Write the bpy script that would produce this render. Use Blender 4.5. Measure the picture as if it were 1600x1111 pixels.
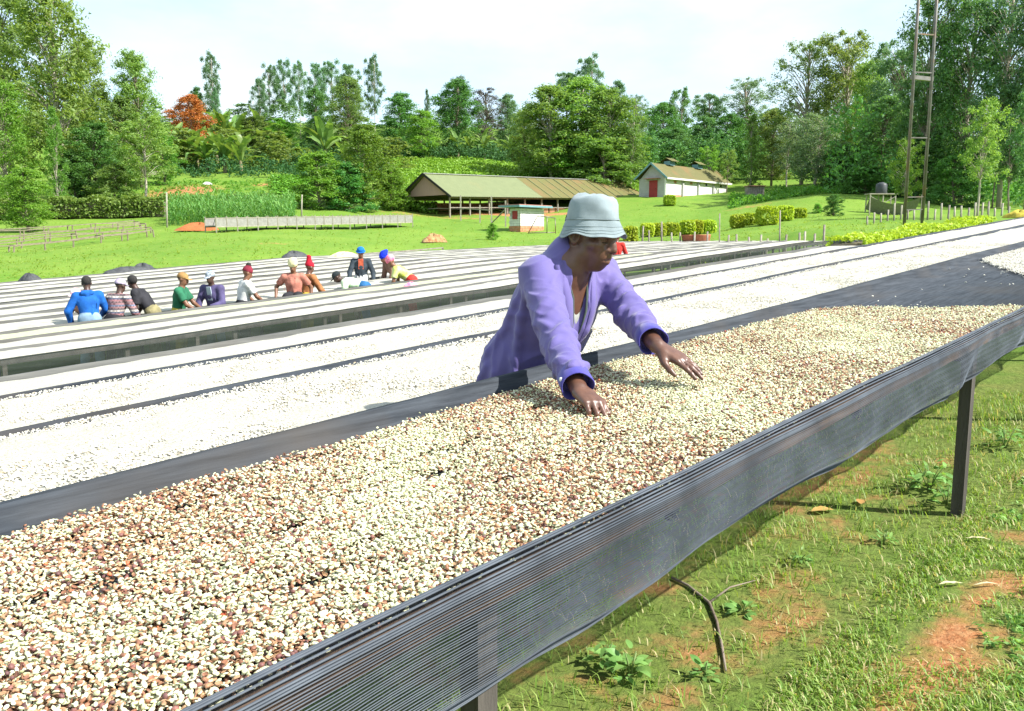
import bpy, math, random
import numpy as np
from mathutils import Vector, Matrix

for _o in list(bpy.data.objects):
    bpy.data.objects.remove(_o, do_unlink=True)
scene = bpy.context.scene
COL = scene.collection
R = math.radians

# ------------------------------------------------------------ camera
PITCH = math.atan(180.0 / 1300.0)
CT, ST = math.cos(PITCH), math.sin(PITCH)
cam_data = bpy.data.cameras.new('camera')
cam_data.sensor_width = 36.0
cam_data.lens = 36.0 * 1300.0 / 1600.0
cam_data.clip_start = 0.05
cam_data.clip_end = 3000.0
cam = bpy.data.objects.new('camera', cam_data)
cam.location = (0, 0, 0)
cam.rotation_euler = (math.pi / 2 - PITCH, 0, 0)
COL.objects.link(cam)
scene.camera = cam

# ------------------------------------------------------------ sky and sun
SUN_EL, SUN_AZ = R(43), R(112)          # azimuth clockwise from +Y (the viewing direction)
world = bpy.data.worlds.new('World')
scene.world = world
world.use_nodes = True
nt = world.node_tree
nt.nodes.clear()
wo = nt.nodes.new('ShaderNodeOutputWorld')
bg = nt.nodes.new('ShaderNodeBackground')
sky = nt.nodes.new('ShaderNodeTexSky')
sky.sky_type = 'NISHITA'
sky.sun_disc = False
sky.sun_elevation = SUN_EL
sky.sun_rotation = SUN_AZ
sky.altitude = 1700
sky.air_density = 1.0
sky.dust_density = 2.2
sky.ozone_density = 1.0
wtc = nt.nodes.new('ShaderNodeTexCoord')
wmap = nt.nodes.new('ShaderNodeMapping')
wmap.inputs['Scale'].default_value = (1.0, 1.0, 2.6)
wn = nt.nodes.new('ShaderNodeTexNoise')
wn.inputs['Scale'].default_value = 2.3
wn.inputs['Detail'].default_value = 7.0
wn.inputs['Roughness'].default_value = 0.55
wr = nt.nodes.new('ShaderNodeValToRGB')
wr.color_ramp.elements[0].position = 0.42
wr.color_ramp.elements[1].position = 0.62
wr.color_ramp.elements[0].color = (0.36, 0.36, 0.36, 1)
wmix = nt.nodes.new('ShaderNodeMix')
wmix.data_type = 'RGBA'
wmix.inputs['B'].default_value = (3.2, 3.75, 3.85, 1.0)
nt.links.new(wtc.outputs['Generated'], wmap.inputs['Vector'])
nt.links.new(wmap.outputs['Vector'], wn.inputs['Vector'])
nt.links.new(wn.outputs['Fac'], wr.inputs['Fac'])
nt.links.new(wr.outputs['Color'], wmix.inputs['Factor'])
nt.links.new(sky.outputs['Color'], wmix.inputs['A'])
nt.links.new(wmix.outputs['Result'], bg.inputs['Color'])
bg.inputs['Strength'].default_value = 0.15
nt.links.new(bg.outputs['Background'], wo.inputs['Surface'])

sun_data = bpy.data.lights.new('sun', 'SUN')
sun_data.energy = 4.9
sun_data.angle = R(0.53)
sun_data.color = (1.0, 0.96, 0.89)
sun = bpy.data.objects.new('sun', sun_data)
_sd = Vector((math.sin(SUN_AZ) * math.cos(SUN_EL), math.cos(SUN_AZ) * math.cos(SUN_EL), math.sin(SUN_EL)))
sun.rotation_euler = _sd.to_track_quat('Z', 'Y').to_euler()
sun.location = (30, -10, 40)
COL.objects.link(sun)

scene.view_settings.view_transform = 'Standard'
scene.view_settings.look = 'None'
scene.view_settings.exposure = 1.12
scene.view_settings.gamma = 1.0
scene.view_settings.use_curve_mapping = False
scene.render.engine = 'CYCLES'
scene.cycles.use_denoising = True
scene.cycles.max_bounces = 6
scene.cycles.diffuse_bounces = 3
scene.cycles.glossy_bounces = 2
scene.cycles.transparent_max_bounces = 10
scene.cycles.transmission_bounces = 3
scene.cycles.caustics_reflective = False
scene.cycles.caustics_refractive = False
# ------------------------------------------------------------ layout helpers
def ray(px, py):
    a = (px - 800.0) / 1300.0
    b = (py - 555.5) / 1300.0
    return np.array([a, CT - b * ST, -ST - b * CT])

_ud = ray(2050, 260)
_uh = _ud[:2] / np.hypot(*_ud[:2])
UX, UY = _uh                       # along the drying beds
VX, VY = -UY, UX                   # across the beds, away from the camera
USL = _ud[2] / np.hypot(*_ud[:2])  # beds climb along u

def uv(U, V):
    return np.array([UX * U + VX * V, UY * U + VY * V])

def touv(x, y):
    return x * UX + y * UY, x * VX + y * VY

def onV(px, py, V):
    r = ray(px, py)
    return r * (V / (r[0] * VX + r[1] * VY))

def at(px, d):
    """ground point seen in image column px at forward distance d"""
    x = (px - 800.0) / 1300.0 * d * CT
    for _ in range(3):
        z = float(zg(x, d))
        x = (px - 800.0) / 1300.0 * (d * CT - z * ST)
    return np.array([x, d, float(zg(x, d))])

def zat(py, d):
    r = ray(800, py)
    return d * r[2] / r[1]

def atpix(px, py, lo=0.4, hi=12.0):
    """near ground point seen at a pixel"""
    for _ in range(40):
        m = (lo + hi) / 2
        p = at(px, m)
        dep = p[1] * CT - p[2] * ST
        if 555.5 - 1300 * (p[1] * ST + p[2] * CT) / dep > py: lo = m
        else: hi = m
    return at(px, (lo + hi) / 2)

def sstep(x, a, b):
    t = np.clip((x - a) / (b - a), 0, 1)
    return t * t * (3 - 2 * t)

def nz(x, y, s=1.0, seed=0.0):
    """cheap smooth pseudo-noise in -1..1"""
    x = np.asarray(x) * s + seed * 1.7
    y = np.asarray(y) * s - seed * 2.3
    return (np.sin(1.3 * x + 1.9 * np.sin(0.7 * y + seed)) + np.sin(1.7 * y + 1.3 * np.sin(1.1 * x + 2 * seed))
            + 0.6 * np.sin(2.9 * x - 2.3 * y + seed) + 0.4 * np.sin(4.7 * y + 3.9 * x)) / 3.0

# ------------------------------------------------------------ mesh helpers
def mesh_np(name, verts, faces, smooth=False):
    """verts (n,3), faces (m,k) with one k, or a list of index lists"""
    me = bpy.data.meshes.new(name)
    verts = np.asarray(verts, dtype=np.float32).reshape(-1, 3)
    if isinstance(faces, np.ndarray):
        k = faces.shape[1]
        me.vertices.add(len(verts))
        me.vertices.foreach_set('co', verts.ravel())
        me.loops.add(faces.size)
        me.loops.foreach_set('vertex_index', faces.astype(np.int32).ravel())
        me.polygons.add(len(faces))
        me.polygons.foreach_set('loop_start', np.arange(0, faces.size, k, dtype=np.int32))
        me.polygons.foreach_set('loop_total', np.full(len(faces), k, dtype=np.int32))
        me.update(calc_edges=True)
        me.validate()
    else:
        me.from_pydata([tuple(map(float, v)) for v in verts], [], faces)
        me.update()
    if smooth:
        me.polygons.foreach_set('use_smooth', np.ones(len(me.polygons), dtype=bool))
    return me

class MB:
    """collects shapes of ONE part"""
    def __init__(self):
        self.v, self.f, self.n = [], [], 0
    def add(self, v, f):
        v = np.asarray(v, dtype=float).reshape(-1, 3)
        self.v.append(v)
        self.f += [[i + self.n for i in q] for q in f]
        self.n += len(v)
        return self
    def box(self, c, s, ax=None):
        c = np.asarray(c, float)
        h = np.asarray(s, float) / 2
        A = np.eye(3) if ax is None else np.asarray(ax, float)
        v = [c + A[0] * (sx * h[0]) + A[1] * (sy * h[1]) + A[2] * (sz * h[2])
             for sz in (-1, 1) for sy in (-1, 1) for sx in (-1, 1)]
        return self.add(v, [[0, 2, 3, 1], [4, 5, 7, 6], [0, 1, 5, 4], [2, 6, 7, 3], [0, 4, 6, 2], [1, 3, 7, 5]])
    def bar(self, a, b, w, h=None):
        a, b = np.asarray(a, float), np.asarray(b, float)
        d = b - a
        L = np.linalg.norm(d)
        d = d / L
        up = np.array([0, 0, 1.0]) if abs(d[2]) < 0.9 else np.array([1.0, 0, 0])
        s = np.cross(d, up); s /= np.linalg.norm(s)
        t = np.cross(s, d)
        return self.box((a + b) / 2, (L, w, h or w), (d, s, t))
    def tube(self, pts, rad, n=8, cap=True):
        pts = np.asarray(pts, float)
        rad = np.broadcast_to(np.asarray(rad, float), (len(pts),))
        t = np.gradient(pts, axis=0)
        t /= np.linalg.norm(t, axis=1)[:, None] + 1e-9
        ref = np.array([0, 0, 1.0]) if abs(t[0][2]) < 0.9 else np.array([1.0, 0, 0])
        v = []
        s = np.cross(t[0], ref); s /= np.linalg.norm(s)
        for i in range(len(pts)):
            s = s - t[i] * np.dot(s, t[i]); s /= np.linalg.norm(s)
            w = np.cross(t[i], s)
            for k in range(n):
                a = 2 * math.pi * k / n
                v.append(pts[i] + rad[i] * (math.cos(a) * s + math.sin(a) * w))
        f = []
        for i in range(len(pts) - 1):
            for k in range(n):
                a, b = i * n + k, i * n + (k + 1) % n
                f.append([a, b, b + n, a + n])
        if cap:
            f.append(list(range(n))[::-1])
            f.append([(len(pts) - 1) * n + k for k in range(n)])
        return self.add(v, f)
    def quad(self, a, b, c, d):
        return self.add([a, b, c, d], [[0, 1, 2, 3]])
    def build(self, name, mat, parent=None, smooth=False, loc=None):
        v = np.concatenate(self.v)
        if loc is not None:
            v = v - np.asarray(loc, float)
        me = bpy.data.meshes.new(name)
        me.from_pydata(v.tolist(), [], self.f)
        me.update()
        if smooth:
            me.polygons.foreach_set('use_smooth', np.ones(len(me.polygons), dtype=bool))
        return link(name, me, mat, parent, loc if parent is None else None)

def link(name, me, mat=None, parent=None, loc=None):
    o = bpy.data.objects.new(name, me)
    if mat is not None and len(me.materials) == 0:
        me.materials.append(mat)
    COL.objects.link(o)
    if parent is not None:
        o.parent = parent
    if loc is not None:
        o.location = tuple(map(float, loc))
    return o

def tag(o, label=None, cat=None, group=None, kind=None):
    if label: o['label'] = label
    if cat: o['category'] = cat
    if group: o['group'] = group
    if kind: o['kind'] = kind
    return o

def thing(name, loc, label, cat, group=None, rz=0.0):
    o = bpy.data.objects.new(name, None)
    o.empty_display_size = 0.1
    COL.objects.link(o)
    o.location = tuple(map(float, loc))
    o.rotation_euler = (0, 0, rz)
    return tag(o, label, cat, group)

def copy_child(src, parent, loc=None, rot=None, scale=None):
    c = src.copy()
    COL.objects.link(c)
    c.parent = parent
    if loc is not None: c.location = tuple(map(float, loc))
    if rot is not None: c.rotation_euler = tuple(map(float, rot))
    if scale is not None: c.scale = tuple(map(float, scale))
    return c

# ------------------------------------------------------------ materials
def _nodes(name):
    m = bpy.data.materials.new(name)
    m.use_nodes = True
    n = m.node_tree
    n.nodes.clear()
    out = n.nodes.new('ShaderNodeOutputMaterial')
    return m, n, out

def _noise(n, scale, detail=4, rough=0.55, stretch=None, coord='Object', rotz=0.0):
    tc = n.nodes.new('ShaderNodeTexCoord')
    t = n.nodes.new('ShaderNodeTexNoise')
    t.inputs['Scale'].default_value = scale
    t.inputs['Detail'].default_value = detail
    t.inputs['Roughness'].default_value = rough
    mp = n.nodes.new('ShaderNodeMapping')
    mp.inputs['Rotation'].default_value = (0, 0, rotz)
    mp2 = n.nodes.new('ShaderNodeMapping')
    mp2.inputs['Scale'].default_value = stretch or (1, 1, 1)
    n.links.new(tc.outputs[coord], mp.inputs['Vector'])
    n.links.new(mp.outputs['Vector'], mp2.inputs['Vector'])
    n.links.new(mp2.outputs['Vector'], t.inputs['Vector'])
    return t

def _mix(n, fac, a, b, blend='MIX'):
    m = n.nodes.new('ShaderNodeMix')
    m.data_type = 'RGBA'
    m.blend_type = blend
    for sock, val in (('Factor', fac), ('A', a), ('B', b)):
        if hasattr(val, 'links') or hasattr(val, 'is_linked'):
            n.links.new(val, m.inputs[sock])
        elif sock == 'Factor':
            m.inputs[sock].default_value = val
        else:
            m.inputs[sock].default_value = tuple(val[:3]) + (1.0,)
    return m.outputs['Result']

def _ramp(n, src, p0, p1):
    r = n.nodes.new('ShaderNodeMapRange')
    r.inputs['From Min'].default_value = p0
    r.inputs['From Max'].default_value = p1
    n.links.new(src, r.inputs['Value'])
    return r.outputs['Result']

def pm(name, c1, c2=None, scale=6.0, rough=0.7, bump=0.0, bscale=None, spec=0.4, stretch=None, p=(0.35, 0.65),
       metal=0.0, rotz=0.0, c3=None, scale3=0.8, p3=(0.5, 0.7), bdist=0.02, sheen=0.0, crease=0.0, cscale=7.0):
    """procedural surface: two tones from noise, optional large stain tone, optional relief"""
    m, n, out = _nodes(name)
    b = n.nodes.new('ShaderNodeBsdfPrincipled')
    b.inputs['Roughness'].default_value = rough
    b.inputs['Specular IOR Level'].default_value = spec
    b.inputs['Metallic'].default_value = metal
    if sheen:
        b.inputs['Sheen Weight'].default_value = sheen
    n.links.new(b.outputs['BSDF'], out.inputs['Surface'])
    t = _noise(n, scale, 5, 0.6, stretch, rotz=rotz)
    col = _mix(n, _ramp(n, t.outputs['Fac'], *p), c1, c2 or tuple(0.75 * k for k in c1))
    if c3:
        t3 = _noise(n, scale3, 4, 0.6)
        col = _mix(n, _ramp(n, t3.outputs['Fac'], *p3), col, c3)
    n.links.new(col, b.inputs['Base Color'])
    if crease:
        tcr = _noise(n, cscale, 3, 0.5)
        tcr.noise_type = 'RIDGED_MULTIFRACTAL'
        tcr.inputs['Distortion'].default_value = 0.9
        bc = n.nodes.new('ShaderNodeBump')
        bc.inputs['Strength'].default_value = crease; bc.inputs['Distance'].default_value = 0.012
        n.links.new(tcr.outputs['Fac'], bc.inputs['Height'])
        if not bump:
            n.links.new(bc.outputs['Normal'], b.inputs['Normal'])
    if bump:
        t2 = _noise(n, bscale or scale * 3, 6, 0.65, stretch, rotz=rotz)
        bp = n.nodes.new('ShaderNodeBump')
        bp.inputs['Strength'].default_value = bump
        bp.inputs['Distance'].default_value = bdist
        n.links.new(t2.outputs['Fac'], bp.inputs['Height'])
        if crease:
            n.links.new(bc.outputs['Normal'], bp.inputs['Normal'])
        n.links.new(bp.outputs['Normal'], b.inputs['Normal'])
    return m

def leafm(name, cA, cB, trans=0.4, rough=0.5, cC=None, pC=0.9, spec=0.35):
    """leaf: colour varies by leaf and by plant; lets light through"""
    m, n, out = _nodes(name)
    geo = n.nodes.new('ShaderNodeNewGeometry')
    oi = n.nodes.new('ShaderNodeObjectInfo')
    col = _mix(n, geo.outputs['Random Per Island'], cA, cB)
    if cC:
        gt = n.nodes.new('ShaderNodeMath'); gt.operation = 'GREATER_THAN'
        mul = n.nodes.new('ShaderNodeMath'); mul.operation = 'MULTIPLY_ADD'
        mul.inputs[1].default_value = 7.31; mul.inputs[2].default_value = 0.17
        fr = n.nodes.new('ShaderNodeMath'); fr.operation = 'FRACT'
        n.links.new(geo.outputs['Random Per Island'], mul.inputs[0])
        n.links.new(mul.outputs[0], fr.inputs[0])
        n.links.new(fr.outputs[0], gt.inputs[0])
        gt.inputs[1].default_value = pC
        col = _mix(n, gt.outputs[0], col, cC)
    hsv = n.nodes.new('ShaderNodeHueSaturation')
    mr = n.nodes.new('ShaderNodeMapRange')
    mr.inputs['To Min'].default_value = 0.485; mr.inputs['To Max'].default_value = 0.515
    n.links.new(oi.outputs['Random'], mr.inputs['Value'])
    n.links.new(mr.outputs['Result'], hsv.inputs['Hue'])
    mv = n.nodes.new('ShaderNodeMapRange')
    mv.inputs['To Min'].default_value = 0.85; mv.inputs['To Max'].default_value = 1.2
    ml = n.nodes.new('ShaderNodeMath'); ml.operation = 'MULTIPLY'; ml.inputs[1].default_value = 5.77
    f2 = n.nodes.new('ShaderNodeMath'); f2.operation = 'FRACT'
    n.links.new(oi.outputs['Random'], ml.inputs[0]); n.links.new(ml.outputs[0], f2.inputs[0])
    n.links.new(f2.outputs[0], mv.inputs['Value'])
    n.links.new(mv.outputs['Result'], hsv.inputs['Value'])
    n.links.new(col, hsv.inputs['Color'])
    b = n.nodes.new('ShaderNodeBsdfPrincipled')
    b.inputs['Roughness'].default_value = rough
    b.inputs['Specular IOR Level'].default_value = spec
    n.links.new(hsv.outputs['Color'], b.inputs['Base Color'])
    tr = n.nodes.new('ShaderNodeBsdfTranslucent')
    tcol = _mix(n, 1.0, hsv.outputs['Color'], (1.25, 1.2, 0.55), 'MULTIPLY')
    n.links.new(tcol, tr.inputs['Color'])
    mx = n.nodes.new('ShaderNodeMixShader')
    mx.inputs[0].default_value = trans
    n.links.new(b.outputs['BSDF'], mx.inputs[1]); n.links.new(tr.outputs['BSDF'], mx.inputs[2])
    n.links.new(mx.outputs[0], out.inputs['Surface'])
    return m

# ------------------------------------------------------------ soft solids (distance fields turned into one continuous surface)
class Field:
    def __init__(self, lo, hi, h):
        self.h = h
        self.lo = np.asarray(lo, float)
        n = np.ceil((np.asarray(hi, float) - self.lo) / h).astype(int) + 1
        self.ax = [(self.lo[i] + h * np.arange(n[i])).astype(np.float32) for i in range(3)]
        self.F = np.full(tuple(n), 1.0, np.float32)
    def reg(self, pts, pad):
        pts = np.asarray(pts, float)
        a = np.floor((pts.min(0) - pad - self.lo) / self.h).astype(int)
        b = np.ceil((pts.max(0) + pad - self.lo) / self.h).astype(int) + 1
        a = np.clip(a, 0, np.array(self.F.shape) - 1); b = np.clip(b, 1, np.array(self.F.shape))
        sl = tuple(slice(int(a[i]), int(max(b[i], a[i] + 1))) for i in range(3))
        X = self.ax[0][sl[0]][:, None, None]; Y = self.ax[1][sl[1]][None, :, None]; Z = self.ax[2][sl[2]][None, None, :]
        return sl, X, Y, Z
    def put(self, sl, d, k, op='u'):
        a = self.F[sl]
        if op == 'u':
            if k > 0:
                h = np.maximum(k - np.abs(a - d), 0) / k
                self.F[sl] = np.minimum(a, d) - h * h * k * 0.25
            else:
                self.F[sl] = np.minimum(a, d)
        else:
            d = -d
            if k > 0:
                h = np.maximum(k - np.abs(a - d), 0) / k
                self.F[sl] = np.maximum(a, d) + h * h * k * 0.25
            else:
                self.F[sl] = np.maximum(a, d)
    def cone(self, a, b, ra, rb, k=0.02, flat=None, ff=1.0, op='u', cut=None):
        """tapered capsule; flat/ff squash it along an axis; cut=(point, normal) trims it square"""
        a, b = np.asarray(a, float), np.asarray(b, float)
        rm = max(ra, rb)
        sl, X, Y, Z = self.reg([a, b], rm + k + 2.5 * self.h)
        ab = b - a
        L2 = float(ab @ ab) + 1e-12
        dx, dy, dz = X - a[0], Y - a[1], Z - a[2]
        t = np.clip((dx * ab[0] + dy * ab[1] + dz * ab[2]) / L2, 0, 1)
        ex, ey, ez = dx - t * ab[0], dy - t * ab[1], dz - t * ab[2]
        q = ex * ex + ey * ey + ez * ez
        if flat is not None:
            f = np.asarray(flat, float); f = f / np.linalg.norm(f)
            c = ex * f[0] + ey * f[1] + ez * f[2]
            q = q + c * c * (ff * ff - 1)
        d = np.sqrt(q) - (ra + t * (rb - ra))
        if cut is not None:
            p, nn = np.asarray(cut[0], float), np.asarray(cut[1], float)
            d = np.maximum(d, (X - p[0]) * nn[0] + (Y - p[1]) * nn[1] + (Z - p[2]) * nn[2])
        self.put(sl, d.astype(np.float32), k, op)
        return self
    def ell(self, c, r, A=None, k=0.02, op='u'):
        c = np.asarray(c, float); r = np.asarray(r, float)
        A = np.eye(3) if A is None else np.asarray(A, float)
        sl, X, Y, Z = self.reg([c], r.max() + k + 2.5 * self.h)
        dx, dy, dz = X - c[0], Y - c[1], Z - c[2]
        k0 = 0; k1 = 0
        for i in range(3):
            q = dx * A[i][0] + dy * A[i][1] + dz * A[i][2]
            k0 = k0 + (q / r[i]) ** 2
            k1 = k1 + (q / r[i] ** 2) ** 2
        k0 = np.sqrt(k0); k1 = np.sqrt(k1) + 1e-6
        self.put(sl, (k0 * (k0 - 1) / k1).astype(np.float32), k, op)
        return self
    def chain(self, pts, rad, k=0.02, **kw):
        for i in range(len(pts) - 1):
            self.cone(pts[i], pts[i + 1], rad[i], rad[i + 1], k, **kw)
        return self
    def mesh(self, smooth=1):
        F = self.F
        s = F < 0
        nx, ny, nz_ = F.shape
        cnt = np.zeros((nx - 1, ny - 1, nz_ - 1), np.int8)
        for i in (0, 1):
            for j in (0, 1):
                for k in (0, 1):
                    cnt += s[i:nx - 1 + i, j:ny - 1 + j, k:nz_ - 1 + k]
        act = np.argwhere((cnt > 0) & (cnt < 8))
        idx = np.full(cnt.shape, -1, np.int32)
        idx[act[:, 0], act[:, 1], act[:, 2]] = np.arange(len(act))
        co = np.array([(i, j, k) for i in (0, 1) for j in (0, 1) for k in (0, 1)])
        val = np.stack([F[act[:, 0] + c[0], act[:, 1] + c[1], act[:, 2] + c[2]] for c in co], 1)
        pos = np.zeros((len(act), 3)); w = np.zeros(len(act))
        for a in range(8):
            for b in range(a + 1, 8):
                if np.abs(co[a] - co[b]).sum() != 1:
                    continue
                m = (val[:, a] < 0) != (val[:, b] < 0)
                t = val[m, a] / (val[m, a] - val[m, b])
                pos[m] += co[a] + t[:, None] * (co[b] - co[a])
                w[m] += 1
        v = self.lo + self.h * (act + pos / w[:, None])
        faces = []
        for axis in range(3):
            o1, o2 = [(1, 2), (2, 0), (0, 1)][axis]
            d = np.zeros(3, int); d[axis] = 1
            A = s[:nx - d[0], :ny - d[1], :nz_ - d[2]]; B = s[d[0]:, d[1]:, d[2]:]
            e = np.argwhere(A != B)
            e = e[(e[:, o1] > 0) & (e[:, o2] > 0) & (e[:, o1] < cnt.shape[o1]) & (e[:, o2] < cnt.shape[o2])]
            flip = ~A[e[:, 0], e[:, 1], e[:, 2]]
            q = []
            for (p1, p2) in ((1, 1), (0, 1), (0, 0), (1, 0)):
                g = e.copy(); g[:, o1] -= p1; g[:, o2] -= p2
                q.append(idx[g[:, 0], g[:, 1], g[:, 2]])
            q = np.stack(q, 1)
            q[flip] = q[flip][:, ::-1]
            faces.append(q)
        f = np.concatenate(faces)
        f = f[(f >= 0).all(1)]
        for _ in range(smooth):
            acc = np.zeros_like(v); c = np.zeros(len(v))
            for a in range(4):
                np.add.at(acc, f[:, a], v[f[:, (a + 1) % 4]]); np.add.at(c, f[:, a], 1)
                np.add.at(acc, f[:, a], v[f[:, (a + 3) % 4]]); np.add.at(c, f[:, a], 1)
            v = 0.5 * v + 0.5 * acc / np.maximum(c, 1)[:, None]
        return v, f
    def build(self, name, mat, parent=None, smooth=1, loc=None):
        v, f = self.mesh(smooth)
        if loc is not None:
            v = v - np.asarray(loc, float)
        return link(name, mesh_np(name, v, f, True), mat, parent, loc if parent is None else None)
# ------------------------------------------------------------ terrain
VT = np.array([-8, -3, 0.95, 1.99, 3.74, 5.49, 7.24, 9.8, 11.5, 13.2, 20, 30, 60.])
ZT = np.array([0.1, -0.3, -0.60, -0.60, -0.82, -1.0, -1.17, -1.29, -1.40, -1.50, -1.70, -1.83, -2.0])   # rim height of a bed at U = 0
VG = np.array([-30, -8, -3, 0.95, 2.25, 4.0, 5.8, 7.6, 8.6, 10.0, 11.8, 13.5, 20, 30, 60.])
ZG = np.array([0.6, -0.60, -1.05, -1.41, -1.47, -1.66, -1.80, -1.95, -2.06, -2.15, -2.28, -2.40, -2.55, -2.66, -2.8])

def urise(U, V):
    U = np.asarray(U, float)
    return USL * np.clip(U, -15, 60) - 0.035 * np.maximum(0, U - 18) * sstep(V, 8, 14)

def zrim(U, V):
    return np.interp(V, VT, ZT) + urise(U, V)

COLS = [
    (-500, [(30, 440), (50, 392), (62, 362), (75, 338), (90, 308), (120, 262), (160, 222), (230, 185)]),
    (0,    [(30, 442), (50, 392), (62, 362), (75, 338), (90, 304), (120, 258), (160, 215), (230, 185)]),
    (400,  [(30, 420), (38, 402), (52, 368), (66, 350), (80, 322), (95, 292), (130, 252), (170, 215), (240, 190)]),
    (720,  [(38, 404), (45, 393), (60, 368), (72, 350), (82, 341), (95, 325), (105, 285), (130, 250), (175, 225), (240, 198)]),
    (830,  [(40, 396), (48, 386), (58, 372), (65, 362), (78, 346), (95, 332), (105, 305), (130, 258), (180, 225), (240, 200)]),
    (1070, [(40, 380), (48, 374), (60, 362), (75, 345), (90, 325), (100, 308), (120, 300), (140, 272), (180, 240), (240, 210)]),
    (1300, [(28, 372), (34, 368), (50, 352), (65, 335), (80, 305), (95, 297), (120, 283), (180, 255), (240, 225)]),
    (1600, [(28, 346), (36, 342), (50, 338), (65, 333), (80, 325), (100, 312), (180, 272), (240, 235)]),
    (2300, [(28, 340), (50, 334), (80, 322), (100, 310), (180, 270), (240, 235)]),
]
_CP = np.array([c[0] for c in COLS], float)
EP = np.array([-2000, 0, 400, 720, 900, 1000, 1300, 1600, 2500.])
ED = np.array([30, 31, 36, 43, 46, 46, 33, 33, 30.])

def zfar(px, d):
    px = np.asarray(px, float); d = np.asarray(d, float)
    cols = []
    for _, prof in COLS:
        dd = np.array([p[0] for p in prof], float)
        zz = np.array([zat(p[1], p[0]) for p in prof])
        cols.append(np.interp(d, dd, zz))
    cols = np.stack(cols)
    i = np.clip(np.searchsorted(_CP, px) - 1, 0, len(_CP) - 2)
    t = np.clip((px - _CP[i]) / (_CP[i + 1] - _CP[i]), 0, 1)
    t = t * t * (3 - 2 * t)
    a = np.take_along_axis(cols, i[None], 0)[0]; b = np.take_along_axis(cols, (i + 1)[None], 0)[0]
    return a * (1 - t) + b * t

def zg(x, y):
    x = np.atleast_1d(np.asarray(x, float)); y = np.atleast_1d(np.asarray(y, float))
    U, V = touv(x, y)
    zt = np.interp(V, VG, ZG) + urise(U, V)
    yy = np.maximum(y, 1.0)
    px = 800 + 1300 * x / (yy * CT + 0.2)
    px = np.where(y < 1.0, np.where(x > 0, 2300, -500), np.clip(px, -500, 2300))
    e = np.interp(px, EP, ED)
    w = sstep(y, e - 1.5, e + 5.5)
    z = zt * (1 - w) + zfar(px, y) * w
    r = np.hypot(x, y)
    z = z + 0.012 * nz(x, y, 2.3) * sstep(r, 0.3, 1.0) * (1 - w) + w * (0.10 * nz(x, y, 0.55, 1.0) + 0.05 * nz(x, y, 1.6, 2.0)) * sstep(r, 30, 40)
    return z if z.size > 1 else z[0]

_ang = np.concatenate([np.linspace(-180, -45, 46)[:-1], np.linspace(-45, 45, 251), np.linspace(45, 180, 46)[1:]])
_rad = np.concatenate([[0.05], np.geomspace(0.35, 700, 210)])
_A, _Rr = np.meshgrid(np.radians(_ang), _rad, indexing='ij')
_gx, _gy = _Rr * np.sin(_A), _Rr * np.cos(_A)
_gz = zg(_gx.ravel(), _gy.ravel()).reshape(_gx.shape)
_na, _nr = _gx.shape
_i = (np.arange(_na - 1)[:, None] * _nr + np.arange(_nr - 1)[None]).ravel()
_f = np.stack([_i, _i + _nr, _i + _nr + 1, _i + 1], 1)
gme = mesh_np('ground', np.stack([_gx, _gy, _gz], -1).reshape(-1, 3), _f[:, ::-1].copy(), True)

# bare red earth: a soil map carried by the ground itself
def soilmap(x, y):
    x = np.asarray(x, float); y = np.asarray(y, float)
    s = np.zeros_like(x)
    for (px, d, rx, ry, a) in ((300, 92, 4.2, 5.0, .95), (255, 88, 2.5, 2.0, .6), (430, 97, 3.0, 2.0, .8), (310, 60, 1.6, 1.2, 1.0),
                               (408, 46, 2.2, 1.0, .55), (690, 83, 8.0, 1.6, .9), (780, 88, 8.0, 1.8, .9), (900, 92, 8.0, 1.6, .9), (150, 92, 4, 3, .5),
                               (1165, 82, 4.5, 3.0, .45), (668, 100, 1.5, 2.0, .6), (1050, 98, 7, 1.2, .6), (677, 52, 1.0, .8, .8), (830, 63, 2, .8, .6)):
        cx = (px - 800) / 1300 * d
        s = np.maximum(s, a * np.exp(-(((x - cx) / rx) ** 2 + ((y - d) / ry) ** 2)))
    U, V = touv(x, y)
    near = sstep(np.hypot(x, y), 7, 4.5)
    path = np.exp(-((V + 0.15 - 0.12 * np.sin(1.3 * U)) / 0.42) ** 2) * 0.19 * sstep(nz(x, y, 1.1, 4), -.4, .3) + 0.24 + 0.25 * np.exp(-((V - 0.66) / 0.12) ** 2) * (nz(x, y, 2.1, 5) > 0)
    s = np.maximum(s, near * path)
    s = np.maximum(s, 0.32 * sstep(V, 0.9, 1.1) * sstep(V, 2.6, 2.2) * near)
    return s
_sm = soilmap(_gx.ravel(), _gy.ravel())
att = gme.attributes.new('soil', 'FLOAT', 'POINT')
att.data.foreach_set('value', _sm.astype(np.float32))

att2 = gme.attributes.new('thatch', 'FLOAT', 'POINT')
att2.data.foreach_set('value', sstep(np.hypot(_gx.ravel(), _gy.ravel()), 10, 6).astype(np.float32))

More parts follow.
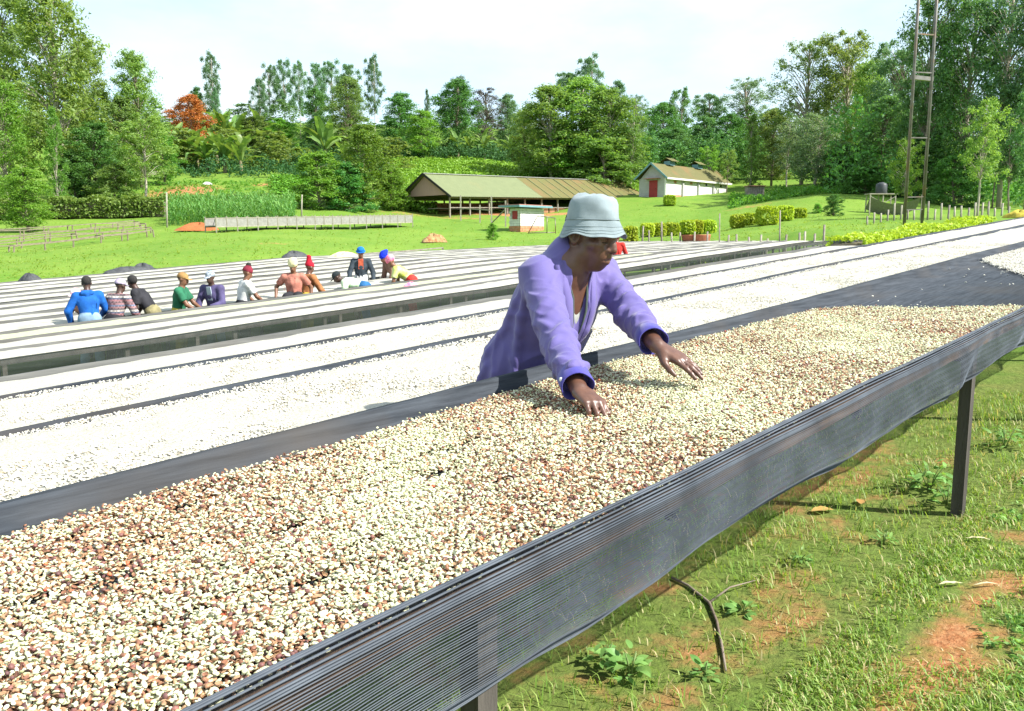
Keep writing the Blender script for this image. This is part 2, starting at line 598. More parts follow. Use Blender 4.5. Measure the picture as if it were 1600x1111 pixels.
def ground_mat():
    m, n, out = _nodes('ground_turf_and_red_soil')
    b = n.nodes.new('ShaderNodeBsdfPrincipled')
    b.inputs['Roughness'].default_value = 0.95
    b.inputs['Specular IOR Level'].default_value = 0.15
    n.links.new(b.outputs['BSDF'], out.inputs['Surface'])
    a = _noise(n, 0.22, 5, 0.6); c = _noise(n, 3.0, 6, 0.65); f = _noise(n, 40.0, 4, 0.7)
    grass = _mix(n, _ramp(n, a.outputs['Fac'], 0.38, 0.62), (0.115, 0.235, 0.024), (0.19, 0.30, 0.04))
    grass = _mix(n, _ramp(n, c.outputs['Fac'], 0.45, 0.75), grass, (0.24, 0.29, 0.06))
    grass = _mix(n, _ramp(n, f.outputs['Fac'], 0.35, 0.75), grass, (0.08, 0.165, 0.018))
    soil = _mix(n, _ramp(n, c.outputs['Fac'], 0.35, 0.65), (0.40, 0.165, 0.065), (0.30, 0.115, 0.045))
    soil = _mix(n, _ramp(n, f.outputs['Fac'], 0.4, 0.7), soil, (0.50, 0.27, 0.13))
    th = n.nodes.new('ShaderNodeAttribute'); th.attribute_name = 'thatch'
    thatch = _mix(n, _ramp(n, c.outputs['Fac'], 0.35, 0.65), (0.125, 0.205, 0.035), (0.20, 0.215, 0.06))
    thatch = _mix(n, _ramp(n, f.outputs['Fac'], 0.4, 0.7), thatch, (0.09, 0.125, 0.03))
    grass = _mix(n, th.outputs['Fac'], grass, thatch)
    at_ = n.nodes.new('ShaderNodeAttribute'); at_.attribute_name = 'soil'
    s1 = n.nodes.new('ShaderNodeMath'); s1.operation = 'ADD'
    s2 = n.nodes.new('ShaderNodeMath'); s2.operation = 'MULTIPLY_ADD'
    s2.inputs[1].default_value = 1.1; s2.inputs[2].default_value = -0.55
    n.links.new(c.outputs['Fac'], s2.inputs[0])
    n.links.new(at_.outputs['Fac'], s1.inputs[0]); n.links.new(s2.outputs[0], s1.inputs[1])
    fac = _ramp(n, s1.outputs[0], 0.33, 0.55)
    n.links.new(_mix(n, fac, grass, soil), b.inputs['Base Color'])
    bp = n.nodes.new('ShaderNodeBump'); bp.inputs['Strength'].default_value = 0.7; bp.inputs['Distance'].default_value = 0.04
    t = _noise(n, 14.0, 8, 0.7)
    n.links.new(t.outputs['Fac'], bp.inputs['Height']); n.links.new(bp.outputs['Normal'], b.inputs['Normal'])
    return m
M_ground = ground_mat()
tag(link('ground', gme, M_ground), kind='structure')
# ------------------------------------------------------------ sheds, store, pump house and other fixtures
M_roofgreen = pm('faded_green_sheet', (0.17, 0.195, 0.095), (0.15, 0.175, 0.085), 1.5, 0.6, 0.0, spec=0.3, c3=(0.20, 0.19, 0.085), scale3=0.3, p3=(0.6, 0.8))
M_roofrust = pm('mossy_rusty_sheet', (0.125, 0.128, 0.042), (0.145, 0.122, 0.045), 0.9, 0.7, 0.0, spec=0.25, stretch=(1, 1, 1), c3=(0.18, 0.118, 0.05), scale3=0.35, p3=(0.5, 0.68))
M_roofstore = pm('olive_sheet', (0.115, 0.115, 0.04), (0.14, 0.125, 0.048), 1.2, 0.65, 0.0, spec=0.25, c3=(0.20, 0.11, 0.042), scale3=0.25, p3=(0.55, 0.75))
M_ridge = pm('grey_ridge_cap', (0.35, 0.36, 0.34), (0.28, 0.28, 0.26), 3.0, 0.6)
M_pink = pm('pink_boarding', (0.48, 0.30, 0.28), (0.42, 0.26, 0.25), 2.5, 0.85, stretch=(4, 4, .4))
M_timber = pm('grey_pole', (0.30, 0.27, 0.23), (0.18, 0.155, 0.13), 4.0, 0.85, 0.4, 15.0, 0.2)
M_palewood = pm('silvered_wood', (0.36, 0.34, 0.27), (0.24, 0.22, 0.17), 5.0, 0.85, 0.4, 15.0, 0.2)
M_bench = pm('weathered_bench_wood', (0.25, 0.215, 0.155), (0.15, 0.125, 0.09), 5.0, 0.9, 0.4, 15.0, 0.2)
M_brickwall = pm('red_earth_wall', (0.30, 0.13, 0.07), (0.36, 0.20, 0.12), 3.0, 0.9, 0.4, 9.0, 0.2, p=(.4, .6))
M_darkin = pm('shed_floor_dark', (0.10, 0.06, 0.04), (0.14, 0.08, 0.05), 1.0, 0.9)
M_white = pm('whitewash', (0.72, 0.71, 0.66), (0.62, 0.60, 0.56), 1.5, 0.85, 0.2, 8.0, 0.2)
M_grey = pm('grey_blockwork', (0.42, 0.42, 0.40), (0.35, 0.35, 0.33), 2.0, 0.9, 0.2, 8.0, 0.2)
M_plinth = pm('red_splash_plinth', (0.42, 0.17, 0.08), (0.50, 0.28, 0.17), 2.0, 0.9, 0.2, 8.0, 0.2)
M_reddoor = pm('red_door_paint', (0.33, 0.03, 0.03), (0.26, 0.025, 0.025), 3.0, 0.6)
M_bluetrim = pm('blue_green_fascia', (0.16, 0.30, 0.33), (0.12, 0.24, 0.27), 3.0, 0.6)
M_dark = pm('dark_opening', (0.02, 0.02, 0.02), (0.03, 0.028, 0.025), 3.0, 0.9)
M_terr = pm('red_roof_sheet', (0.33, 0.12, 0.09), (0.40, 0.20, 0.14), 2.0, 0.7)
M_mesh = pm('grey_mesh_panel', (0.27, 0.265, 0.24), (0.20, 0.195, 0.175), 6.0, 0.85, 0.3, 40.0)
M_steel = pm('galvanised_steel', (0.20, 0.19, 0.17), (0.12, 0.105, 0.09), 3.0, 0.45, spec=0.5, metal=0.6, c3=(0.22, 0.13, 0.07), scale3=1.3)
M_block = pm('block_course', (0.66, 0.65, 0.60), (0.54, 0.53, 0.50), 1.7, 0.9, 0.3, 12.0, 0.2)
M_joint = pm('mortar', (0.40, 0.39, 0.36), (0.33, 0.32, 0.30), 3.0, 0.95)
u3 = np.array([UX, UY, 0.0]); v3 = np.array([VX, VY, 0.0]); z3 = np.array([0, 0, 1.0])

def solveL(c, px):
    r = (px - 800.0) / 1300.0 * CT
    return (r * c[1] - c[0]) / (u3[0] - r * u3[1])

def solveW(c, px):
    r = (px - 800.0) / 1300.0 * CT
    return (r * c[1] - c[0]) / (v3[0] - r * v3[1])

def sheet_roof(a, b, c, d, pitch=0.25, amp=0.02):
    """corrugated sheet from eave a-b up to ridge d-c (a below d)"""
    a, b, c, d = map(np.asarray, (a, b, c, d))
    L = np.linalg.norm(b - a); n = max(2, int(L / pitch * 4))
    nrm = unit(np.cross(b - a, d - a)); nrm = nrm if nrm[2] > 0 else -nrm
    v, f = [], []
    for i in range(n + 1):
        t = i / n
        o = nrm * amp * math.sin(2 * math.pi * t * L / pitch)
        v += [a + (b - a) * t + o, d + (c - d) * t + o]
    for i in range(n):
        f.append([2 * i, 2 * i + 2, 2 * i + 3, 2 * i + 1])
    return v, f
def unit(a):
    a = np.asarray(a, float)
    return a / np.linalg.norm(a)

# --- long open shed
c0 = at(703, 83.0)
Ls = solveL(c0, 1001); Ws = solveW(c0, 634)
rise = 0.028
sh = thing('open_shed', c0, 'long open-sided shed with two-tone green and rusty roof and pink gable', 'shed')
def sp(a, b, z):
    return u3 * a + v3 * b + z3 * (z + rise * a)
eave, ridge = 2.05, 4.45
ov = 0.7
split = Ls * .40
for q, (a0, a1, m) in enumerate(((-0.5, split, M_roofgreen), (split + .02, Ls + .6, M_roofrust))):
    n_sheet = 9 if q == 0 else 13
    v, f = sheet_roof(sp(a0, -ov, eave), sp(a1, -ov, eave), sp(a1, Ws / 2, ridge), sp(a0, Ws / 2, ridge))
    MB().add(v, f).build('roof_slope', m, sh, True)
    v, f = sheet_roof(sp(a0, Ws + ov, eave), sp(a1, Ws + ov, eave), sp(a1, Ws / 2, ridge), sp(a0, Ws / 2, ridge))
    MB().add(v, f).build('roof_slope', m, sh, True)
    for t in np.linspace(a0, a1, n_sheet + 1)[1:-1] if q else []:
        MB().bar(sp(t, -ov, eave + .04), sp(t, Ws / 2 - .05, ridge + .03), .09, .03).build('sheet_lap', M_roofgreen, sh)
MB().bar(sp(-.5, Ws / 2, ridge + .04), sp(Ls + .6, Ws / 2, ridge + .04), .35, .06).build('ridge_cap', M_ridge, sh)
MB().bar(sp(Ls * .55, -ov - .05, eave - .05), sp(Ls + .6, -ov - .05, eave - .05), .12, .14).build('gutter', M_white, sh)
for s in (0, 1):
    b0 = -ov if s == 0 else Ws + ov
    MB().bar(sp(-.52, b0, eave - .03), sp(-.52, Ws / 2, ridge - .03), .06, .22).build('barge_board', M_dark, sh)
gb = MB(); gb.add([sp(-.1, .4, eave + .2), sp(-.1, Ws - .4, eave + .2), sp(-.1, Ws / 2, ridge - .1), sp(-.02, .4, eave + .2), sp(-.02, Ws - .4, eave + .2), sp(-.02, Ws / 2, ridge - .1)],
                  [[0, 1, 2], [3, 5, 4], [0, 3, 4, 1], [1, 4, 5, 2], [2, 5, 3, 0]])
gb.build('gable', M_pink, sh)
gb = MB(); gb.add([sp(Ls, .2, eave), sp(Ls, Ws - .2, eave), sp(Ls, Ws / 2, ridge - .1), sp(Ls + .08, .2, eave), sp(Ls + .08, Ws - .2, eave), sp(Ls + .08, Ws / 2, ridge - .1)],
                  [[0, 1, 2], [3, 5, 4], [0, 3, 4, 1], [1, 4, 5, 2], [2, 5, 3, 0]])
gb.build('gable', M_pink, sh)
for a in np.linspace(0, Ls, 13):
    for b in (0, Ws):
        MB().box(sp(a, b, eave / 2 - .2), (.13, .13, eave + .4), (u3, v3, z3)).build('post', M_timber, sh)
for b in (0, Ws):
    MB().bar(sp(0, b, eave - .08), sp(Ls, b, eave - .08), .1, .14).build('wall_plate', M_timber, sh)
    MB().bar(sp(0, b, 1.0), sp(Ls, b, 1.0), .06, .08).build('rail', M_timber, sh)
for q in range(6):
    a0, a1 = Ls * (.36 + .107 * q), Ls * (.36 + .107 * q + .10)
    MB().bar(sp(a0, .3, .45), sp(a1, .3, .45), .1, .9).build('half_wall', M_brickwall, sh)
MB().bar(sp(Ls * .12, Ws - .25, .78), sp(Ls, Ws - .25, .78), .1, 1.75).build('back_wall', M_brickwall, sh)
MB().bar(sp(-.1, Ws / 2, .0), sp(Ls + .1, Ws / 2, .0), Ws, .16).build('floor_slab', M_darkin, sh)
for q in range(5):
    a = 1.0 + q * 4.6
    tb = MB(); tb.box(sp(a + 1.6, Ws * .5, .95), (3.6, 1.6, .08), (u3, v3, z3))
    tb.build('drying_rack', M_palewood, sh)

# --- store with two roof vents
c1 = at(1040, 100.0)
L1 = solveL(c1, 1133); W1 = solveW(c1, 997)
st = thing('store_building', c1, 'whitewashed block store with olive roof, two roof vents and red door', 'building')
rise1 = 0.02
def tp(a, b, z):
    return u3 * a + v3 * b + z3 * z
e1, r1 = 2.25, 4.0
MB().bar(tp(0, .1, e1 / 2 - .1), tp(L1, .1, e1 / 2 - .1), .2, e1 + .2).build('wall', M_white, st)
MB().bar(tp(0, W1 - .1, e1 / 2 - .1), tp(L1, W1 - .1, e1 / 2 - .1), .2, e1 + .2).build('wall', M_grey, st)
for a in (0.1, L1 - .1):
    g = MB(); s_ = .098
    g.add([tp(a - s_, .2, -.2), tp(a - s_, W1 - .2, -.2), tp(a - s_, W1 - .2, e1), tp(a - s_, W1 / 2, r1 - .05), tp(a - s_, .2, e1),
           tp(a + s_, .2, -.2), tp(a + s_, W1 - .2, -.2), tp(a + s_, W1 - .2, e1), tp(a + s_, W1 / 2, r1 - .05), tp(a + s_, .2, e1)],
          [[0, 1, 2, 3, 4], [9, 8, 7, 6, 5], [0, 5, 6, 1], [1, 6, 7, 2], [2, 7, 8, 3], [3, 8, 9, 4], [4, 9, 5, 0]])
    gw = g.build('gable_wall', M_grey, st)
    if a < 1:
        for zc in np.arange(.25, e1, .28):
            MB().bar(tp(-.006, .25, zc), tp(-.006, W1 - .25, zc), .012, .03).build('joint', M_joint, gw)
for b0, b1 in ((-.45, W1 / 2), (W1 + .45, W1 / 2)):
    v, f = sheet_roof(tp(-.45, b0, e1 - .05), tp(L1 + .5, b0, e1 - .05), tp(L1 + .5, b1, r1 + .05), tp(-.45, b1, r1 + .05))
    MB().add(v, f).build('roof_slope', M_roofstore, st, True)
MB().bar(tp(-.45, -.48, e1 - .1), tp(L1 + .5, -.48, e1 - .1), .06, .2).build('fascia', M_white, st)
for b0 in (-.45, W1 + .45):
    MB().bar(tp(-.47, b0, e1 - .1), tp(-.47, W1 / 2, r1), .05, .2).build('barge_board', M_bluetrim, st)
for q in range(1, 4):
    a = L1 * q / 4
    MB().box(tp(a, -.06, e1 / 2 - .1), (.28, .26, e1 + .2), (u3, v3, z3)).build('pilaster', M_grey, st)
for q in range(4):
    a0, a1 = L1 * q / 4 + .2, L1 * (q + 1) / 4 - .2
    MB().bar(tp(a0, -.012, .1), tp(a1, -.012, .1), .03, .45).build('plinth', M_plinth, st)
for q in range(4):
    a = L1 * (q + .55) / 4
    wv = MB().box(tp(a, -.012, e1 - .42), (.55 if q < 2 else .35, .05, .28), (u3, v3, z3)).build('vent_window', M_plinth if q < 2 else M_dark, st)
dr = MB().box(tp(-.02, W1 * .46, 1.0), (.08, 1.15, 2.0), (u3, v3, z3)).build('door', M_reddoor, st)
MB().box(tp(-.08, W1 * .46 - .4, 1.0), (.05, .06, .12), (u3, v3, z3)).build('handle', M_dark, dr)
cn = MB(); cn.bar(tp(-.35, W1 * .46 - 1.0, 2.2), tp(-.35, W1 * .46 + 1.0, 2.2), .7, .06); cn.build('canopy', M_terr, st)
for a in (L1 * .25, L1 * .70):
    va = MB().box(tp(a, W1 / 2, r1 + .22), (1.1, .9, .5), (u3, v3, z3)).build('roof_vent', M_bluetrim, st)
    for s in (-1, 1):
        v, f = sheet_roof(tp(a - .8, W1 / 2 + s * .85, r1 + .42), tp(a + .8, W1 / 2 + s * .85, r1 + .42), tp(a + .8, W1 / 2, r1 + .85), tp(a - .8, W1 / 2, r1 + .85))
        MB().add(v, f).build('vent_roof', M_roofstore, va, True)

# --- pump house built of blocks
c2 = at(813, 64.0)
L2 = solveL(c2, 850); W2 = solveW(c2, 795)
ph = thing('pump_house', c2, 'small white block pump house with flat red roof in front of long shed', 'hut')
hh = 1.95
MB().box(tp(L2 / 2, W2 / 2, hh / 2 - .1), (L2 - .12, W2 - .12, hh), (u3, v3, z3)).build('wall_core', M_joint, ph)
rb = np.random.default_rng(4)
blk = {}
def wall_blocks(o, du, nrm, L, z0, z1, parent, skip=None):
    bh, bl = .19, .42
    for j, z in enumerate(np.arange(z0, z1 - .05, bh)):
        x = -(j % 2) * bl / 2
        while x < L:
            a0, a1 = max(x, 0), min(x + bl, L)
            if a1 - a0 > .08 and not (skip and skip(.5 * (a0 + a1), z)):
                s = rb.uniform(-.006, .006)
                MB().box(o + du * (a0 + a1) / 2 + z3 * (z + bh / 2) - nrm * (.03 - s), (a1 - a0 - .018, .07, bh - .018), (du, nrm, z3)).build('block', M_block if z > .3 else M_plinth, parent)
            x += bl
wall_blocks(np.zeros(3), u3, -v3, L2, -.08, hh - .12, ph)
wall_blocks(v3 * .08, v3, -u3, W2 - .08, -.08, hh - .12, ph, lambda a, z: abs(a - W2 * .45) < .3 and 1.0 < z < 1.5)
MB().box(v3 * W2 * .45 + z3 * 1.32 - u3 * .01, (.06, .5, .62), (u3, v3, z3)).build('window_shutter', M_reddoor, ph)
MB().box(tp(L2 / 2 - .1, W2 / 2, hh + .02), (L2 + 1.1, W2 + 1.0, .14), (u3, v3, unit(z3 - u3 * .03))).build('roof_slab', M_bluetrim, ph)
MB().box(tp(L2 / 2 - .1, W2 / 2, hh + .12), (L2 + 1.0, W2 + .9, .05), (u3, v3, unit(z3 - u3 * .03))).build('roof_sheet', M_terr, ph)

# --- small timber latrine
c3 = at(1181, 92.0)
lt = thing('outhouse', c3, 'small weathered timber outhouse on the slope right of the store', 'hut')
for q in range(7):
    MB().box((-.75 + .25 * q, 0, .62), (.22, .05, 1.3), None).build('plank', M_timber, lt)
    MB().box((-.75 + .25 * q, 1.3, .62), (.22, .05, 1.3), None).build('plank', M_timber, lt)
for s in (-1, 1):
    MB().box((s * .86, .65, .62), (.05, 1.3, 1.3), None).build('side_panel', M_timber, lt)
MB().box((0, .6, 1.32), (2.0, 1.8, .07), None).build('roof', M_terr, lt)

# --- water tank on a stand
c4 = at(1375, 66.0)
tk = thing('water_tank', c4, 'small black water tank on a timber stand near the forest edge', 'tank')
MB().tube([(0, 0, 1.45), (0, 0, 1.5), (0, 0, 2.1), (0, 0, 2.2), (0, 0, 2.28), (0, 0, 2.3)], [.4, .42, .42, .36, .18, .17], 16).build('barrel', pm('black_tank', (.035, .04, .045), (.05, .055, .06), 4., .5), tk, True)
MB().box((0, 0, 1.40), (2.2, 1.0, .08)).build('platform', M_palewood, tk)
for sx in (-1, 0, 1):
    for sy in (-1, 1):
        MB().bar((sx * 1.0, sy * .4, -.2), (sx * .95, sy * .4, 1.36), .08).build('leg', M_palewood, tk)
MB().bar((-1, -.42, .1), (.95, -.42, 1.2), .05).build('brace', M_palewood, tk)
MB().bar((1, -.42, .1), (-.95, -.42, 1.2), .05).build('brace', M_palewood, tk)
# shade sheet slung beside it
c4b = at(1398, 63.0)
ts = thing('slung_shade_net', c4b, 'grey shade net slung between poles beside the tank', 'net')
gv, gf = [], []
for i in range(9):
    for j in range(5):
        gv.append((-1.9 + i * .48, .2 * j, 1.3 - .55 * math.sin(math.pi * i / 8) - .22 * j))
for i in range(8):
    for j in range(4):
        gf.append([i * 5 + j, i * 5 + j + 1, i * 5 + j + 6, i * 5 + j + 5])
MB().add(gv, gf).build('net', pm('grey_net', (.14, .14, .13), (.2, .2, .18), 8., .8), ts, True)
for x in (-1.9, 1.95):
    MB().bar((x, 0, -.3), (x, 0, 1.45), .07).build('pole', M_palewood, ts)

# --- tall two-legged steel ladder mast
pa = at(1410, 27.0); pb = at(1438, 27.3)
ms = thing('steel_mast', pa, 'tall two-legged steel ladder mast standing behind the hedge', 'mast')
dd = pb - pa; dd[2] = 0
topz = 13.0
for k_, o_ in enumerate((np.zeros(3), dd)):
    MB().tube([o_ + [0, 0, -.4], o_ * .985 + [0, 0, topz]], [.052 if k_ else .05, .042], 10).build('leg', M_steel, ms, True)
    for zz in np.arange(1.0, 12, .52):
        if k_:
            MB().box(o_ + np.array([.06, -.01, zz]), (.04, .04, .03)).build('step_bolt', M_steel, ms)
for zz in (1.35, 1.75, 3.6, 5.6, 6.75, 8.6, 9.4):
    MB().bar(np.array([0, 0, zz]), dd * .99 + [0, 0, zz + .03], .05, .035).build('rung', M_steel, ms)
MB().box(dd / 2 + [0, .05, 5.45], (np.hypot(*dd[:2]) + .1, .12, .12), (unit(dd), np.cross(z3, unit(dd)), z3)).build('cross_plate', M_steel, ms)

# --- long mesh-sided bed on the far lawn
c5 = at(338, 55.0)
L5 = solveL(c5, 645)
fb = thing('mesh_sided_bed', c5, 'long pale timber drying bed with mesh sides in front of maize', 'drying bed')
def fp(a, b, z):
    x, y = c5[0] + UX * a + VX * b, c5[1] + UY * a + VY * b
    return np.array([UX * a + VX * b, UY * a + VY * b, 0]) + z3 * (z + (zline(a)))
_z0 = 0.0; _z1 = at(645, c5[1] + UY * L5)[2] - c5[2]
zline = lambda a: _z0 + (_z1 - _z0) * a / L5
npan = 22
for b in (0, 1.5):
    for q in range(npan):
        a0, a1 = L5 * q / npan, L5 * (q + 1) / npan
        MB().bar(fp(a0 + .05, b, .62), fp(a1 - .05, b, .62), .02, .50).build('mesh_panel', M_mesh, fb)
    MB().bar(fp(0, b, .90), fp(L5, b, .90), .06, .05).build('top_rail', M_palewood, fb)
    MB().bar(fp(0, b, .34), fp(L5, b, .34), .06, .06).build('bottom_rail', M_palewood, fb)
    for q in range(npan + 1):
        a = L5 * q / npan
        MB().bar(fp(a, b - .02, -.3 if q % 2 == 0 else .34), fp(a, b - .02, 1.02), .06).build('post', M_palewood, fb)
for q in range(npan + 1):
    a = L5 * q / npan
    MB().bar(fp(a, 0, .93), fp(a, 1.5, .93), .04).build('cross_bar', M_palewood, fb)
MB().bar(fp(0, .75, .42), fp(L5, .75, .42), 1.4, .03).build('bed_floor', M_mesh, fb)

# --- empty bench frames on the left lawn
FR = [(-120, 277, 388, 49.0, 'nearest row of empty pale bench frames on the left lawn'), (-120, 272, 375, 52.5, 'second row of empty pale bench frames on the left lawn'),
      (-120, 262, 365, 56.0, 'third row of empty pale bench frames on the left lawn'), (-120, 250, 355, 59.5, 'farthest row of empty pale bench frames on left lawn')]
for q, (p0, p1, py, d, lb) in enumerate(FR):
    e_ = at(p1, d + 6.0)
    Lf = 0
    c = e_.copy()
    while True:
        Lf += 1.6
        pnt = e_ - u3 * Lf
        if 800 + 1300 * pnt[0] / (pnt[1] * CT) < p0 or Lf > 40: break
    s = e_ - u3 * Lf
    s[2] = float(zg(s[0], s[1]))
    fr = thing('bench_frame', s, lb, 'bench', 'empty bench frames')
    nn = int(Lf / 1.6)
    rf = np.random.default_rng(60 + q)
    for b in (0, .9):
        prev = None
        for i in range(nn + 1):
            p = u3 * 1.6 * i + v3 * b
            zz = float(zg(s[0] + p[0], s[1] + p[1])) - s[2]
            top = p + z3 * (zz + .42 + rf.uniform(-.04, .04))
            if rf.random() < .9 or b == 0:
                MB().bar(p + z3 * (zz - .2) + u3 * rf.uniform(-.08, .08), top, .07).build('leg', M_bench, fr)
            if prev is not None:
                MB().bar(prev, top, .07, .06).build('rail', M_bench, fr)
            prev = top
    for i in range(0, nn + 1, 3):
        p = u3 * 1.6 * i
        zz = float(zg(s[0] + p[0], s[1] + p[1])) - s[2] + .45
        MB().bar(p + z3 * zz, p + v3 * .9 + z3 * zz, .06).build('cross_bar', M_bench, fr)

# --- dark bare frames at the far edge of the beds, left of centre
for q, (pA, pB, V, lb) in enumerate(((520, 735, 31.6, 'old dark empty bench frame at lawn edge right of blue-hatted worker'), (-60, 480, 31.4, 'old dark empty bench frame along the left lawn edge'))):
    ra = (pA - 800.0) / 1300.0 * CT; rb2 = (pB - 800.0) / 1300.0 * CT
    Ua = V * (ra * VY - VX) / (UX - ra * UY); Ub = V * (rb2 * VY - VX) / (UX - rb2 * UY)
    xy = uv(Ua, V); s = np.array([xy[0], xy[1], float(zg(*xy))])
    fr = thing('bench_frame', s, lb, 'bench', 'empty bench frames')
    nn = int((Ub - Ua) / 1.5)
    for b in (0, 1.0):
        pts = []
        for i in range(nn + 1):
            x, y = uv(Ua + 1.5 * i, V + b); zz = float(zg(x, y))
            top = np.array([x, y, zz + .62]) - s
            MB().bar(top - [0, 0, .8], top, .08).build('leg', M_timber, fr)
            pts.append(top)
        for i in range(nn):
            MB().bar(pts[i], pts[i + 1], .07, .06).build('rail', M_timber, fr)

# --- garden fence posts and a low rail along the right lawn
fpx = [(985, 50), (1003, 49), (1014, 48), (1034, 47.5), (1050, 46), (1063, 45), (1084, 44), (1105, 43), (1124, 42), (1137, 41), (1151, 40), (1171, 39), (1187, 38.5), (1196, 38), (1218, 37), (1226, 36.6), (1249, 36), (1256, 35.8), (1271, 35.2), (1286, 34.6)]
s = at(1130, 41)
fe = thing('garden_fence', s, 'row of rough wooden fence posts along the right end of the beds', 'fence')
rf = np.random.default_rng(8)
tall = {1124: 1.9, 1218: 2.0, 1286: 1.2, 1034: 1.3, 1105: 1.0}
prev = None
for (px, d) in fpx:
    p = at(px, d) - s
    h = tall.get(px, rf.uniform(.75, 1.15))
    tp_ = p + [rf.uniform(-.08, .08), 0, h]
    MB().tube([p - [0, 0, .3], tp_], [.055 if h < 1.5 else .035, .045 if h < 1.5 else .03], 7).build('post', M_timber if rf.random() < .6 else M_palewood, fe, True)
    if prev is not None:
        MB().tube([prev, p + [0, 0, .5]], [.008, .008], 4).build('wire', M_steel, fe)
    prev = p + [0, 0, .5]
s = at(1450, 48)
fe2 = thing('paling_fence', s, 'low grey paling fence along the forest edge at far right', 'fence')
for i, px in enumerate(np.linspace(1355, 1575, 22)):
    p = at(px, 50 + 3 * math.sin(i * .3)) - s
    MB().tube([p - [0, 0, .3], p + [rf.uniform(-.05, .05), 0, rf.uniform(.5, 1.1)]], [.06, .05], 6).build('paling', M_palewood if i % 3 else M_timber, fe2, True)

# posts and rails in front of the long shed
s = at(770, 76)
fe3 = thing('pole_fence', s, 'pole fence with diagonal brace between pump house and long shed', 'fence')
pp = []
for px, d, h in ((720, 78, 2.3), (750, 76, 1.6), (768, 72, 2.4), (790, 70, 2.2)):
    p = at(px, d) - s
    MB().bar(p - [0, 0, .3], p + [0, 0, h], .12).build('post', M_palewood, fe3); pp.append(p)
MB().bar(pp[2] + [0, 0, .1], pp[3] + [0, 0, 1.5], .08).build('brace', M_timber, fe3)
MB().bar(pp[0] + [0, 0, 1.1], pp[2] + [0, 0, 1.2], .08).build('rail', M_palewood, fe3)
s = at(842, 62)
gt = thing('metal_gate_frame', s, 'rusty pipe frame standing beside the pump house', 'frame')
for a, b in (((-.8, 0, 0), (-.1, 0, 1.3)), ((-.1, 0, 1.3), (1.2, .2, 1.15)), ((1.2, .2, 1.15), (1.25, .2, -.1)), ((.6, .1, 0), (.6, .1, 1.2)), ((-.8, 0, .05), (1.25, .2, .1))):
    MB().tube([a, b], [.035, .035], 6).build('pipe', M_steel, gt, True)
# corner poles of the maize patch
for px, d, h, lb in ((261, 62, 2.6, 'pale pole at the near corner of the maize patch'), (471, 70, 2.0, 'short pale pole standing right of the maize')):
    s = at(px, d)
    o = MB().tube([s - [0, 0, .3], s + [.05, 0, h * .5], s + [.12, 0, h]], [.07, .065, .055], 8).build('pole', M_palewood, None, True, s)
    tag(o, lb, 'pole')
# ------------------------------------------------------------ trees and other plants
M_bark = pm('grey_bark', (0.24, 0.20, 0.16), (0.14, 0.11, 0.085), 3.0, 0.9, 0.5, 12.0, 0.2, (1, 1, .3))
M_barkpale = pm('pale_bark', (0.42, 0.38, 0.32), (0.28, 0.24, 0.19), 3.0, 0.9, 0.4, 12.0, 0.2, (1, 1, .3))
L_feather = leafm('feathery_leaf', (0.162, 0.300, 0.073), (0.259, 0.389, 0.089), 0.50)
L_olive = leafm('olive_leaf', (0.152, 0.240, 0.072), (0.232, 0.321, 0.090), 0.48)
L_bright = leafm('bright_leaf', (0.127, 0.312, 0.045), (0.223, 0.416, 0.067), 0.50)
L_euc = leafm('eucalyptus_leaf', (0.094, 0.214, 0.102), (0.158, 0.288, 0.131), 0.42)
L_dark = leafm('dark_leaf', (0.070, 0.203, 0.051), (0.133, 0.305, 0.070), 0.40)
L_forest = leafm('forest_leaf', (0.086, 0.201, 0.077), (0.163, 0.316, 0.097), 0.42)
L_silver = leafm('silvery_leaf', (0.162, 0.270, 0.135), (0.257, 0.351, 0.203), 0.42)
L_yellow = leafm('yellow_green_leaf', (0.20, 0.28, 0.035), (0.13, 0.23, 0.035), .42)
L_orange = leafm('orange_blossom', (0.45, 0.115, 0.035), (0.32, 0.095, 0.03), .3)
L_grey = leafm('grey_twig_leaf', (0.13, 0.10, 0.10), (0.10, 0.12, 0.09), .2)
L_blue = leafm('blue_green_leaf', (0.124, 0.217, 0.132), (0.186, 0.279, 0.171), 0.42)
L_banana = leafm('banana_leaf', (0.12, 0.23, 0.04), (0.20, 0.30, 0.09), .40, .4)
L_tea = leafm('tea_leaf', (0.13, 0.30, 0.03), (0.20, 0.36, 0.045), .3)
L_hedge = leafm('clipped_hedge_leaf', (0.33, 0.46, 0.035), (0.44, 0.52, 0.05), .4)
L_maize = leafm('maize_leaf', (0.10, 0.25, 0.05), (0.20, 0.34, 0.09), .35, .45)
L_coffee = leafm('coffee_leaf', (0.041, 0.115, 0.041), (0.081, 0.176, 0.061), 0.30, .6, spec=.12)

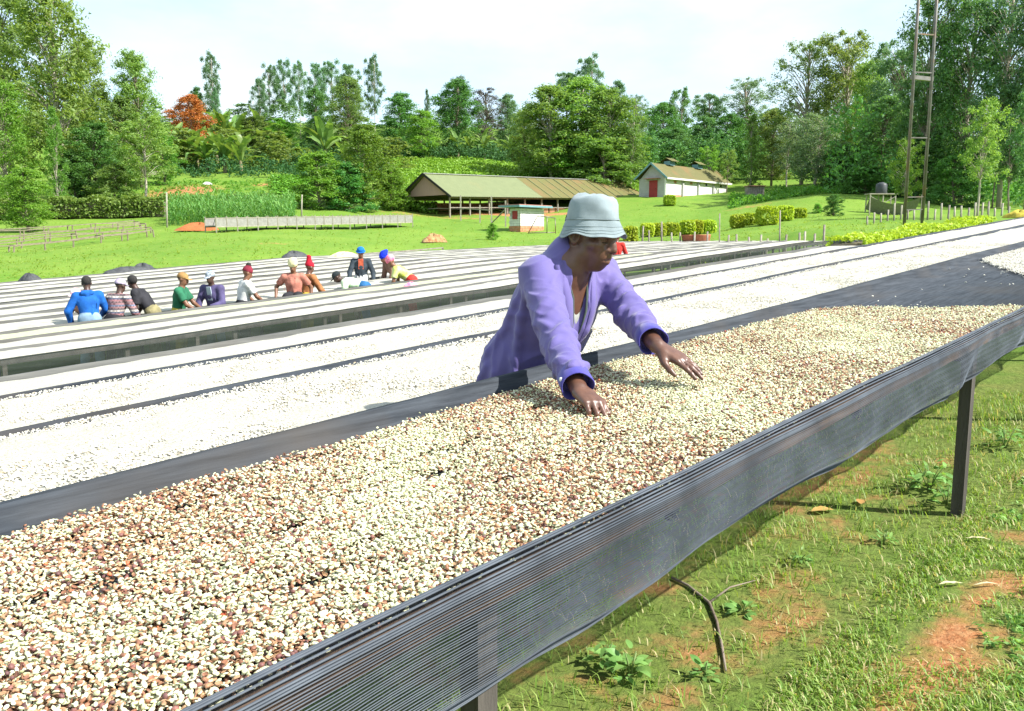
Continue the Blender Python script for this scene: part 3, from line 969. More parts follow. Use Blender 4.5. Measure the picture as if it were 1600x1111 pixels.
def leaves(centers, nl, r, size, rng, asp=0.45, up=0.35, shell=0.55, droop=0.0, squash=(1, 1, 1)):
    """diamond leaves through ellipsoid clumps; returns verts, faces"""
    C = np.repeat(np.asarray(centers), nl, 0)
    Rr = np.repeat(np.broadcast_to(np.asarray(r, float), (len(centers),)), nl)
    n = len(C)
    d = rng.normal(size=(n, 3)); d /= np.linalg.norm(d, axis=1)[:, None]
    d[:, 2] = np.where(d[:, 2] < -0.6, -d[:, 2] * .6, d[:, 2])
    rad = Rr * (shell + (1 - shell) * rng.random(n)) * rng.uniform(.75, 1.15, n)
    P = C + d * rad[:, None] * np.asarray(squash)
    nrm = d * .6 + rng.normal(size=(n, 3)) * .6; nrm[:, 2] += up
    nrm /= np.linalg.norm(nrm, axis=1)[:, None]
    t = rng.normal(size=(n, 3)); t[:, 2] -= droop
    t -= nrm * (t * nrm).sum(1)[:, None]; t /= np.linalg.norm(t, axis=1)[:, None]
    b = np.cross(nrm, t)
    s = size * rng.uniform(.6, 1.35, n)
    a = t * s[:, None] * .5; w = b * (s * asp * .5)[:, None]
    v = np.stack([P - a, P + w + nrm * (s * .06)[:, None], P + a - nrm * (s * .10)[:, None], P - w + nrm * (s * .06)[:, None]], 1).reshape(-1, 3)
    f = np.arange(n * 4).reshape(n, 4)
    return v, f

def tree_variant(kind, seed):
    """returns crown mesh, trunk mesh for a tree 10 m tall with crown half-width about 2.5 m"""
    rng = np.random.default_rng(seed)
    P = dict(
        feathery=dict(c0=.14, prof=lambda t: (.45 + .55 * math.sin(math.pi * min(1, .15 + .75 * t))) * (1 - .5 * t ** 3), n=120, cr=(.5, .95), nl=142, ls=0.180, asp=.40, droop=.6, shell=.1, bare=.25),
        euc=dict(c0=.36, prof=lambda t: .6 + .4 * math.sin(math.pi * t), n=52, cr=(.5, .95), nl=209, ls=0.197, asp=.4, droop=.9, shell=.15, bare=.4),
        tall=dict(c0=.18, prof=lambda t: (.6 + .4 * math.sin(math.pi * (.1 + .85 * t))), n=130, cr=(.5, .95), nl=142, ls=0.164, asp=.45, droop=.8, shell=.1, bare=.3),
        round=dict(c0=.12, prof=lambda t: math.sqrt(max(.05, 1 - (2 * t - .85) ** 2 * .8)), n=110, cr=(.55, .95), nl=155, ls=0.189, asp=.5, droop=.2, shell=.2, bare=.1),
        column=dict(c0=.04, prof=lambda t: (.55 + .5 * t) if t < .4 else (.75 * (1 - (t - .4) / .62) + .12), n=90, cr=(.45, .75), nl=155, ls=0.156, asp=.5, droop=.3, shell=.2, bare=.05),
        sparse=dict(c0=.25, prof=lambda t: math.sqrt(max(.05, 1 - (2 * t - 1.0) ** 2 * .8)), n=120, cr=(.4, .8), nl=80, ls=0.148, asp=.45, droop=.3, shell=.1, bare=.3),
        umbrella=dict(c0=.68, prof=lambda t: 1.25 - .5 * t, n=46, cr=(.5, .8), nl=186, ls=0.180, asp=.5, droop=0, shell=.2, bare=.5),
        bush=dict(c0=.0, prof=lambda t: math.sqrt(max(.05, 1 - t ** 2 * .85)) * 1.1, n=90, cr=(.6, 1.0), nl=162, ls=0.246, asp=.55, droop=.2, shell=.3, bare=.02),
        young=dict(c0=.34, prof=lambda t: (.5 + .5 * math.sin(math.pi * (.2 + .7 * t))), n=70, cr=(.4, .8), nl=124, ls=0.180, asp=.5, droop=.5, shell=.15, bare=.35),
    )[kind]
    Wd = 2.3
    cs, rr = [], []
    lean = rng.normal(0, .025, 2)
    for q in range(P['n']):
        t = (q + rng.random()) / P['n']
        t = t ** .92
        pr = P['prof'](t) * Wd
        a = rng.uniform(0, 2 * math.pi)
        rad = pr * math.sqrt(rng.uniform(.08, 1.0)) * rng.uniform(.75, 1.12)
        z = 10 * (P['c0'] + (1 - P['c0']) * t) - .35
        cs.append((rad * math.cos(a) + lean[0] * z, rad * math.sin(a) + lean[1] * z, z))
        rr.append(rng.uniform(*P['cr']) * (1 if t < .85 else .7))
    cs = np.array(cs); rr = np.array(rr)
    v, f = leaves(cs, P['nl'], rr, P['ls'], rng, P['asp'], .3, P['shell'], P['droop'], (1, 1, 1.0))
    crown = mesh_np('crown', v, f)
    m = MB()
    tr = .115 if kind not in ('young', 'euc') else .085
    zs = np.linspace(-.4, 9.2, 9)
    wob = rng.normal(0, .05, (9, 2)).cumsum(0); wob[:2] = 0
    tp_ = np.stack([lean[0] * zs + wob[:, 0], lean[1] * zs + wob[:, 1], zs], 1)
    m.tube(tp_, tr * (1.15 - .1 * np.arange(9)) + .012, 8)
    for q in range(P['n']):
        c = cs[q]
        zb = max(10 * P['bare'] * .8 + .3, c[2] - rng.uniform(.8, 2.4))
        if zb > c[2] or rng.random() < .25:
            continue
        base = np.array([np.interp(zb, zs, tp_[:, 0]), np.interp(zb, zs, tp_[:, 1]), zb])
        mid = base * .45 + c * .55 + [0, 0, .25]
        m.tube([base, mid, c], [tr * .32, tr * .2, tr * .07], 4, False)
    me = bpy.data.meshes.new('trunk')
    me.from_pydata(np.concatenate(m.v).tolist(), [], m.f); me.update()
    me.polygons.foreach_set('use_smooth', np.ones(len(me.polygons), dtype=bool))
    return crown, me

_tv = {}
def variant(kind, seed):
    seed = (seed - 1) % 2 + 1
    if (kind, seed) not in _tv:
        c, t = tree_variant(kind, seed)
        c.materials.append(None); t.materials.append(None)
        _tv[(kind, seed)] = (c, t)
    return _tv[(kind, seed)]
def link_om(name, me, mat, parent):
    """shared mesh, material held by the object"""
    o = link(name, me, None, parent)
    o.material_slots[0].link = 'OBJECT'; o.material_slots[0].material = mat
    return o

_trng = random.Random(5)
def tree(px, d, top, hw, kind, seed, leaf, label, bark=None, name='tree', group=None, cat='tree'):
    b = at(px, d)
    hgt = zat(top, d) - b[2]
    wid = 1.12 * hw * d / 1300.0
    c, t = variant(kind, seed)
    o = thing(name, b, label, cat, group, _trng.uniform(0, 6.28))
    o.scale = (wid / 2.6, wid / 2.6, hgt / 10.0)
    link_om('crown', c, leaf, o); link_om('trunk', t, bark or M_bark, o)
    return o

GL, GC, GR = 'trees on the left slope', 'trees on the far ridge', 'trees at the right forest edge'
T = tree
# left
T(20, 100, -40, 75, 'feathery', 1, L_olive, 'dark olive tree filling the top left corner', group=GL)
T(98, 86, -50, 82, 'feathery', 2, L_feather, 'tallest feathery tree on the left, reaching above the picture', M_barkpale, group=GL)
T(140, 96, 60, 45, 'feathery', 3, L_olive, 'olive feathery tree just right of the tallest left tree', group=GL)
T(12, 80, 125, 50, 'feathery', 3, L_bright, 'bright green feathery tree at the left picture edge', M_barkpale, group=GL)
T(92, 79, 165, 24, 'column', 1, L_bright, 'slim creeper-covered trunk left of the hedge', M_barkpale, group=GL)
T(150, 84, 190, 50, 'round', 1, L_dark, 'dark round tree behind the left hedge', group=GL)
T(196, 92, 150, 45, 'round', 2, L_olive, 'olive round tree left of the light feathery tree', group=GL)
T(222, 94, 78, 46, 'feathery', 1, L_feather, 'light feathery tree with pointed top against the sky, left of orange tree', group=GL)
T(228, 80, 175, 48, 'young', 1, L_feather, 'slender light green tree standing behind right end of hedge', M_barkpale, group=GL)
T(45, 62, 262, 46, 'round', 3, L_bright, 'small bright round tree on the lawn in front of the hedge', group=GL)
T(118, 82, 235, 30, 'bush', 1, L_dark, 'dark leafy bush behind the hedge below tallest left tree', name='bush', cat='bush')
T(180, 80, 255, 34, 'bush', 2, L_olive, 'olive bush behind the middle of the left hedge', name='bush', cat='bush')
T(258, 98, 205, 30, 'round', 1, L_bright, 'bright round tree below and left of orange tree', group=GL)
T(298, 125, 146, 36, 'round', 2, L_orange, 'orange blossoming tree on the left ridge', name='flowering_tree', group=GC)
# ridge left of centre
T(335, 165, 80, 17, 'euc', 1, L_euc, 'tall lone two-tufted eucalyptus right of the orange tree', M_barkpale, group=GC)
T(340, 160, 135, 14, 'column', 2, L_euc, 'small columnar tree under the lone eucalyptus', group=GC)
T(310, 165, 135, 15, 'round', 3, L_dark, 'small dark tree peeping behind the orange tree', group=GC)
for i, (px, top, hw, sd, lb) in enumerate(((408, 122, 15, 2, 'short leftmost eucalyptus of the ridge row'), (424, 98, 17, 1, 'second eucalyptus from left in the ridge row'), (446, 90, 17, 3, 'tall third eucalyptus from left in the ridge row'),
                                          (470, 94, 16, 2, 'fourth eucalyptus from left in the ridge row'), (496, 96, 17, 1, 'fifth eucalyptus from left in the ridge row'), (520, 92, 20, 3, 'broad sixth eucalyptus from left in the ridge row'),
                                          (548, 98, 22, 2, 'seventh eucalyptus from left, fullest of the ridge row'), (586, 84, 17, 1, 'slender rightmost eucalyptus of the ridge row'))):
    T(px, 168 + 3 * (i % 3), top, hw, 'euc', sd, L_euc, lb, M_barkpale, group=GC)
T(495, 140, 136, 24, 'round', 1, L_dark, 'dark round tree in front of the ridge eucalyptus row', group=GC)
T(545, 135, 118, 38, 'feathery', 2, L_olive, 'olive feathery tree below the right end of ridge eucalypts', group=GC)
T(440, 142, 185, 30, 'round', 2, L_bright, 'low bright tree under the ridge eucalypts', group=GC)
T(400, 140, 180, 26, 'bush', 1, L_olive, 'olive thicket left of the low bright tree', group=GC)
T(500, 80, 236, 42, 'bush', 3, L_bright, 'glossy bright green bushy tree behind the mesh-sided bed', group='bushy trees behind the mesh-sided bed')
T(568, 83, 192, 46, 'round', 3, L_yellow, 'yellow-green topped tree behind right end of mesh-sided bed', group='bushy trees behind the mesh-sided bed')
T(545, 81, 255, 36, 'bush', 1, L_dark, 'dark bushy tree between the bright and yellow-green trees', group='bushy trees behind the mesh-sided bed')
T(612, 86, 262, 26, 'bush', 2, L_bright, 'low bright bush left of the pink gable', name='bush', cat='bush')
# ridge centre
T(625, 140, 144, 36, 'round', 1, L_dark, 'dark broad tree on the ridge left of the tea field centre', group=GC)
T(660, 132, 172, 32, 'round', 3, L_bright, 'bright rounded tree on the ridge beside the dark broad tree', group=GC)
T(668, 155, 138, 10, 'column', 1, L_blue, 'small pointed bluish tree on the skyline', group=GC)
T(712, 142, 122, 40, 'round', 2, L_dark, 'dark green dome-topped tree near ridge centre', group=GC)
T(716, 150, 116, 22, 'sparse', 1, L_blue, 'thin bluish treetop behind the dome-topped tree', group=GC)
T(760, 146, 136, 30, 'sparse', 2, L_grey, 'half-bare greyish purple tree on the ridge', group=GC)
T(792, 150, 146, 24, 'round', 3, L_euc, 'small grey-green tree right of half-bare tree', group=GC)
T(820, 120, 168, 34, 'feathery', 3, L_feather, 'light feathery tree at left end of central grove', group='light green central grove')
T(862, 113, 132, 56, 'round', 1, L_feather, 'light green feathery tree left of grove centre', M_barkpale, group='light green central grove')
T(905, 114, 116, 62, 'round', 2, L_feather, 'tallest light tree of the central grove', M_barkpale, group='light green central grove')
T(952, 112, 138, 56, 'round', 3, L_feather, 'light feathery tree right of grove centre', M_barkpale, group='light green central grove')
T(985, 110, 178, 28, 'young', 2, L_feather, 'slim light tree at right end of central grove', M_barkpale, group='light green central grove')
T(885, 116, 205, 60, 'bush', 2, L_bright, 'bright bushy growth at the foot of central grove', group='light green central grove')
T(945, 108, 215, 48, 'bush', 3, L_feather, 'light bushy growth at right foot of central grove', group='light green central grove')
T(922, 178, 84, 26, 'euc', 3, L_euc, 'tall dark eucalyptus rising behind the central grove', group=GC)
T(884, 182, 112, 24, 'umbrella', 1, L_euc, 'flat-topped eucalyptus behind left of the grove top', group=GC)
T(962, 176, 126, 22, 'round', 1, L_euc, 'dark rounded treetop behind right of the grove top', group=GC)
T(996, 160, 146, 22, 'sparse', 3, L_blue, 'thin bluish tree between grove and dark trees', group=GC)
T(1032, 148, 158, 30, 'round', 2, L_dark, 'dark round tree above the store roof', group=GC)
T(1062, 150, 136, 24, 'euc', 2, L_dark, 'dark upright tree above the store vents', group=GC)
T(1106, 166, 146, 28, 'umbrella', 2, L_euc, 'umbrella-shaped tree on the skyline right of the store', group=GC)
T(1172, 160, 120, 48, 'sparse', 1, L_blue, 'wide airy bluish tree on the skyline', group=GC)
T(1100, 132, 182, 36, 'round', 3, L_forest, 'mid green tree behind the store right end', group=GC)
T(1050, 128, 200, 34, 'round', 1, L_forest, 'rounded tree directly behind the store', group=GC)
T(1138, 128, 176, 36, 'round', 1, L_dark, 'dark rounded tree right behind the store', group=GC)
T(1000, 124, 214, 26, 'round', 2, L_bright, 'low bright tree left behind the store', group=GC)
T(1172, 112, 176, 24, 'column', 1, L_feather, 'light columnar tree above the outhouse', M_barkpale, group=GR)
T(1108, 112, 226, 22, 'young', 2, L_bright, 'small bright tree peeping over the store roof', group=GC)
T(1135, 108, 232, 18, 'young', 3, L_feather, 'small slim light tree at store right corner', group=GC)
T(1205, 118, 170, 34, 'round', 3, L_olive, 'olive tree above and right of the outhouse', group=GR)
T(1252, 112, 58, 52, 'sparse', 2, L_olive, 'tall airy tree with thin crown at right of centre', M_barkpale, group=GR)
T(1312, 110, 48, 54, 'tall', 1, L_olive, 'tallest olive tree left of the right forest', M_barkpale, group=GR)
T(1352, 104, 92, 42, 'feathery', 2, L_feather, 'feathery tree against the right forest', group=GR)
T(1228, 98, 186, 30, 'young', 1, L_silver, 'slim silvery tree left of the big silvery tree', M_barkpale, group=GR)
T(1272, 94, 178, 44, 'tall', 2, L_silver, 'big silvery-leaved tree at the forest edge', M_barkpale, group=GR)
T(1320, 92, 225, 40, 'bush', 1, L_forest, 'dark shrubby tree right of the big silvery tree', group=GR)
T(1375, 90, 150, 50, 'round', 2, L_forest, 'deep green tree at the left of the right forest', group=GR)
T(1395, 98, 60, 50, 'tall', 3, L_euc, 'tall dark tree at the left shoulder of right forest', group=GR)
T(1445, 84, -30, 58, 'tall', 1, L_forest, 'tall forest tree rising behind the steel mast', M_barkpale, group=GR)
T(1500, 82, -20, 62, 'tall', 2, L_forest, 'tall forest tree right of the steel mast', M_barkpale, group=GR)
T(1560, 78, -45, 66, 'tall', 3, L_euc, 'tall dark forest tree near the right picture edge', M_barkpale, group=GR)
T(1625, 74, -40, 66, 'tall', 1, L_euc, 'tall forest tree cut by the right picture edge', M_barkpale, group=GR)
T(1475, 90, 120, 50, 'round', 3, L_dark, 'dark rounded understorey tree behind the mast', group=GR)
T(1430, 82, 210, 36, 'bush', 2, L_forest, 'shadowy shrub left behind the mast', name='bush', group=GR, cat='bush')
T(1350, 84, 262, 34, 'bush', 3, L_dark, 'dark low shrub at forest foot left of the tank', name='bush', cat='bush', group=GR)
T(1490, 76, 240, 36, 'bush', 1, L_dark, 'dark low shrub at forest foot right of the mast', name='bush', cat='bush', group=GR)
T(1575, 72, 190, 30, 'young', 2, L_forest, 'thin-trunked forest tree near the right edge', group=GR)
T(1600, 70, 120, 34, 'young', 3, L_forest, 'thin-trunked tree cut by the right edge', group=GR)
T(1550, 76, 130, 30, 'young', 1, L_forest, 'thin-trunked forest tree behind the light slender tree', group=GR)
T(1412, 56, 214, 27, 'young', 2, L_yellow, 'small yellow-green tree with forked pale trunk behind the mast', M_barkpale, group=GR)
T(1527, 54, 150, 38, 'young', 1, L_feather, 'light slender pale-trunked tree at right in front of forest', M_barkpale, group=GR)
T(1302, 62, 303, 15, 'bush', 2, L_dark, 'small dark shrub standing alone on the right lawn', name='bush', cat='bush')
T(1278, 66, 318, 8, 'bush', 1, L_bright, 'tiny bush left of the lone lawn shrub', name='bush', cat='bush')
T(770, 55, 349, 10, 'bush', 3, L_bright, 'low green weed clump left of the pump house', name='bush', cat='bush')

# ---- bananas
def banana_leaf(seed):
    rng = np.random.default_rng(seed)
    n = 8
    L, W = 2.7, .25
    v, f = [], []
    for i in range(n + 1):
        t = i / n
        x = L * (t * .80); z = L * (.80 * t - .62 * t * t * rng.uniform(.8, 1.1))
        w = W * (math.sin(math.pi * min(1, .08 + .92 * t)) ** .6) if i < n else .01
        w = max(w, .03) * (1 if t > .12 else .25)
        r_ = rng.uniform(-.05, .05)
        v += [(x, -w, z + .10 * w / W + r_), (x, 0, z), (x, w, z + .10 * w / W - r_)]
    for i in range(n):
        a = 3 * i
        f += [[a, a + 1, a + 4, a + 3], [a + 1, a + 2, a + 5, a + 4]]
    me = bpy.data.meshes.new('leaf'); me.from_pydata(v, [], f); me.update()
    me.materials.append(L_banana)
    return me
_bl3 = [banana_leaf(s) for s in (1, 2, 3)]
_bs = MB().tube([(0, 0, -.3), (0, 0, .4), (.03, 0, .9), (.04, 0, 1.2)], [.15, .13, .10, .06], 8)
_bsm = bpy.data.meshes.new('stem'); _bsm.from_pydata(np.concatenate(_bs.v).tolist(), [], _bs.f); _bsm.update()
_bsm.materials.append(pm('banana_stem', (.22, .20, .10), (.14, .12, .07), 4., .7))
BAN = [(272, 118, 197, 'leftmost banana plant, below the orange tree'), (292, 115, 194, 'banana plant directly below the orange tree'), (308, 117, 198, 'tall banana plant beside the leftmost pair'),
       (325, 113, 212, 'banana plant in the middle of the left clump'), (352, 112, 206, 'banana plant at right of the left clump'), (377, 111, 212, 'banana plant at the edge of red soil'),
       (340, 121, 203, 'banana plant at the back of the left clump'), (350, 138, 172, 'banana plant on the skyline under the lone eucalyptus'), (372, 140, 180, 'small skyline banana plant right of the lone eucalyptus'),
       (404, 140, 178, 'skyline banana plant left of the ridge eucalypts'), (452, 128, 212, 'lone banana plant above the maize'), (508, 124, 190, 'banana plant below the dark round ridge tree'),
       (540, 118, 222, 'low banana plant left of the yellow-green tree'), (478, 116, 232, 'low banana plant right of the lone one'), (716, 134, 205, 'banana plant at left above the tea field'), (735, 136, 213, 'small banana plant between two above tea field'), (757, 134, 208, 'banana plant at right above the tea field'), (800, 136, 212, 'banana plant at the tea field corner by the grove')]
for i, (px, d, top, lb) in enumerate(BAN):
    b = at(px, d)
    h = max(2.2, zat(top, d) - b[2])
    s = h / 3.0
    o = thing('banana_plant', b, lb, 'banana plant', 'banana plants', _trng.uniform(0, 6.28))
    o.scale = (s * 1.15, s * 1.15, s)
    link('stem', _bsm, None, o)
    for k in range(11):
        lf = link('leaf', _bl3[k % 3], None, o)
        lf.location = (0, 0, .75 + .05 * k)
        lf.rotation_euler = (_trng.uniform(-.3, .3), _trng.uniform(-1.0, .25), k * 2.4 + _trng.uniform(-.3, .3))
        lf.scale = (_trng.uniform(.75, 1.15),) * 3

# ---- masses nobody could count
def mass(name, label, cat, n, sample, size, leaf, hfun, seed, asp=.5, up=.4, droop=.2, cl=1, cr=.4):
    rng = np.random.default_rng(seed)
    px, d = sample(rng, n)
    x = (px - 800) / 1300 * d * CT
    z = zg(x, d)
    x = (px - 800) / 1300 * (d * CT - z * ST)
    z = zg(x, d)
    c = np.stack([x, d, z + hfun(rng, x, d)], 1)
    v, f = leaves(c, cl, cr, size, rng, asp, up, .3, droop)
    b = c.mean(0)
    return tag(link(name, mesh_np(name, v - b, f), leaf, None, b), label, cat, None, 'stuff')
uni = lambda r, n, a, b: r.uniform(a, b, n)
# tea: rows of flat-topped bushes
def tea_s(r, n):
    px = uni(r, n, 600, 1010); d = uni(r, n, 96, 128)
    k = (d > np.interp(px, [600, 700, 830, 1010], [96, 100, 104, 108]))
    return px[k], d[k]
mass('tea_field', 'bright green tea bushes covering the slope behind the long shed', 'tea field', 7500, tea_s, .34, L_tea, lambda r, x, y: .25 + .32 * np.clip(np.sin(2.2 * (y + .25 * x)) + .5, 0, 1) * r.uniform(.6, 1, x.size), 21, .55, .9, 0, 5, .32)
mass('tea_field', 'bright green tea bushes on the slope left of the bushy trees', 'tea field', 1500, lambda r, n: (uni(r, n, 425, 490), uni(r, n, 88, 104)), .34, L_tea, lambda r, x, y: .2 + .35 * np.clip(np.sin(2.5 * y + .6 * x), 0, 1), 22, .55, .9, 0, 5, .32)
mass('tea_field', 'low tea bushes sloping behind the pink gable', 'tea field', 1800, lambda r, n: (uni(r, n, 595, 680), uni(r, n, 86, 100)), .34, L_tea, lambda r, x, y: .2 + .5 * np.clip(np.sin(2.2 * y + 1.2 * x), 0, 1), 29, .55, .8, 0, 5, .36)
mass('coffee_bushes', 'dark coffee bushes along the top of the tea field', 'coffee bushes', 1500, lambda r, n: (uni(r, n, 590, 830), uni(r, n, 130, 142)), .38, L_coffee, lambda r, x, y: r.uniform(.2, 2.6, x.size) * (.75 + .25 * np.sin(1.3 * x)), 23, .5, .3, .2, 9, .7)
mass('coffee_bushes', 'dark coffee bushes on the left hillside around the bananas', 'coffee bushes', 2600, lambda r, n: (uni(r, n, 120, 600), uni(r, n, 104, 150)), .38, L_coffee, lambda r, x, y: r.uniform(.1, 2.4, x.size) * (.6 + .4 * np.sin(.9 * x + .5 * y)), 24, .5, .3, .2, 9, .75)
def wood(name, label, items, leaf, seed, keep=.55):
    """a far wood that reads as one mass: many crowns and stems in one mesh"""
    rng = np.random.default_rng(seed)
    vs, fs, off = [], [], 0
    for (px, d, top, hw, kind, sd) in items:
        b = at(px, d); hg = zat(top, d) - b[2]; wd = hw * d / 1300
        if hg < 1: continue

        for me, kp in ((variant(kind, sd)[0], keep),):
            co = np.empty(len(me.vertices) * 3, np.float32); me.vertices.foreach_get('co', co)
            co = co.reshape(-1, 4, 3); co = co[rng.random(len(co)) < kp]
            c_ = co.mean(1, keepdims=True); co = c_ + (co - c_) * 1.8
            an = rng.uniform(0, 6.28); ca, sa = math.cos(an), math.sin(an)
            co = co.reshape(-1, 3).astype(float)
            x = (co[:, 0] * ca - co[:, 1] * sa) * wd / 2.6 + b[0]; y = (co[:, 0] * sa + co[:, 1] * ca) * wd / 2.6 + b[1]
            vs.append(np.stack([x, y, co[:, 2] * hg / 10 + b[2]], 1)); n = len(co) // 4
            fs.append(np.arange(n * 4).reshape(n, 4) + off); off += n * 4
    v = np.concatenate(vs); c = v.mean(0)
    return tag(link(name, mesh_np(name, v - c, np.concatenate(fs)), leaf, None, c), label, 'wood', None, 'stuff')
rw = np.random.default_rng(77)
prof_sky = lambda px: np.interp(px, [-200, 100, 260, 330, 400, 600, 700, 800, 1000, 1100, 1250, 1400, 1800], [60, 120, 165, 185, 165, 170, 165, 170, 170, 175, 140, 90, 40])
kinds = ['round', 'round', 'bush', 'feathery', 'round', 'tall']
wood('far_wood', 'distant wood filling the skyline behind the ridge trees',
     [(px, rw.uniform(150, 178), prof_sky(px) + rw.uniform(-14, 28), rw.uniform(22, 40), kinds[rw.integers(6)], int(rw.integers(1, 4))) for px in np.linspace(-120, 1420, 58) + rw.uniform(-9, 9, 58)], L_forest, 5, .125)
wood('hill_wood', 'belt of mixed bushes below the skyline on the left hillside',
     [(px, rw.uniform(112, 145), rw.uniform(195, 235), rw.uniform(24, 40), 'bush', int(rw.integers(1, 4))) for px in np.linspace(130, 610, 26) + rw.uniform(-9, 9, 26)], L_olive, 6, .14)
wood('ridge_wood', 'belt of leafy trees between the store and the forest',
     [(px, rw.uniform(122, 140) if px < 1180 else rw.uniform(104, 135), rw.uniform(195, 240), rw.uniform(22, 40), kinds[rw.integers(6)], int(rw.integers(1, 4))) for px in np.linspace(985, 1400, 24) + rw.uniform(-9, 9, 24)], L_forest, 7, .14)
mass('forest_undergrowth', 'deep shady undergrowth filling the right forest', 'undergrowth', 4200, lambda r, n: (uni(r, n, 1290, 1850), uni(r, n, 80, 118)), .40, L_dark, lambda r, x, y: r.uniform(.1, 9.5, x.size) * (.65 + .35 * np.sin(.8 * x)), 28, .5, .35, .2, 9, .9)
mass('slope_weeds', 'rough weeds on the bank below the silvery trees', 'weeds', 1500, lambda r, n: (uni(r, n, 1140, 1330), uni(r, n, 84, 96)), .3, L_bright, lambda r, x, y: r.uniform(.05, .8, x.size) * (.5 + .5 * np.sin(1.1 * x)), 30, .5, .4, .1, 6, .35)
mass('slope_weeds', 'rough weeds and crops among the red soil on the left slope', 'weeds', 1300, lambda r, n: (uni(r, n, 100, 480), uni(r, n, 80, 100)), .28, L_bright, lambda r, x, y: r.uniform(.05, .8, x.size) * np.clip(nz(x, y, .5, 3) + .25, 0, 1), 31, .5, .4, .1, 5, .3)
mass('lawn_tufts', 'rough grass tufts scattered over the far lawn', 'grass', 7000, lambda r, n: (uni(r, n, -40, 1420), 34 + 62 * r.random(n) ** 1.6), .12, leafm('lawn_tuft_leaf', (.19, .33, .035), (.27, .38, .06), .5), lambda r, x, y: .02 + .07 * np.clip(nz(x, y, .7, 5), 0, 1), 32, .3, .2, -1.0, 3, .16)

# maize patch: upright arching blades
def maize():
    rng = np.random.default_rng(41)
    n = 620
    px = rng.uniform(262, 462, n); d = rng.uniform(64, 77, n)
    x = (px - 800) / 1300 * d * CT; z = zg(x, d)
    vs, fs, o = [], [], 0
    for i in range(n):
        h = rng.uniform(1.2, 1.9)
        for k in range(6):
            a = rng.uniform(0, 6.28); z0 = h * (.15 + .14 * k); L = rng.uniform(.45, .75)
            dx, dy = math.cos(a), math.sin(a); w = .045
            b = np.array([x[i], d[i], z[i] + z0])
            p1 = b + [dx * L * .5, dy * L * .5, L * .55]; p2 = b + [dx * L, dy * L, L * .35]
            s = np.array([-dy, dx, 0]) * w
            vs += [b - s * .6, b + s * .6, p1 + s, p1 - s, p2]
            fs += [[o, o + 1, o + 2, o + 3], [o + 3, o + 2, o + 4]]; o += 5
        vs += [[x[i] - .03, d[i], z[i] - .1], [x[i] + .03, d[i], z[i] - .1], [x[i] + .012, d[i], z[i] + h], [x[i] - .012, d[i], z[i] + h]]
        fs += [[o, o + 1, o + 2, o + 3]]; o += 4
    c = np.array([x.mean(), d.mean(), z.mean()])
    me = bpy.data.meshes.new('maize_patch'); me.from_pydata((np.array(vs) - c).tolist(), [], fs); me.update()
    tag(link('maize_patch', me, L_maize, None, c), 'patch of young maize behind the mesh-sided bed', 'maize', None, 'stuff')
maize()

# hedges
def hedge(name, path, w, h, n, ls, leaf, label, cat='hedge', group=None):
    """clipped hedge along ground points"""
    path = np.asarray(path)
    rng = np.random.default_rng(len(label))
    base = path[0]
    o = thing(name, base, label, cat, group)
    t = rng.uniform(0, len(path) - 1.001, n); i = t.astype(int); fr = (t - i)[:, None]
    c = path[i] * (1 - fr) + path[i + 1] * fr
    dd = path[i + 1] - path[i]; sd = np.stack([-dd[:, 1], dd[:, 0], 0 * dd[:, 0]], 1); sd /= np.linalg.norm(sd, axis=1)[:, None]
    face = rng.random(n)
    lat = np.where(face < .4, -1, np.where(face < .6, 1, rng.uniform(-1, 1, n))) * w / 2
    zz = np.where(face < .6, rng.uniform(.05, h, n), h)
    P = c + sd * (lat + rng.normal(0, .035, n) * w)[:, None]
    P[:, 2] += zz * (1 + .10 * np.sin(P[:, 0] * 2.1) + .05 * np.sin(P[:, 0] * 5.3)) + rng.normal(0, .03 * h, n)
    v, f = leaves(P - base, 3, ls * .8, ls, rng, .6, .3, .2, 0)
    link('crown', mesh_np('crown', v, f), leaf, o)
    core = MB()
    for a in range(len(path) - 1):
        p, q = path[a] - base, path[a + 1] - base
        core.bar(p + [0, 0, h * .42], q + [0, 0, h * .42], w * .72, h * .8)
    core.build('inner_twigs', M_bark, o)
    return o
hp = [at(px, 72.0) for px in np.linspace(-60, 262, 14)]
hedge('hedge', hp, 1.6, 1.55, 4200, .24, leafm('left_hedge_leaf', (.115, .21, .04), (.18, .27, .06), .4), 'long clipped green hedge across the left lawn')
hp = [at(px, 79.5) for px in np.linspace(262, 462, 9)]
hedge('hedge', hp, 1.2, .9, 1500, .24, L_olive, 'low hedge running along the top of the maize')
hp = [np.append(uv(U, 6.75), 0) for U in np.linspace(17.0, 26.5, 14)]
hp = [np.array([p[0], p[1], float(zrim(*touv(p[0], p[1]))) - .40]) for p in hp]
hedge('hedge', hp, .75, .46, 5200, .075, L_hedge, 'low clipped yellow-green hedge running behind the beds to the mast')
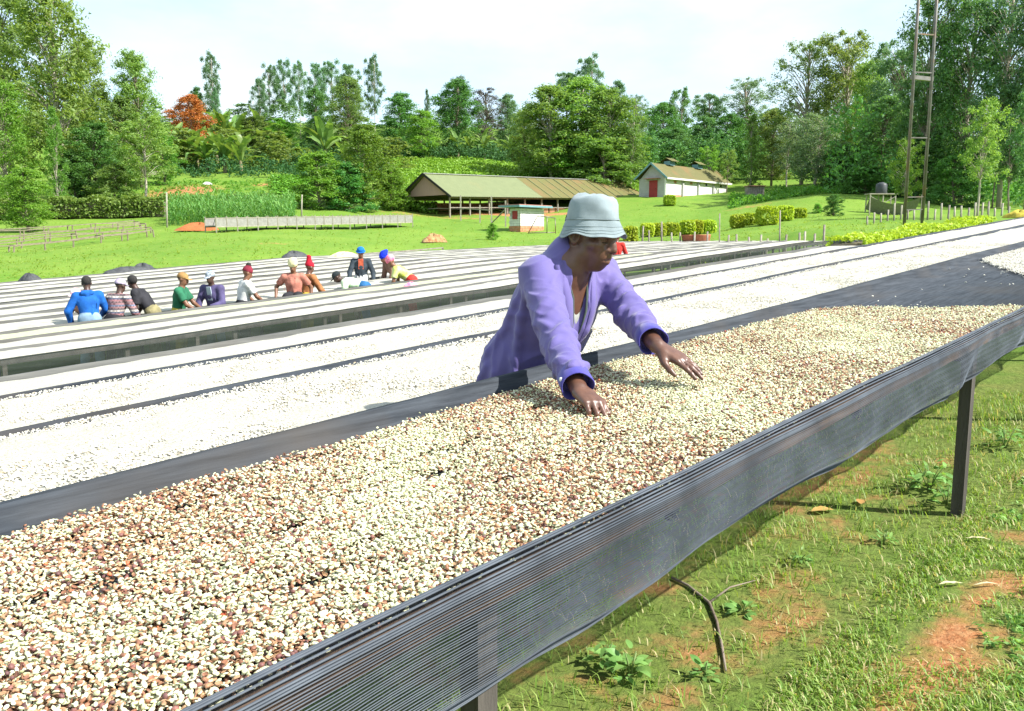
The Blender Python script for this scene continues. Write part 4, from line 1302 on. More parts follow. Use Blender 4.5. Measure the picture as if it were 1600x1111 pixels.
# clipped round shrubs
def shrub(px, d, wpx, hpx, label):
    b = at(px, d)
    rng = np.random.default_rng(int(px))
    w, h = wpx * d / 1300, hpx * d / 1300
    o = thing('clipped_shrub', b, label, 'shrub', 'clipped yellow-green shrubs')
    n = 900
    q = rng.uniform(-1, 1, (n, 3)); m_ = np.abs(q).max(1)[:, None]
    q = q / m_ * (.9 + .1 * rng.random((n, 1)))
    q = q / (np.linalg.norm(q, axis=1)[:, None] ** .35)
    c = q * [w / 2, w / 2, h / 2] + [0, 0, h * .52]
    v, f = leaves(c, 4, .12, .15, rng, .6, .3, .2, 0)
    link('crown', mesh_np('crown', v, f), L_hedge, o)
    MB().tube([(0, 0, -.2), (0, 0, h * .6)], [.06, .03], 6).build('trunk', M_bark, o)
for a in ((1046, 92, 17, 15, 'single clipped shrub at the store corner'), (1011, 52, 18, 18, 'leftmost clipped shrub of the fence row, beside the pots'), (1030, 52.5, 17, 18, 'second clipped shrub from left of the fence row'),
          (1050, 53, 19, 19, 'third clipped shrub from left of the fence row'), (1074, 54, 20, 20, 'fourth clipped shrub, above the pots'), (1088, 55, 17, 19, 'fifth clipped shrub of the fence row'), (1107, 55.5, 19, 19, 'last clipped shrub at right of the fence row'),
          (1152, 58, 19, 19, 'left shrub of the clipped pair up the slope'), (1171, 59, 17, 17, 'right shrub of the clipped pair up the slope'), (1198, 57, 30, 28, 'largest clipped shrub on the slope'), (1226, 60, 22, 22, 'clipped shrub right of the largest one'),
          (1250, 62, 15, 14, 'small loose shrub at right end of slope shrubs'), (985, 50, 19, 21, 'clipped shrub half hidden right behind the bucket hat')):
    shrub(*a)
# ------------------------------------------------------------ drying beds
def U_at(px, V):
    r = (px - 800.0) / 1300.0 * 0.985
    return V * (r * VY - VX) / (UX - r * UY)

def net_mat(name, c1, c2, alpha, scale, ribs=False):
    """black shade net: threads with open mesh between them"""
    m, n, out = _nodes(name)
    b = n.nodes.new('ShaderNodeBsdfPrincipled')
    b.inputs['Roughness'].default_value = 0.75
    b.inputs['Specular IOR Level'].default_value = 0.2
    t = _noise(n, scale, 5, 0.65, (0.05, 1.0, 1.0), rotz=-math.atan2(UY, UX))
    t2 = _noise(n, 1.1, 4, 0.6)
    col = _mix(n, _ramp(n, t.outputs['Fac'], 0.35, 0.68), c1, c2)
    col = _mix(n, _ramp(n, t2.outputs['Fac'], 0.5, 0.75), col, tuple(0.5 * (a + e) for a, e in zip(c1, (0.10, 0.085, 0.07))))
    n.links.new(col, b.inputs['Base Color'])
    bp = n.nodes.new('ShaderNodeBump'); bp.inputs['Strength'].default_value = 0.5; bp.inputs['Distance'].default_value = 0.004
    n.links.new(t.outputs['Fac'], bp.inputs['Height']); n.links.new(bp.outputs['Normal'], b.inputs['Normal'])
    if alpha < 1:
        tr = n.nodes.new('ShaderNodeBsdfTransparent')
        mx = n.nodes.new('ShaderNodeMixShader')
        mr = n.nodes.new('ShaderNodeMapRange')
        mr.inputs['From Min'].default_value = 0.3; mr.inputs['From Max'].default_value = 0.7
        mr.inputs['To Min'].default_value = alpha - 0.06; mr.inputs['To Max'].default_value = alpha + 0.06
        n.links.new(t2.outputs['Fac'], mr.inputs['Value'])
        n.links.new(mr.outputs['Result'], mx.inputs[0])
        n.links.new(tr.outputs[0], mx.inputs[1]); n.links.new(b.outputs[0], mx.inputs[2])
        n.links.new(mx.outputs[0], out.inputs['Surface'])
    else:
        n.links.new(b.outputs[0], out.inputs['Surface'])
    return m

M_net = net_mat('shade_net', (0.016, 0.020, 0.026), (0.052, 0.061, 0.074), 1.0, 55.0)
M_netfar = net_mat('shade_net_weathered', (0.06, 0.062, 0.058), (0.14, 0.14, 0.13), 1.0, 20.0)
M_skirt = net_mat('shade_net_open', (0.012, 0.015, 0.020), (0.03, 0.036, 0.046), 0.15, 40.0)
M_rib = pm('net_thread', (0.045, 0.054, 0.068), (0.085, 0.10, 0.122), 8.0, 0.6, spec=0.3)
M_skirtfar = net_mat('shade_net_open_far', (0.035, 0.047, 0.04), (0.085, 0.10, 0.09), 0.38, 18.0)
M_post = pm('weathered_dark_post', (0.045, 0.04, 0.036), (0.095, 0.085, 0.075), 9.0, 0.85, 0.5, 30.0, 0.2, (1, 1, 0.15))
M_rail = pm('old_timber_rail', (0.16, 0.10, 0.06), (0.07, 0.05, 0.04), 7.0, 0.85, 0.5, 30.0, 0.2)
M_parch = pm('dry_parchment', (0.50, 0.485, 0.425), (0.35, 0.33, 0.27), 70.0, 0.8, 1.0, 60.0, 0.2, bdist=0.012)
M_parchgreen = pm('fresh_parchment', (0.46, 0.48, 0.33), (0.38, 0.39, 0.25), 22.0, 0.8, 1.0, 45.0, 0.2, bdist=0.012)
M_parchfar = pm('dry_parchment_far', (0.50, 0.485, 0.425), (0.27, 0.255, 0.20), 2.6, 0.8, 1.0, 14.0, 0.2, (1, 1, 1), bdist=0.03, p=(0.4, 0.75))

POST_ME = None
def post_mesh():
    global POST_ME
    if POST_ME is None:
        v = MB().box((0, 0, -0.5), (0.046, 0.046, 1.0))
        me = bpy.data.meshes.new('leg')
        me.from_pydata(np.concatenate(v.v).tolist(), [], v.f); me.update()
        me.materials.append(M_post)
        POST_ME = me
    return POST_ME

def strip(Us, prof, zfun, wob=None):
    """sweep a cross profile [(V, dz)...] along U; returns verts, faces"""
    Us = np.asarray(Us, float)
    n, k = len(Us), len(prof)
    v = np.zeros((n, k, 3))
    for j, (V, dz) in enumerate(prof):
        Vv = V if wob is None else V + wob(Us, j)
        xy = uv(Us, Vv)
        v[:, j, 0], v[:, j, 1] = xy[0], xy[1]
        v[:, j, 2] = zfun(Us) + dz
    i = (np.arange(n - 1)[:, None] * k + np.arange(k - 1)[None]).ravel()
    f = np.stack([i, i + 1, i + k + 1, i + k], 1)
    return v.reshape(-1, 3), f

BED_LABELS = [
    'nearest raised drying bed, brown-flecked fresh coffee on it, net skirt hanging towards the grass',
    'long raised bed of white coffee directly behind the man in purple, second from front',
    'long raised bed of white coffee, third from the front, reaching the clipped hedge',
    'long white coffee bed just in front of the open grassy gap, fourth from front',
    'white coffee bed with net skirt and posts just beyond the grassy gap',
    'white coffee bed, second row beyond the grassy gap',
    'pale greenish coffee bed that the far group of workers leans over',
    'white coffee bed immediately behind the far group of workers',
    'white coffee bed, second row behind the far workers',
    'white coffee bed, third row behind the far workers',
    'white coffee bed, fourth row behind the far workers',
    'white coffee bed, fifth row behind the far workers',
    'white coffee bed, sixth row behind the far workers',
    'white coffee bed, third row from the lawn edge',
    'white coffee bed, second row from the lawn edge',
    'farthest white coffee bed, bordering the green lawn',
]
BEAN_LABELS = [
    None,
    'white dry parchment coffee spread behind the man in purple', 'white dry parchment coffee on the third bed from front',
    'white dry parchment coffee in front of the grassy gap', 'white dry parchment coffee just beyond the grassy gap',
    'white dry parchment coffee, second row beyond the grassy gap', 'pale greenish coffee the far workers are sorting',
    'white coffee layer right behind the far workers', 'white coffee layer two rows behind the far workers',
    'white coffee layer three rows behind the far workers', 'white coffee layer four rows behind the far workers',
    'white coffee layer five rows behind the far workers', 'white coffee layer six rows behind the far workers',
    'white coffee layer three rows from the lawn', 'white coffee layer two rows from the lawn', 'white coffee layer bordering the lawn',
]
ROWS = [(1.99, 1.06), (3.74, 1.25), (5.49, 1.25), (7.24, 1.25), (9.8, 0.78), (11.5, 1.35), (13.2, 1.35)] + [(13.2 + 1.85 * (k + 1) + (.22, -.15, .3, -.1, .1, -.25, .25, 0, 0)[k], (1.5, 1.4, 1.6, 1.35, 1.5, 1.4, 1.55, 1.45, 1.4)[k]) for k in range(9)]
ENDS = [15.0, 26.0, 28.0] + [None] * 13
PXEND = [0, 0, 0, 1316, 1290, 1262, 1240, 1215, 1190, 1165, 1140, 1115, 1090, 1065, 1040, 1010]
beds = []
for k, (Vf, w) in enumerate(ROWS):
    Vn = Vf - w
    U0 = -1.2 if k == 0 else min(U_at(-330, Vf), -1.0 if k < 4 else 99)
    if ENDS[k]:
        U1 = ENDS[k]
    else:
        U1 = U_at(700, Vf)
        while True:
            x_, y_ = uv(U1, Vf); z_ = float(zrim(U1, Vf)); dp = y_ * CT - z_ * ST
            px_ = 800 + 1300 * x_ / dp; py_ = 555.5 - 1300 * (y_ * ST + z_ * CT) / dp
            if px_ > 1330 - 2 * k or (py_ < 376 and px_ > 960):
                break
            U1 += .25
    step = 0.12 if k < 2 else (0.25 if k < 7 else 0.6)
    Us = np.arange(U0, U1, step)
    amp = 0.006 if k < 3 else 0.012
    zf = lambda U, V=Vf, k=k, amp=amp: zrim(U, V) + amp * nz(U, k * 3.1, 0.9, k) + 0.4 * amp * nz(U, 0, 3.1, k + 7)
    base = np.append(uv(Us[0] + 1, Vf - w / 2), 0); base[2] = zg(base[0], base[1])
    bed = thing('drying_bed', base, BED_LABELS[k], 'drying bed', 'raised coffee drying beds')
    beds.append((bed, base, Vf, Vn, zf, U0, U1))
    drop = 0.17 if k == 4 else (0.10 if k < 6 else 0.05)
    dep = 0.062 if k == 0 else 0.05
    if k == 0:
        prof = [(Vf + .03, -.10), (Vf + .022, -.02), (Vf + .012, 0), (Vf - .012, 0), (Vf - .02, -.02), (Vf - .035, -dep), (Vf - w / 2, -dep - .004),
                (Vn + .035, -dep), (Vn + .018, -.012), (Vn + .012, -.002)]
    else:
        prof = [(Vf + .03, -.12), (Vf + .022, -.02), (Vf + .01, 0), (Vf - .012, 0), (Vf - .03, -dep), (Vn + .03, -dep), (Vn + .012, 0), (Vn - .01, 0)]
    wob = (lambda U, j, k=k: 0.006 * nz(U, k, 1.4, k + j * 0.02)) if k < 4 else None
    v, f = strip(Us, prof, zf, wob)
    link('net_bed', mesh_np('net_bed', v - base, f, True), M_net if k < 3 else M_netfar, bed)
    if k:
        v, f = strip(Us, [(Vn - .0101, 0), (Vn - .022, -.02), (Vn - .03, -drop)], zf, lambda U, j, k=k: 0.012 * nz(U, j * .7, 1.6, k))
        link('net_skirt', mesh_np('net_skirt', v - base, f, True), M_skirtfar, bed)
    for V in (Vf, Vn):
        v, f = strip(Us[::2], [(V - .014, -.06), (V - .014, -.016), (V + .012, -.016), (V + .012, -.06), (V - .014, -.06)], zf)
        link('rail', mesh_np('rail', v - base, f), M_rail if k == 0 else M_post, bed)
    # posts
    if k == 0:
        pu = [(U_at(775, Vn), Vn), (U_at(1552, Vn), Vn), (U_at(745, Vn) - 2.1, Vn)] + [(5.7 + 2.2 * i, Vn) for i in range(4)] + [(1.0 + 2.15 * i, Vf) for i in range(6)]
    else:
        pitch = {4: 1.25}.get(k, 2.2)
        pu = [(U, Vn) for U in np.arange(U0 + 0.5 + 0.2 * k, U1, pitch)]
        if k in (1, 2, 3):
            pu += [(U, Vf) for U in np.arange(U0 + 0.8, U1, 2.4)]
    for (U, V) in pu:
        x, y = uv(U, V)
        V = V + (0.045 if V < Vf - 0.1 else -0.02)
        x, y = uv(U, V)
        zt = float(zf(U)) - 0.066
        zb = float(zg(x, y)) - 0.08
        o = link('leg', post_mesh(), None, bed)
        o.location = (x - base[0], y - base[1], zt - base[2])
        o.rotation_euler = (0, 0, math.atan2(UY, UX) + random.Random(int(U * 50)).uniform(-.1, .1))
        o.scale = (1, 1, zt - zb)
    # coffee layer
    if k:
        rng = np.random.default_rng(40 + k)
        Uf = np.arange(U0 + .05, U1 - 0.1, 0.05 if k < 3 else (0.15 if k < 7 else 0.4))
        nv = 26 if k < 3 else (12 if k < 7 else 7)
        tt = np.linspace(0, 1, nv)
        e0 = Vn + .045 + .02 * nz(Uf, k, 2.1, k) + .012 * nz(Uf, 3, 9.0, k)
        e1 = Vf - .055 + .02 * nz(Uf, k, 1.7, k + 4) + .012 * nz(Uf, 5, 8.0, k)
        if k >= 7:
            e1 = e1 - 0.35 * np.clip(nz(Uf, k, .35, k) - .2, 0, 1)
            e0 = e0 + 0.2 * np.clip(nz(Uf, k + 2, .5, k + 3) - .2, 0, 1)
        VV = e0[:, None] + (e1 - e0)[:, None] * tt[None]
        UU = np.repeat(Uf[:, None], nv, 1)
        edge = np.minimum(1, np.minimum(tt, 1 - tt)[None] * nv / 1.6)
        H = -dep + edge * (0.040 + 0.008 * nz(UU, VV, 3.0, k) + 0.004 * rng.normal(size=UU.shape)) + 0.002
        X = UX * UU + VX * VV; Y = UY * UU + VY * VV; Z = zf(UU) + H
        i = (np.arange(len(Uf) - 1)[:, None] * nv + np.arange(nv - 1)[None]).ravel()
        fc = np.stack([i, i + nv, i + nv + 1, i + 1], 1)
        mat = M_parchgreen if k == 6 else (M_parch if k < 6 else M_parchfar)
        o = link('parchment_coffee', mesh_np('parchment_coffee', np.stack([X, Y, Z], -1).reshape(-1, 3) - base, fc, True), mat, None, base)
        tag(o, BEAN_LABELS[k], 'coffee beans', 'layers of drying coffee', 'stuff')

# ---- the open net skirt on the near bed: a translucent sheet with real ribs
bed0, base0, Vf0, Vn0, zf0, _, _ = beds[0]
def skirt_pt(U, s):
    """s = 0 at the rail top .. 1 at the hem"""
    U = np.asarray(U, float)
    dropU = 0.19 + 0.009 * np.sin(2.1 * U + 0.6) + 0.005 * np.sin(5.3 * U + 1) + 0.02 * sstep(U, 2.3, 1.0) - 0.02 * sstep(U, 3.2, 4.2)
    bulge = 0.020 + 0.010 * np.sin(2.7 * U + 1.2) + 0.006 * np.sin(6.1 * U) + 0.002 * np.sin(13.0 * U + 3 * s)
    fold = 0.004 * np.sin(17 * U + 7 * s) * sstep(s, 0.3, 0.9) * (0.4 + sstep(U, 2.8, 3.6)) + 0.012 * sstep(U, 3.0, 3.6) * np.sin(9 * U + 4 * s)
    V = Vn0 + 0.014 - 0.03 * sstep(s, 0, 0.12) - (bulge + fold) * np.sin(np.pi * np.clip(s, 0, 1) * 0.62) 
    # the hem tucks back under
    V = V + 0.03 * sstep(s, 0.82, 1.0)
    z = zf0(U) - dropU * np.clip(s - 0.05, 0, None) / 0.95 + 0.0015 * np.sin(23 * U + 9 * s) * s
    xy = uv(U, V)
    return np.stack([xy[0], xy[1], z + 0 * s], -1)
Us = np.arange(-1.2, 14.9, 0.035)
ns = 26
ss = np.linspace(0, 1, ns)
P = np.stack([skirt_pt(Us, s) for s in ss], 1)
i = (np.arange(len(Us) - 1)[:, None] * ns + np.arange(ns - 1)[None]).ravel()
link('net_skirt', mesh_np('net_skirt', P.reshape(-1, 3) - base0, np.stack([i, i + 1, i + ns + 1, i + ns], 1), True), M_skirt, bed0)
vs, fs, off = [], [], 0
Ur = np.arange(-0.6, 8.4, 0.045)
rs = np.concatenate([np.linspace(0.0, 0.13, 7), np.linspace(0.15, 0.965, 40), [0.985, 1.0]])
for q, s in enumerate(rs):
    p = skirt_pt(Ur, s + 0.003 * np.sin(3.3 * Ur + q * 1.3))
    rr = (0.00095 if s > 0.16 else 0.0021) * (1.7 if q >= len(rs) - 2 else 1)
    d = np.array([UX, UY, USL]); n1 = np.array([-VX, -VY, 0]); n2 = np.array([0, 0, 1.0])
    ring = np.stack([p + rr * (1.6 * n1), p + rr * n2, p - rr * n1, p - rr * n2], 1)
    n = len(Ur)
    vs.append(ring.reshape(-1, 3))
    b_ = np.arange(n - 1) * 4
    for a in range(4):
        fs.append(np.stack([b_ + a, b_ + (a + 1) % 4, b_ + 4 + (a + 1) % 4, b_ + 4 + a], 1) + off)
    off += n * 4
tag(link('net_threads', mesh_np('net_threads', np.concatenate(vs) - base0, np.concatenate(fs), True), M_rib, bed0), kind='stuff')

# ---- fresh coffee on the near bed
def bean_mesh(kind):
    nu, nvv = 9, 6
    v, f = [], []
    for a in range(nvv + 1):
        th = math.pi * a / nvv
        for b in range(nu):
            ph = 2 * math.pi * b / nu
            x, y, z = math.cos(th), math.sin(th) * math.cos(ph), math.sin(th) * math.sin(ph)
            if kind == 'bean':
                if z < 0: z *= 0.35
                g = math.exp(-(y / 0.28) ** 2) if z < 0.01 else 0
                p = (0.0060 * x, 0.0044 * y, 0.0032 * z + 0.0012 * g)
            elif kind == 'cherry':
                p = (0.0058 * x * (1 + .06 * math.sin(5 * ph)), 0.0050 * y, 0.0046 * z * (1 - .2 * math.exp(-(y / .4) ** 2)))
            else:
                zz = z if z > 0 else -0.55 * z + 0.0
                p = (0.0066 * x, 0.0050 * y * (1 + .3 * math.sin(3 * th)), 0.0036 * zz - 0.001)
            v.append(p)
    for a in range(nvv):
        for b in range(nu):
            q = [a * nu + b, a * nu + (b + 1) % nu, (a + 1) * nu + (b + 1) % nu, (a + 1) * nu + b]
            f.append(q)
    me = bpy.data.meshes.new(kind)
    me.from_pydata(v, [], f); me.update()
    me.polygons.foreach_set('use_smooth', np.ones(len(me.polygons), dtype=bool))
    return me

def beanm(name, a, b, rough=0.55):
    m, n, out = _nodes(name)
    oi = n.nodes.new('ShaderNodeObjectInfo')
    bs = n.nodes.new('ShaderNodeBsdfPrincipled')
    bs.inputs['Roughness'].default_value = rough
    bs.inputs['Specular IOR Level'].default_value = 0.35
    c = _mix(n, oi.outputs['Random'], a, b)
    t = _noise(n, 350.0, 2, 0.5)
    c = _mix(n, _ramp(n, t.outputs['Fac'], 0.5, 0.8), c, tuple(0.6 * k for k in a))
    n.links.new(c, bs.inputs['Base Color'])
    n.links.new(bs.outputs[0], out.inputs['Surface'])
    return m
BEANS = []
_kinds = [('bean', (0.64, 0.65, 0.43), (0.54, 0.56, 0.31)), ('bean', (0.68, 0.66, 0.50), (0.58, 0.53, 0.35)), ('husk', (0.32, 0.17, 0.09), (0.45, 0.29, 0.16)),
          ('husk', (0.20, 0.09, 0.055), (0.32, 0.15, 0.085)), ('cherry', (0.10, 0.05, 0.05), (0.24, 0.10, 0.08)), ('cherry', (0.55, 0.09, 0.05), (0.6, 0.2, 0.08)),
          ('bean', (0.62, 0.60, 0.53), (0.50, 0.475, 0.39)), ('bean', (0.50, 0.42, 0.28), (0.30, 0.22, 0.14))]
bean_col = bpy.data.collections.new('bean_sources')
for q, (kd, a, b) in enumerate(_kinds):
    me = bean_mesh(kd)
    me.materials.append(beanm('coffee_tone_%d' % q, a, b))
    o = bpy.data.objects.new('bean_source_%02d' % q, me)
    bean_col.objects.link(o)
    BEANS.append(me)

def scatter_group():
    g = bpy.data.node_groups.new('scatter', 'GeometryNodeTree')
    g.interface.new_socket('Geometry', in_out='INPUT', socket_type='NodeSocketGeometry')
    g.interface.new_socket('Geometry', in_out='OUTPUT', socket_type='NodeSocketGeometry')
    N = g.nodes
    gi = N.new('NodeGroupInput'); go = N.new('NodeGroupOutput')
    ip = N.new('GeometryNodeInstanceOnPoints')
    ci = N.new('GeometryNodeCollectionInfo')
    ci.inputs['Collection'].default_value = bean_col
    ci.inputs['Separate Children'].default_value = True
    ci.inputs['Reset Children'].default_value = True
    def attr(nm, ty):
        a = N.new('GeometryNodeInputNamedAttribute'); a.data_type = ty
        a.inputs['Name'].default_value = nm
        return a.outputs['Attribute']
    g.links.new(gi.outputs[0], ip.inputs['Points'])
    g.links.new(ci.outputs[0], ip.inputs['Instance'])
    ip.inputs['Pick Instance'].default_value = True
    g.links.new(attr('pick', 'INT'), ip.inputs['Instance Index'])
    g.links.new(attr('spin', 'FLOAT_VECTOR'), ip.inputs['Rotation'])
    g.links.new(attr('size', 'FLOAT'), ip.inputs['Scale'])
    g.links.new(ip.outputs[0], go.inputs[0])
    return g
SCATTER = scatter_group()
def scatter(name, pts, rot, size, pick, label, base):
    me = bpy.data.meshes.new(name)
    me.vertices.add(len(pts))
    me.vertices.foreach_set('co', (np.asarray(pts) - base).astype(np.float32).ravel())
    a = me.attributes.new('spin', 'FLOAT_VECTOR', 'POINT'); a.data.foreach_set('vector', np.asarray(rot, np.float32).ravel())
    a = me.attributes.new('size', 'FLOAT', 'POINT'); a.data.foreach_set('value', np.asarray(size, np.float32))
    a = me.attributes.new('pick', 'INT', 'POINT'); a.data.foreach_set('value', np.asarray(pick, np.int32))
    o = link(name, me, None, None, base)
    md = o.modifiers.new('scatter', 'NODES'); md.node_group = SCATTER
    return tag(o, label, 'coffee beans', 'layers of drying coffee', 'stuff')

def fresh_end(V):
    """U where the fresh coffee stops"""
    return np.interp(V, [0.9, 1.1, 1.53, 1.75, 1.9, 2.0], [4.78, 4.74, 4.62, 4.60, 4.45, 4.1]) + 0.05 * nz(V, 0, 9.0, 1)
def on_bed(px, py):
    r = ray(px, py)
    t = (-0.60 - 0.045) / (r[2] - USL * (r[0] * UX + r[1] * UY))
    return touv(r[0] * t, r[1] * t)
SLITS = [on_bed(px, py) + (L, w) for (px, py, L, w) in ((52, 938, .10, .007), (150, 905, .12, .006), (178, 912, .05, .012), (265, 990, .06, .010), (300, 1010, .12, .005), (385, 935, .11, .006), (488, 918, .10, .009), (475, 925, .05, .012),
         (455, 828, .05, .010), (570, 855, .06, .006), (655, 745, .12, .006), (690, 738, .05, .008), (795, 752, .05, .013), (300, 790, .07, .012), (380, 765, .08, .010), (120, 840, .05, .010), (840, 640, .06, .012), (1085, 612, .05, .012), (1140, 575, .05, .010), (225, 850, .05, .008), (555, 770, .06, .006))]
rng = np.random.default_rng(7)
allp, allr, alls, allk = [], [], [], []
for layer in range(3):
    sp = (0.0078, 0.0072, 0.0084)[layer]
    gu, gv = np.meshgrid(np.arange(-0.35, 5.0, sp), np.arange(Vn0 + 0.015, Vf0 - 0.02, sp), indexing='ij')
    gu = gu.ravel() + rng.uniform(-.5, .5, gu.size) * sp * 1.1; gv = gv.ravel() + rng.uniform(-.5, .5, gv.size) * sp * 1.1
    streak = nz(gu * 1.2 + 0.3 * gv, gv * 34, 1.0, 3.0) + 0.8 * nz(gu, gv, 1.6, 6) + 0.25 * rng.normal(size=gu.size)
    far_edge = Vf0 - 0.05 - 0.05 * np.clip(nz(gu, 1, 1.7, 2), 0, 1) - 0.045 * sstep(gu, 1.6, 0.9) * (0.6 + 0.4 * nz(gu, 0, 5, 2))
    keep = (streak < 0.98 - 0.05 * layer + 0.25 * sstep(gu, 1.5, 4)) & (gu < fresh_end(gv) + 0.03 * rng.normal(size=gu.size)) & (gv < far_edge + 0.012 * rng.normal(size=gu.size))
    for (su, sv_, sl_, sw) in SLITS:
        keep &= ((gu - su) / sl_) ** 2 + ((gv - sv_) / (sw * 1.25 + .003)) ** 2 > 1 + .35 * rng.normal(size=gu.size)
    if layer == 2:
        keep &= rng.random(gu.size) < (0.55 + 0.4 * nz(gu, gv, 5.0, 9))
    gu, gv = gu[keep], gv[keep]
    n = len(gu)
    z = zf0(gu) - 0.058 + (0.006, 0.013, 0.0195)[layer] + 0.006 * nz(gu, gv, 6.0, 4) + 0.022 * sstep(gv, 1.5, 0.95) + rng.normal(size=n) * 0.0012
    X, Y = UX * gu + VX * gv, UY * gu + VY * gv
    allp.append(np.stack([X, Y, z], 1))
    allr.append(np.stack([rng.normal(0, 0.55, n) + np.where(rng.random(n) < .4, math.pi, 0), rng.normal(0, 0.4, n), rng.uniform(0, 2 * math.pi, n)], 1))
    alls.append(rng.uniform(0.60, 0.95, n))
    dark = np.clip(0.36 + 0.28 * nz(gu, gv, 4.0, 11) + (0.25, 0.0, -0.10)[layer], 0.05, 0.9)
    rr = rng.random(n)
    r2 = rng.random(n)
    pk = np.where(rr > dark, np.where(r2 < .62, 0, 1), np.where(r2 < .52, 2, np.where(r2 < .83, 3, np.where(r2 < .985, 4, 5))))
    allk.append(pk)
allp, allr, alls, allk = map(np.concatenate, (allp, allr, alls, allk))
# the three hundred beans that show largest are objects of their own
depth = allp[:, 1] * CT - allp[:, 2] * ST
pxx = 800 + 1300 * allp[:, 0] / depth; pyy = 555.5 - 1300 * (allp[:, 1] * ST + allp[:, 2] * CT) / depth
nl = len(allp)
toplayer = np.zeros(nl, bool); toplayer[-int(nl * 0.22):] = True
cand = np.where(toplayer & (pxx > 4) & (pyy < 1107) & (pxx < 700))[0]
near300 = cand[np.argsort(depth[cand])[:300]]
rest = np.ones(nl, bool); rest[near300] = False
scatter('fresh_coffee', allp[rest], allr[rest], alls[rest], allk[rest], 'cream and brown fresh coffee beans spread over the nearest bed', base0)
_bl = {0: ('coffee_bean', 'pale cream coffee bean loose on top at the bottom left corner', 'pale beans at the near corner'),
       2: ('coffee_husk', 'brown coffee husk loose on top at the bottom left corner', 'brown husks at the near corner'),
       4: ('coffee_cherry', 'dark dried coffee cherry loose on top at the bottom left corner', 'dark cherries at the near corner')}
_bl[1] = _bl[0]; _bl[3] = _bl[2]; _bl[5] = ('coffee_cherry', 'red coffee cherry loose on top at the bottom left corner', 'red cherries at the near corner')
for q in near300:
    nm, lb, gp = _bl[int(allk[q])]
    o = link(nm, BEANS[int(allk[q])], None, None, allp[q])
    o.rotation_euler = tuple(map(float, allr[q])); o.scale = (float(alls[q]),) * 3
    tag(o, lb, 'coffee bean', gp)

# white coffee on the far end of the near bed and over the second and third beds
def parch_scatter(name, k, U0, U1, V0, V1, n, label, dep, seed, mask=None):
    bed, base, Vf, Vn, zf, _, _ = beds[k]
    rng = np.random.default_rng(seed)
    gu = U0 + (U1 - U0) * rng.random(n) ** 1.5; gv = rng.uniform(V0, V1, n)
    if mask is not None:
        kk = mask(gu, gv, rng); gu, gv = gu[kk], gv[kk]
    n = len(gu)
    z = zf(gu) - dep + 0.004 * rng.random(n) + 0.004 * nz(gu, gv, 6.0, seed)
    rot = np.stack([rng.normal(0, .6, n), rng.normal(0, .5, n), rng.uniform(0, 6.28, n)], 1)
    scatter(name, np.stack([UX * gu + VX * gv, UY * gu + VY * gv, z], 1), rot, rng.uniform(.9, 1.3, n), np.where(rng.random(n) < .93, 6, 7), label, base)
parch_scatter('parchment_beans', 1, 0.2, 13, ROWS[1][0] - 1.24, ROWS[1][0] - .05, 60000, 'loose white parchment beans on the second bed from front', 0.012, 5)
parch_scatter('parchment_beans', 2, 0.4, 13, ROWS[2][0] - 1.24, ROWS[2][0] - .05, 34000, 'loose white parchment beans on the third bed from front', 0.012, 6)
parch_scatter('parchment_beans', 0, 6.2, 13.5, 0.98, 1.95, 70000, 'patch of white parchment beans at the far right end of the nearest bed', 0.05, 8,
              lambda U, V, r: U > np.interp(V, [.95, 1.25, 1.4, 1.85, 2.0], [6.5, 6.4, 6.7, 7.6, 8.0]) + .06 * nz(V, U, 8., 2) + .06 * r.normal(size=U.size))
parch_scatter('stray_beans', 0, 4.3, 8, 1.0, 1.95, 60, 'few stray white beans on the bare black net at right', 0.054, 9)
# ------------------------------------------------------------ the man in the purple coat
def unit(a):
    a = np.asarray(a, float)
    return a / np.linalg.norm(a)
M_skin = pm('dark_skin', (0.128, 0.058, 0.036), (0.092, 0.04, 0.026), 30.0, 0.40, 0.16, 160.0, 0.6, bdist=0.004)
def cloth(name, a, b, scale=5.0, rough=0.7, bump=0.35, bscale=9.0, spec=0.3, sheen=0.2, crease=0.0, cscale=7.0):
    return pm(name, a, b, scale, rough, bump, bscale, spec, bdist=0.01, sheen=sheen, crease=crease, cscale=cscale)
M_coat = cloth('purple_cotton', (0.128, 0.102, 0.295), (0.10, 0.082, 0.255), 4.0, 0.7, 0.15, 300.0, crease=0.75, cscale=6.5)
M_cuff = cloth('deep_violet_cotton', (0.06, 0.05, 0.30), (0.045, 0.04, 0.25), 8.0, 0.7, 0.1, 60.0)
M_hat = cloth('pale_blue_cotton', (0.25, 0.305, 0.325), (0.17, 0.215, 0.235), 9.0, 0.85, 0.2, 300.0, crease=0.9, cscale=9.0)
M_shirtdark = cloth('dark_green_shirt', (0.03, 0.05, 0.04), (0.05, 0.07, 0.06), 14.0)
M_vest = cloth('white_undershirt', (0.36, 0.37, 0.34), (0.28, 0.29, 0.27), 14.0)
M_lining = cloth('pink_lining', (0.30, 0.15, 0.30), (0.24, 0.12, 0.26), 7.0)
M_trouser = cloth('grey_trouser', (0.06, 0.06, 0.07), (0.045, 0.045, 0.05), 7.0)
M_shoe = pm('rubber_boot', (0.02, 0.02, 0.02), (0.03, 0.03, 0.03), 9.0, 0.5)
M_button = pm('pale_button', (0.8, 0.8, 0.78), (0.7, 0.7, 0.7), 40.0, 0.3)
M_eye = pm('eye', (0.02, 0.012, 0.01), (0.03, 0.02, 0.015), 40.0, 0.15, spec=0.8)

